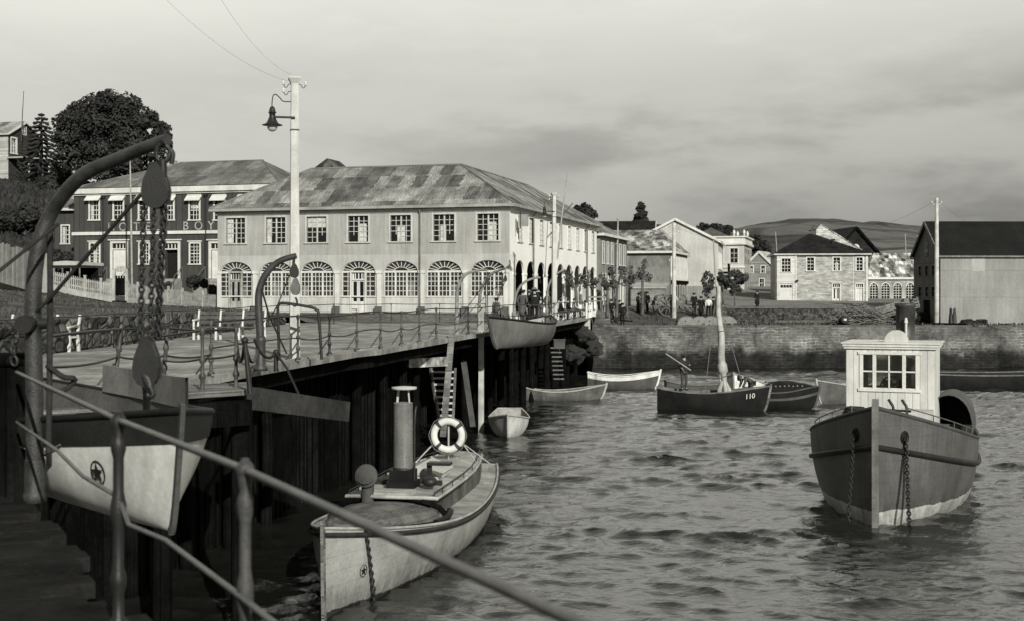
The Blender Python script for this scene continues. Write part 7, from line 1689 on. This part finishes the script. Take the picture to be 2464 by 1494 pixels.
def person(label, loc, face, H=1.72, pose='stand', coat=None, legs=None, hat=None, skirt=False, longcoat=False, group=None, hatm=None, build=1.0):
    k = H/1.72; J = dict(BASEJ); J.update(POSES[pose]); J = {n: Vector(p)*k for n, p in J.items()}
    o = thing('person', label, 'person', loc, face, group); coat = coat or M_cloth_d; legs = legs or M_cloth_d; q = k*build
    ns = ['pel', 'wai', 'che', 'nec', 'hed', 'top', 'shL', 'elL', 'wrL', 'shR', 'elR', 'wrR', 'hiL', 'knL', 'anL', 'toL', 'hiR', 'knR', 'anR', 'toR']
    rd = [.105, .10, .12, .052, .092, .06, .055, .042, .028, .055, .042, .028, .08, .055, .04, .03, .08, .055, .04, .03]
    ed = [('pel', 'wai'), ('wai', 'che'), ('che', 'nec'), ('nec', 'hed'), ('hed', 'top'), ('che', 'shL'), ('shL', 'elL'), ('elL', 'wrL'), ('che', 'shR'), ('shR', 'elR'), ('elR', 'wrR'), ('pel', 'hiL'), ('hiL', 'knL'), ('knL', 'anL'), ('anL', 'toL'), ('pel', 'hiR'), ('hiR', 'knR'), ('knR', 'anR'), ('anR', 'toR')]
    x = MB()                                            # nose, ears and unequal curled fingers with a thumb
    h = J['hed']; x.tube([h+Vector((0, -.085, .015))*k, h+Vector((0, -.112, -.025))*k], [.010*k, .016*k], 5)
    for s in (-1, 1): x.ball(h+Vector((s*.088, .01, -.005))*k, .026*k, 6, 5, (.4, .8, 1.2))
    for s in 'LR':
        w = J['wr'+s]; d = (w-J['el'+s]).normalized(); sd_ = Vector((1, 0, 0)) if abs(d.x) < .8 else Vector((0, 1, 0)); sd_ = (sd_-d*sd_.dot(d)).normalized(); c = d.cross(sd_)
        x.tube([w, w+d*.045*k, w+d*.085*k], [.026*k, .038*k, .034*k], 7, flat=.6)
        for i, L in enumerate((.062, .078, .072, .055)):
            a = w+d*.08*k+c*((i-1.5)*.017*k); x.tube([a, a+d*L*.5*k, a+d*L*.85*k-sd_*.02*k], [.0085*k, .008*k, .006*k], 5)
        x.tube([w+d*.03*k-c*.03*k, w+d*.06*k-c*.05*k, w+d*.09*k-c*.045*k], [.011*k, .010*k, .007*k], 5)
    idx = {n: i for i, n in enumerate(ns)}
    skin_obj('body', [J[n] for n in ns], [(idx[a], idx[b]) for a, b in ed], [r*k for r in rd], M_skin, o, 1, x)
    ns2 = ['wai', 'pel', 'che', 'nk', 'shL', 'elL', 'cuL', 'shR', 'elR', 'cuR']; J2 = dict(J); J2['nk'] = J['che'].lerp(J['nec'], .62); J2['cuL'] = J['elL'].lerp(J['wrL'], .92); J2['cuR'] = J['elR'].lerp(J['wrR'], .92)
    ed2 = [('pel', 'wai'), ('wai', 'che'), ('che', 'nk'), ('che', 'shL'), ('shL', 'elL'), ('elL', 'cuL'), ('che', 'shR'), ('shR', 'elR'), ('elR', 'cuR')]; i2 = {n: i for i, n in enumerate(ns2)}
    skin_obj('jacket', [J2[n] for n in ns2], [(i2[a], i2[b]) for a, b in ed2], [(.165*q, .13*q), (.175*q, .14*q), (.18*q, .135*q), (.085*k, .075*k), .085*q, .068*q, .052*q, .085*q, .068*q, .052*q], coat, o, 1)
    if skirt or longcoat:
        zt = J['wai'].z; zb = .10*k if skirt else .42*k; b = MB(); b.lathe([(.15*q, zt), (.19*q, zt-.2*k), (.23*q if skirt else .22*q, zb+.2*k), (.28*q if skirt else .235*q, zb)], (J['pel'].x, J['pel'].y, 0), 14); b.build('skirt' if skirt else 'coat_tails', legs if skirt else coat, o)
    if not skirt:
        ns3 = ['pel', 'hiL', 'knL', 'anL', 'hiR', 'knR', 'anR']; i3 = {n: i for i, n in enumerate(ns3)}
        skin_obj('trousers', [J[n] for n in ns3], [(0, 1), (1, 2), (2, 3), (0, 4), (4, 5), (5, 6)], [(.155*q, .125*q), .10*q, .08*q, .066*q, .10*q, .08*q, .066*q], legs, o, 1)
    b = MB()
    for s in 'LR': a, t = J['an'+s], J['to'+s]; b.tube([a+Vector((0, .03, .02)), a+Vector((0, .0, -.045))*k, a.lerp(t, .5)+Vector((0, 0, -.03))*k, t], [.045*k, .055*k, .05*k, .035*k], 7)
    b.build('shoes', M_cloth_d, o)
    hd = J['hed']; tl = (J['top']-J['nec']).normalized(); Mh = Matrix.Translation(hd) @ tl.to_track_quat('Z', 'Y').to_matrix().to_4x4()
    b = MB(); prof = [(.10*math.sin(a)*k, .01+.115*math.cos(a)*k) for a in np.linspace(math.pi*.62, .01, 7)]; b.lathe(prof, (0, .012*k if True else 0, 0), 12, Mh); b.build('hair', M_cloth_d, o)
    if hat:
        b = MB()
        if hat == 'brim': b.lathe([(.205*k, .045*k), (.21*k, .052*k), (.125*k, .065*k), (.115*k, .15*k), (.08*k, .18*k), (.01, .165*k)], (0, 0, 0), 16, Mh)
        elif hat == 'cap': b.lathe([(.11*k, .03*k), (.15*k, .085*k), (.14*k, .12*k), (.05*k, .145*k)], (0, 0, 0), 14, Mh); b.prism([Mh @ (Vector((x_, y_, z_))*k) for x_, y_, z_ in ((-.09, -.07, .04), (.09, -.07, .04), (.06, -.18, .02), (-.06, -.18, .02))], (0, 0, .012))
        b.build('hat', hatm or M_cloth_m, o)
    return o
def at_px(px, d, z=0.0): return (PX(px, d), d, z)
def lz(px, d): return land(PX(px, d), d)
G1 = 'men talking on the promenade by the hanging lifeboat'
person('small boy in a dark beret and jacket alone by the promenade railing', at_px(1194, 66, 0), R(-160), 1.32, 'stand', M_cloth_g, M_cloth_m, 'cap', hatm=M_cloth_d)
person('man in a long grey overcoat, leftmost of the group by the lifeboat', at_px(1258, 69, 0), R(150), 1.74, 'pocket', M_cloth_g, M_cloth_g, 'cap', longcoat=True, group=G1)
person('man in dark suit and pale flat cap standing sideways in the middle of the group', at_px(1274, 71, 0), R(70), 1.74, 'pocket', M_cloth_d, M_cloth_d, 'cap', group=G1, hatm=M_rope)
person('stout man in black jacket and pale brimmed hat seen from behind at the railing', at_px(1287, 66, 0), R(185), 1.86, 'lean', M_cloth_d, M_cloth_d, 'brim', group=G1, hatm=M_rope, build=1.12)
person('man in black jacket leaning over beside the stout man, pale hat', at_px(1300, 67.5, 0), R(215), 1.72, 'lean', M_cloth_d, M_cloth_g, 'brim', group=G1, hatm=mat('straw_hat', .3, .9, .2))
person('grey-clothed man half hidden behind the davit right of the group', at_px(1318, 73, 0), R(120), 1.66, 'pocket', M_cloth_g, M_cloth_m, 'cap', group=G1)
G2 = 'people seated under the arcade'
for i, (px, lab) in enumerate(((1349, 'dark-haired person in black seated before the arcade, nearest of the three sitters'), (1366, 'person in dark jacket seated in the middle of the three before the arcade'), (1381, 'seated person in a pale top, farthest of the three before the arcade'))):
    d = 78+4*i; person(lab, at_px(px, d, -.02), R(100), 1.66, 'sit', M_cloth_d if i < 2 else M_insidel, M_cloth_m, None, group=G2)
    s = thing('stool', 'plain wooden stool under the %s sitter before the arcade' % ('nearest', 'middle', 'farthest')[i], 'stool', at_px(px, d, -.02), R(10), 'stools before the arcade'); b = MB(); b.box(-.2, -.2, .38, .2, .2, .42); b.build('seat', M_wood, s)
    for sx in (-.16, .16):
        for sy in (-.16, .16): b = MB(); b.beam((sx, sy, 0), (sx, sy, .38), .05); b.build('leg', M_white, s)
G3 = 'dark-clad people under the pollarded trees'
for px, d, f_, lab in ((1459, 98.5, 40, 'person in dark clothes under the first pollarded tree of the cluster'), (1472, 101, -30, 'person in dark clothes between the first two pollarded trees'), (1490, 102, 160, 'person in dark clothes right of the middle pollarded tree'), (1498, 100, 200, 'person in dark coat facing away, by the last pollarded tree of the cluster')):
    person(lab, at_px(px, d, lz(px, d)), R(f_), 1.7, 'pocket', M_cloth_d, M_cloth_d, 'cap', group=G3)
G4 = 'people by the two-wheeled cart'
person('woman in a long black skirt and pale apron standing left of the cart', at_px(1537, 109, lz(1537, 109)), R(-40), 1.66, 'pocket', mat('woman_blouse', .12, .9, .4, 4), M_cloth_d, 'brim', skirt=True, group=G4)
person('man in black close behind the cart wheel', at_px(1558, 109.5, lz(1558, 109.5)), R(-70), 1.72, 'pocket', M_cloth_d, M_cloth_d, 'cap', group=G4)
G5 = 'group walking along the quay'
person('man in black walking away, leftmost of the four on the quay', at_px(1670, 109, lz(1670, 109)), R(170), 1.72, 'stride', M_cloth_d, M_cloth_d, 'cap', group=G5)
person('person in long black coat walking, second of the four on the quay', at_px(1687, 107, lz(1687, 107)), R(160), 1.72, 'stride', M_cloth_d, M_cloth_d, 'cap', longcoat=True, group=G5)
person('man in a bright white shirt and black trousers walking on the quay', at_px(1705, 106.5, lz(1705, 106.5)), R(185), 1.76, 'stride', M_cloth_w, M_cloth_d, None, group=G5)
person('person in dark clothes half hidden behind the sail mast on the quay', at_px(1717, 107, lz(1717, 107)), R(190), 1.7, 'stand', M_cloth_d, M_cloth_d, 'cap', group=G5)
person('figure in a dark cloak standing by the terrace wall before the shadowed street', at_px(1822, 109.2, .28), R(30), 1.5, 'pocket', M_cloth_d, M_cloth_d, 'cap', longcoat=True)
# in the boats
bp = person('man in dark clothes standing in the stern of the numbered sailing boat holding a pole', at_px(1646, 61.75, WATER+.96), R(20), 1.72, 'pole', mat('boatman_jersey', .03, .95, .3, 5), mat('boatman_trousers', .06, .95, .3, 5), 'cap')
b = MB(); b.tube([PZv for PZv in (P(1602, 850, 60.9), P(1632, 870, 61.2), P(1662, 890, 61.5))], .03, 6); tag(b.build('boat_pole', M_pwood), 'pale pole held by the man standing in the sailing boat', 'pole')
person('man bending forward over the bow of the numbered sailing boat', at_px(1806, 62.4, WATER+.42), R(-75), 1.72, 'bend', mat('boatman_jacket', .07, .95, .3, 5), M_cloth_m, 'cap')

# ================================================================ THINGS ON THE QUAY
def wheel(root, c, r, axis_y=True, spokes=10, m=None):
    m = m or M_wood; c = Vector(c); b = MB(); k = 28
    b.tube([c+Vector((r*math.cos(2*math.pi*i/k), 0, r*math.sin(2*math.pi*i/k))) for i in range(k)], .055, 6, closed=True); w = b.build('wheel', m, root)
    b = MB(); b.lathe([(.11, -.16), (.12, 0), (.08, .16)], (0, 0, 0), 10, Matrix.Translation(c) @ Matrix.Rotation(R(90), 4, 'X')); b.build('hub', m, w)
    b = MB()
    for i in range(spokes): a = 2*math.pi*i/spokes; b.beam(c+Vector((.1*math.cos(a), 0, .1*math.sin(a))), c+Vector((r*math.cos(a), 0, r*math.sin(a))), .05, .05, up=(0, 1, 0))
    b.build('spokes', m, w)
def cart():
    d = 108; c = PG(1596, 777, -.82) ; c = Vector((PX(1600, d), d, lz(1600, d))); o = thing('two_wheeled_cart', 'big two-wheeled wooden cart loaded with barrels standing on the quay', 'cart', c, R(14)); m = mat('cart_wood', .15, .85, .4, 3)
    wheel(o, (0, -.72, .86), .86, m=m); wheel(o, (.05, .72, .86), .86, m=m)
    b = MB(); b.box(-1.1, -.55, .86, 1.5, .55, .98); b.beam((1.5, -.45, .92), (3.0, -.35, .45), .1); b.beam((1.5, .45, .92), (3.0, .35, .45), .1); b.box(-.08, -.75, .80, .08, .75, .92)
    for s in (-.58, .58): b.box(-1.1, s-.03, .98, 1.5, s+.03, 1.25)
    b.build('bed', m, o)
    for i, (x, lab) in enumerate(((-.55, 'grey barrel lying on the cart, over the wheel'), (.75, 'pale barrel lying on the front of the cart'))):
        t = thing('barrel', lab, 'barrel', MATS[o.name] @ Vector((x, 0, 1.36)), R(14), 'barrels on the cart'); b = MB(); b.lathe([(.27, -.5), (.36, -.2), (.38, 0), (.36, .2), (.27, .5)], (0, 0, 0), 14, Matrix.Rotation(R(90), 4, 'X')); b.build('staves', mat('barrel_wood%d' % i, .2 if i == 0 else .34, .8, .3, 3), t)
        b = MB()
        for y in (-.3, .3): b.tube([(.345*math.cos(a), y, .345*math.sin(a)) for a in np.linspace(0, 6.283, 19)[:-1]], .02, 5, closed=True)
        b.build('hoop', M_iron, t)
    w2 = thing('small_cart', 'light handcart with one visible wheel just behind the loaded cart', 'cart', at_px(1630, 110, lz(1630, 110)), R(55)); wheel(w2, (0, -.5, .7), .7, spokes=8, m=m); wheel(w2, (0, .5, .7), .7, spokes=8, m=m); b = MB(); b.box(-.9, -.4, .7, .9, .4, .8); b.beam((-.9, .3, .75), (-1.9, .25, 1.2), .06); b.beam((-.9, -.3, .75), (-1.9, -.25, 1.2), .06); b.build('bed', m, w2)
cart()
def clutter():
    m = mat('whitened_stone', .22, .85, .25, 2)
    for i, (px, w, lab) in enumerate(((1652, 1.4, 'half-round pale stone slab on the quay edge, first from the cart'), (1684, 1.3, 'half-round pale stone slab on the quay edge, second from the cart'), (1711, 1.25, 'half-round pale stone slab on the quay edge, third from the cart'), (1748, 1.7, 'widest half-round pale stone slab on the quay edge, right of the sail mast'))):
        o = thing('half_round_stone', lab, 'stone slab', at_px(px, 99.5+i*.25, -.9), 0, 'half-round stones on the quay'); b = MB(); h = .72
        pts = [(-w/2*math.cos(math.pi*k/14), 0, h*math.sin(math.pi*k/14)**.8) for k in range(15)]; b.prism(pts, (0, .35, 0)); b.build('slab', m, o)
        b = MB(); b.lathe([(.06, -.01), (.06, .01)], (0, 0, 0), 8, Matrix.Translation((-.1, -.012, .35)) @ Matrix.Rotation(R(90), 4, 'X')); b.build('bolt_hole', M_iron, o)
    for px, py, h, lab, lean in ((1821, 770, .95, 'leaning dark timber bollard on the quay, left one of the pair', .1), (1857, 770, .92, 'timber bollard with pale face on the quay, right one of the pair', -.12)):
        o = thing('timber_bollard', lab, 'bollard', PG(px, 774, -.88), 0, 'timber bollards on the quay'); b = MB(); b.beam((0, 0, -.1), (lean, 0, h), .30, .26, up=(0, 1, 0)); b.build('post', M_wood, o); b = MB(); b.box(lean-.17, -.17, h, lean+.17, .17, h+.06); b.build('cap', M_dwood, o)
    o = thing('plank_hoarding', 'low stained plank hoarding between the two timber bollards', 'hoarding', PG(1838, 774, -.88)); b = MB(); b.box(-.45, .1, 0, .45, .16, .62); b.build('planks', M_wood, o)
    # two pointed buoys / bollards by the warehouse
    for px, pt, lab in ((2288, 745, 'dark pointed iron bollard before the warehouse, left one of two'), (2297, 741, 'paler pointed iron bollard before the warehouse, right one of two')):
        p = PG(px, 786, -.88); p.y = 98.2; p.x = PX(px, 98.2); o = thing('pointed_bollard', lab, 'bollard', p, 0, 'pointed bollards by the warehouse'); b = MB(); b.lathe([(.22, 0), (.2, .1), (.14, .8), (.1, 1.15), (.12, 1.2), (.06, 1.32), (.01, 1.36)], (0, 0, 0), 10); b.build('shaft', M_hullg if px > 2290 else M_iron, o); b = MB(); b.lathe([(.27, 0), (.27, .07)], (0, 0, 0), 10); b.build('foot', M_iron, o)
    # brushwood
    rnd = random.Random(12); b = MB()
    for i in range(230):
        t = rnd.random(); x = PX(2015+118*rnd.random(), 100); y = 99.5+rnd.random()*2.2; z = -.88+max(0, 1.75*(1-abs((x-PX(2075, 100))/2.6)**1.6))*rnd.random(); L = rnd.uniform(.8, 2.3); a = rnd.gauss(-.16, .30); w = rnd.uniform(-.4, .4)
        d_ = Vector((math.cos(a)*math.cos(w), math.sin(w), math.sin(a)))*L/2; p = Vector((x, y, max(z, -.80))); b.tube([p-d_, p+Vector((0, 0, rnd.uniform(-.08, .12))), p+d_], [.022, .03, .012], 5)
    tag(b.build('brushwood_heap', mat('brushwood', .16, .9, .6, 4)), 'tangled heap of cut poles and brushwood on the quay behind the tug', 'wood heap', kind='stuff')
    o = thing('barrel', 'dark barrel with a white patch lying on the quay left of the brushwood', 'barrel', at_px(2030, 99.3, -.50)); b = MB(); b.lathe([(.29, -.5), (.38, 0), (.29, .5)], (0, 0, 0), 16, Matrix.Rotation(R(80), 4, 'X')); b.build('staves', M_hulld, o); b = MB(); b.box(-.12, -.52, .02, .1, -.505, .16); b.build('label_patch', M_white, o)
    # broken tilted cart
    o = thing('tilted_slat_cart', 'tilted slat-sided farm cart tipped back behind the brushwood', 'cart', at_px(2165, 103, -.85), R(8)); m = mat('slat_cart_wood', .17, .85, .4, 3); M = Matrix.Translation((0, 0, .95)) @ Matrix.Rotation(R(-15), 4, 'Y')
    b = MB(M)
    for s in (-.6, .6):
        for k in range(3): b.box(-1.75, s-.02, .12+.24*k, 1.5, s+.02, .26+.24*k)
        for x in (-1.6, -.8, 0, .8, 1.4): b.box(x-.04, s-.05, -.05, x+.04, s+.05, .85)
    b.build('slat_side', m, o); b = MB(M); b.box(-1.75, -.6, -.02, 1.5, .6, .05); b.beam((-1.7, 0, 0), (-3.4, 0, -.1), .1); b.build('bed', m, o); wheel(o, (.25, -.85, .75), .72, m=m, spokes=8); wheel(o, (.25, .85, .75), .72, m=m, spokes=8)
    # hay-like net heap
    for cx, sc, n, lab, nm in ((2340, (1.35, .6, .42), 2600, 'long dark heap of nets or kelp lying against the warehouse wall', 'net_heap'), (2222, (.75, .6, .85), 2600, 'dark heap of hay in the shade of the warehouse gable', 'hay_heap')):
        d = 99.6 if cx > 2300 else 104; base = Vector(at_px(cx, d, -.88)); o = thing(nm, lab, 'heap', base); rnd = random.Random(cx); L = [(rnd.uniform(-1, 1)*sc[0]*.8, rnd.uniform(-1, 1)*sc[1]*.6, rnd.uniform(.2, .8)*sc[2], sc[2]*.5) for _ in range(22)]; leaves('strands', mat('net_strands', .035, .95, .5, 3), o, L, n, .10, cx, flat=.35)
        b = MB(); b.ball((0, 0, .0), 1, 16, 10, (sc[0]*.95, sc[1]*.8, sc[2]*.9)); b.build('core', mat('net_core', .025, .95, .5, 3), o)
    for i, (a, c, lab) in enumerate((((2150, 778, 98.6), (2330, 792, 97.3), 'long dark spar lying on the quay edge before the mast pole'), ((2185, 776, 99.0), (2290, 784, 98), 'second shorter spar lying beside the long dark spar'), ((2240, 780, 98.4), (2325, 800, 97.2), 'pointed plank overhanging the quay edge'))):
        b = MB(); A, C_ = PG(a[0], a[1], -.82), PG(c[0], c[1], -.80); A.y = a[2]; A.x = PX(a[0], a[2]); C_.y = c[2]; C_.x = PX(c[0], c[2]); A.z = C_.z = -.79+.03*i; b.tube([A, C_], [.10, .06], 7); tag(b.build('spar', M_dwood), lab, 'spar')
    # small things on the left quay corner
    b = MB(); b.tube([P(1490, 770, 99), P(1522, 772, 99)], .06, 6); tag(b.build('drift_timber', M_dwood), 'dark timber lying on the quay left of the cart', 'timber')
    o = thing('market_bench', 'rough wooden table or stall frame at the end of the arcade', 'stall', at_px(1431, 93.5, lz(1431, 93.5)), R(10)); b = MB(); b.box(-.7, -.4, .75, .7, .4, .82); b.box(-.7, -.42, 1.0, .7, -.36, 1.12); b.build('table_top', M_wood, o)
    for x in (-.65, .65):
        for y in (-.36, .36): b = MB(); b.beam((x, y, 0), (x, y, .75 if y > 0 else 1.12), .09); b.build('leg', M_wood, o)
clutter()
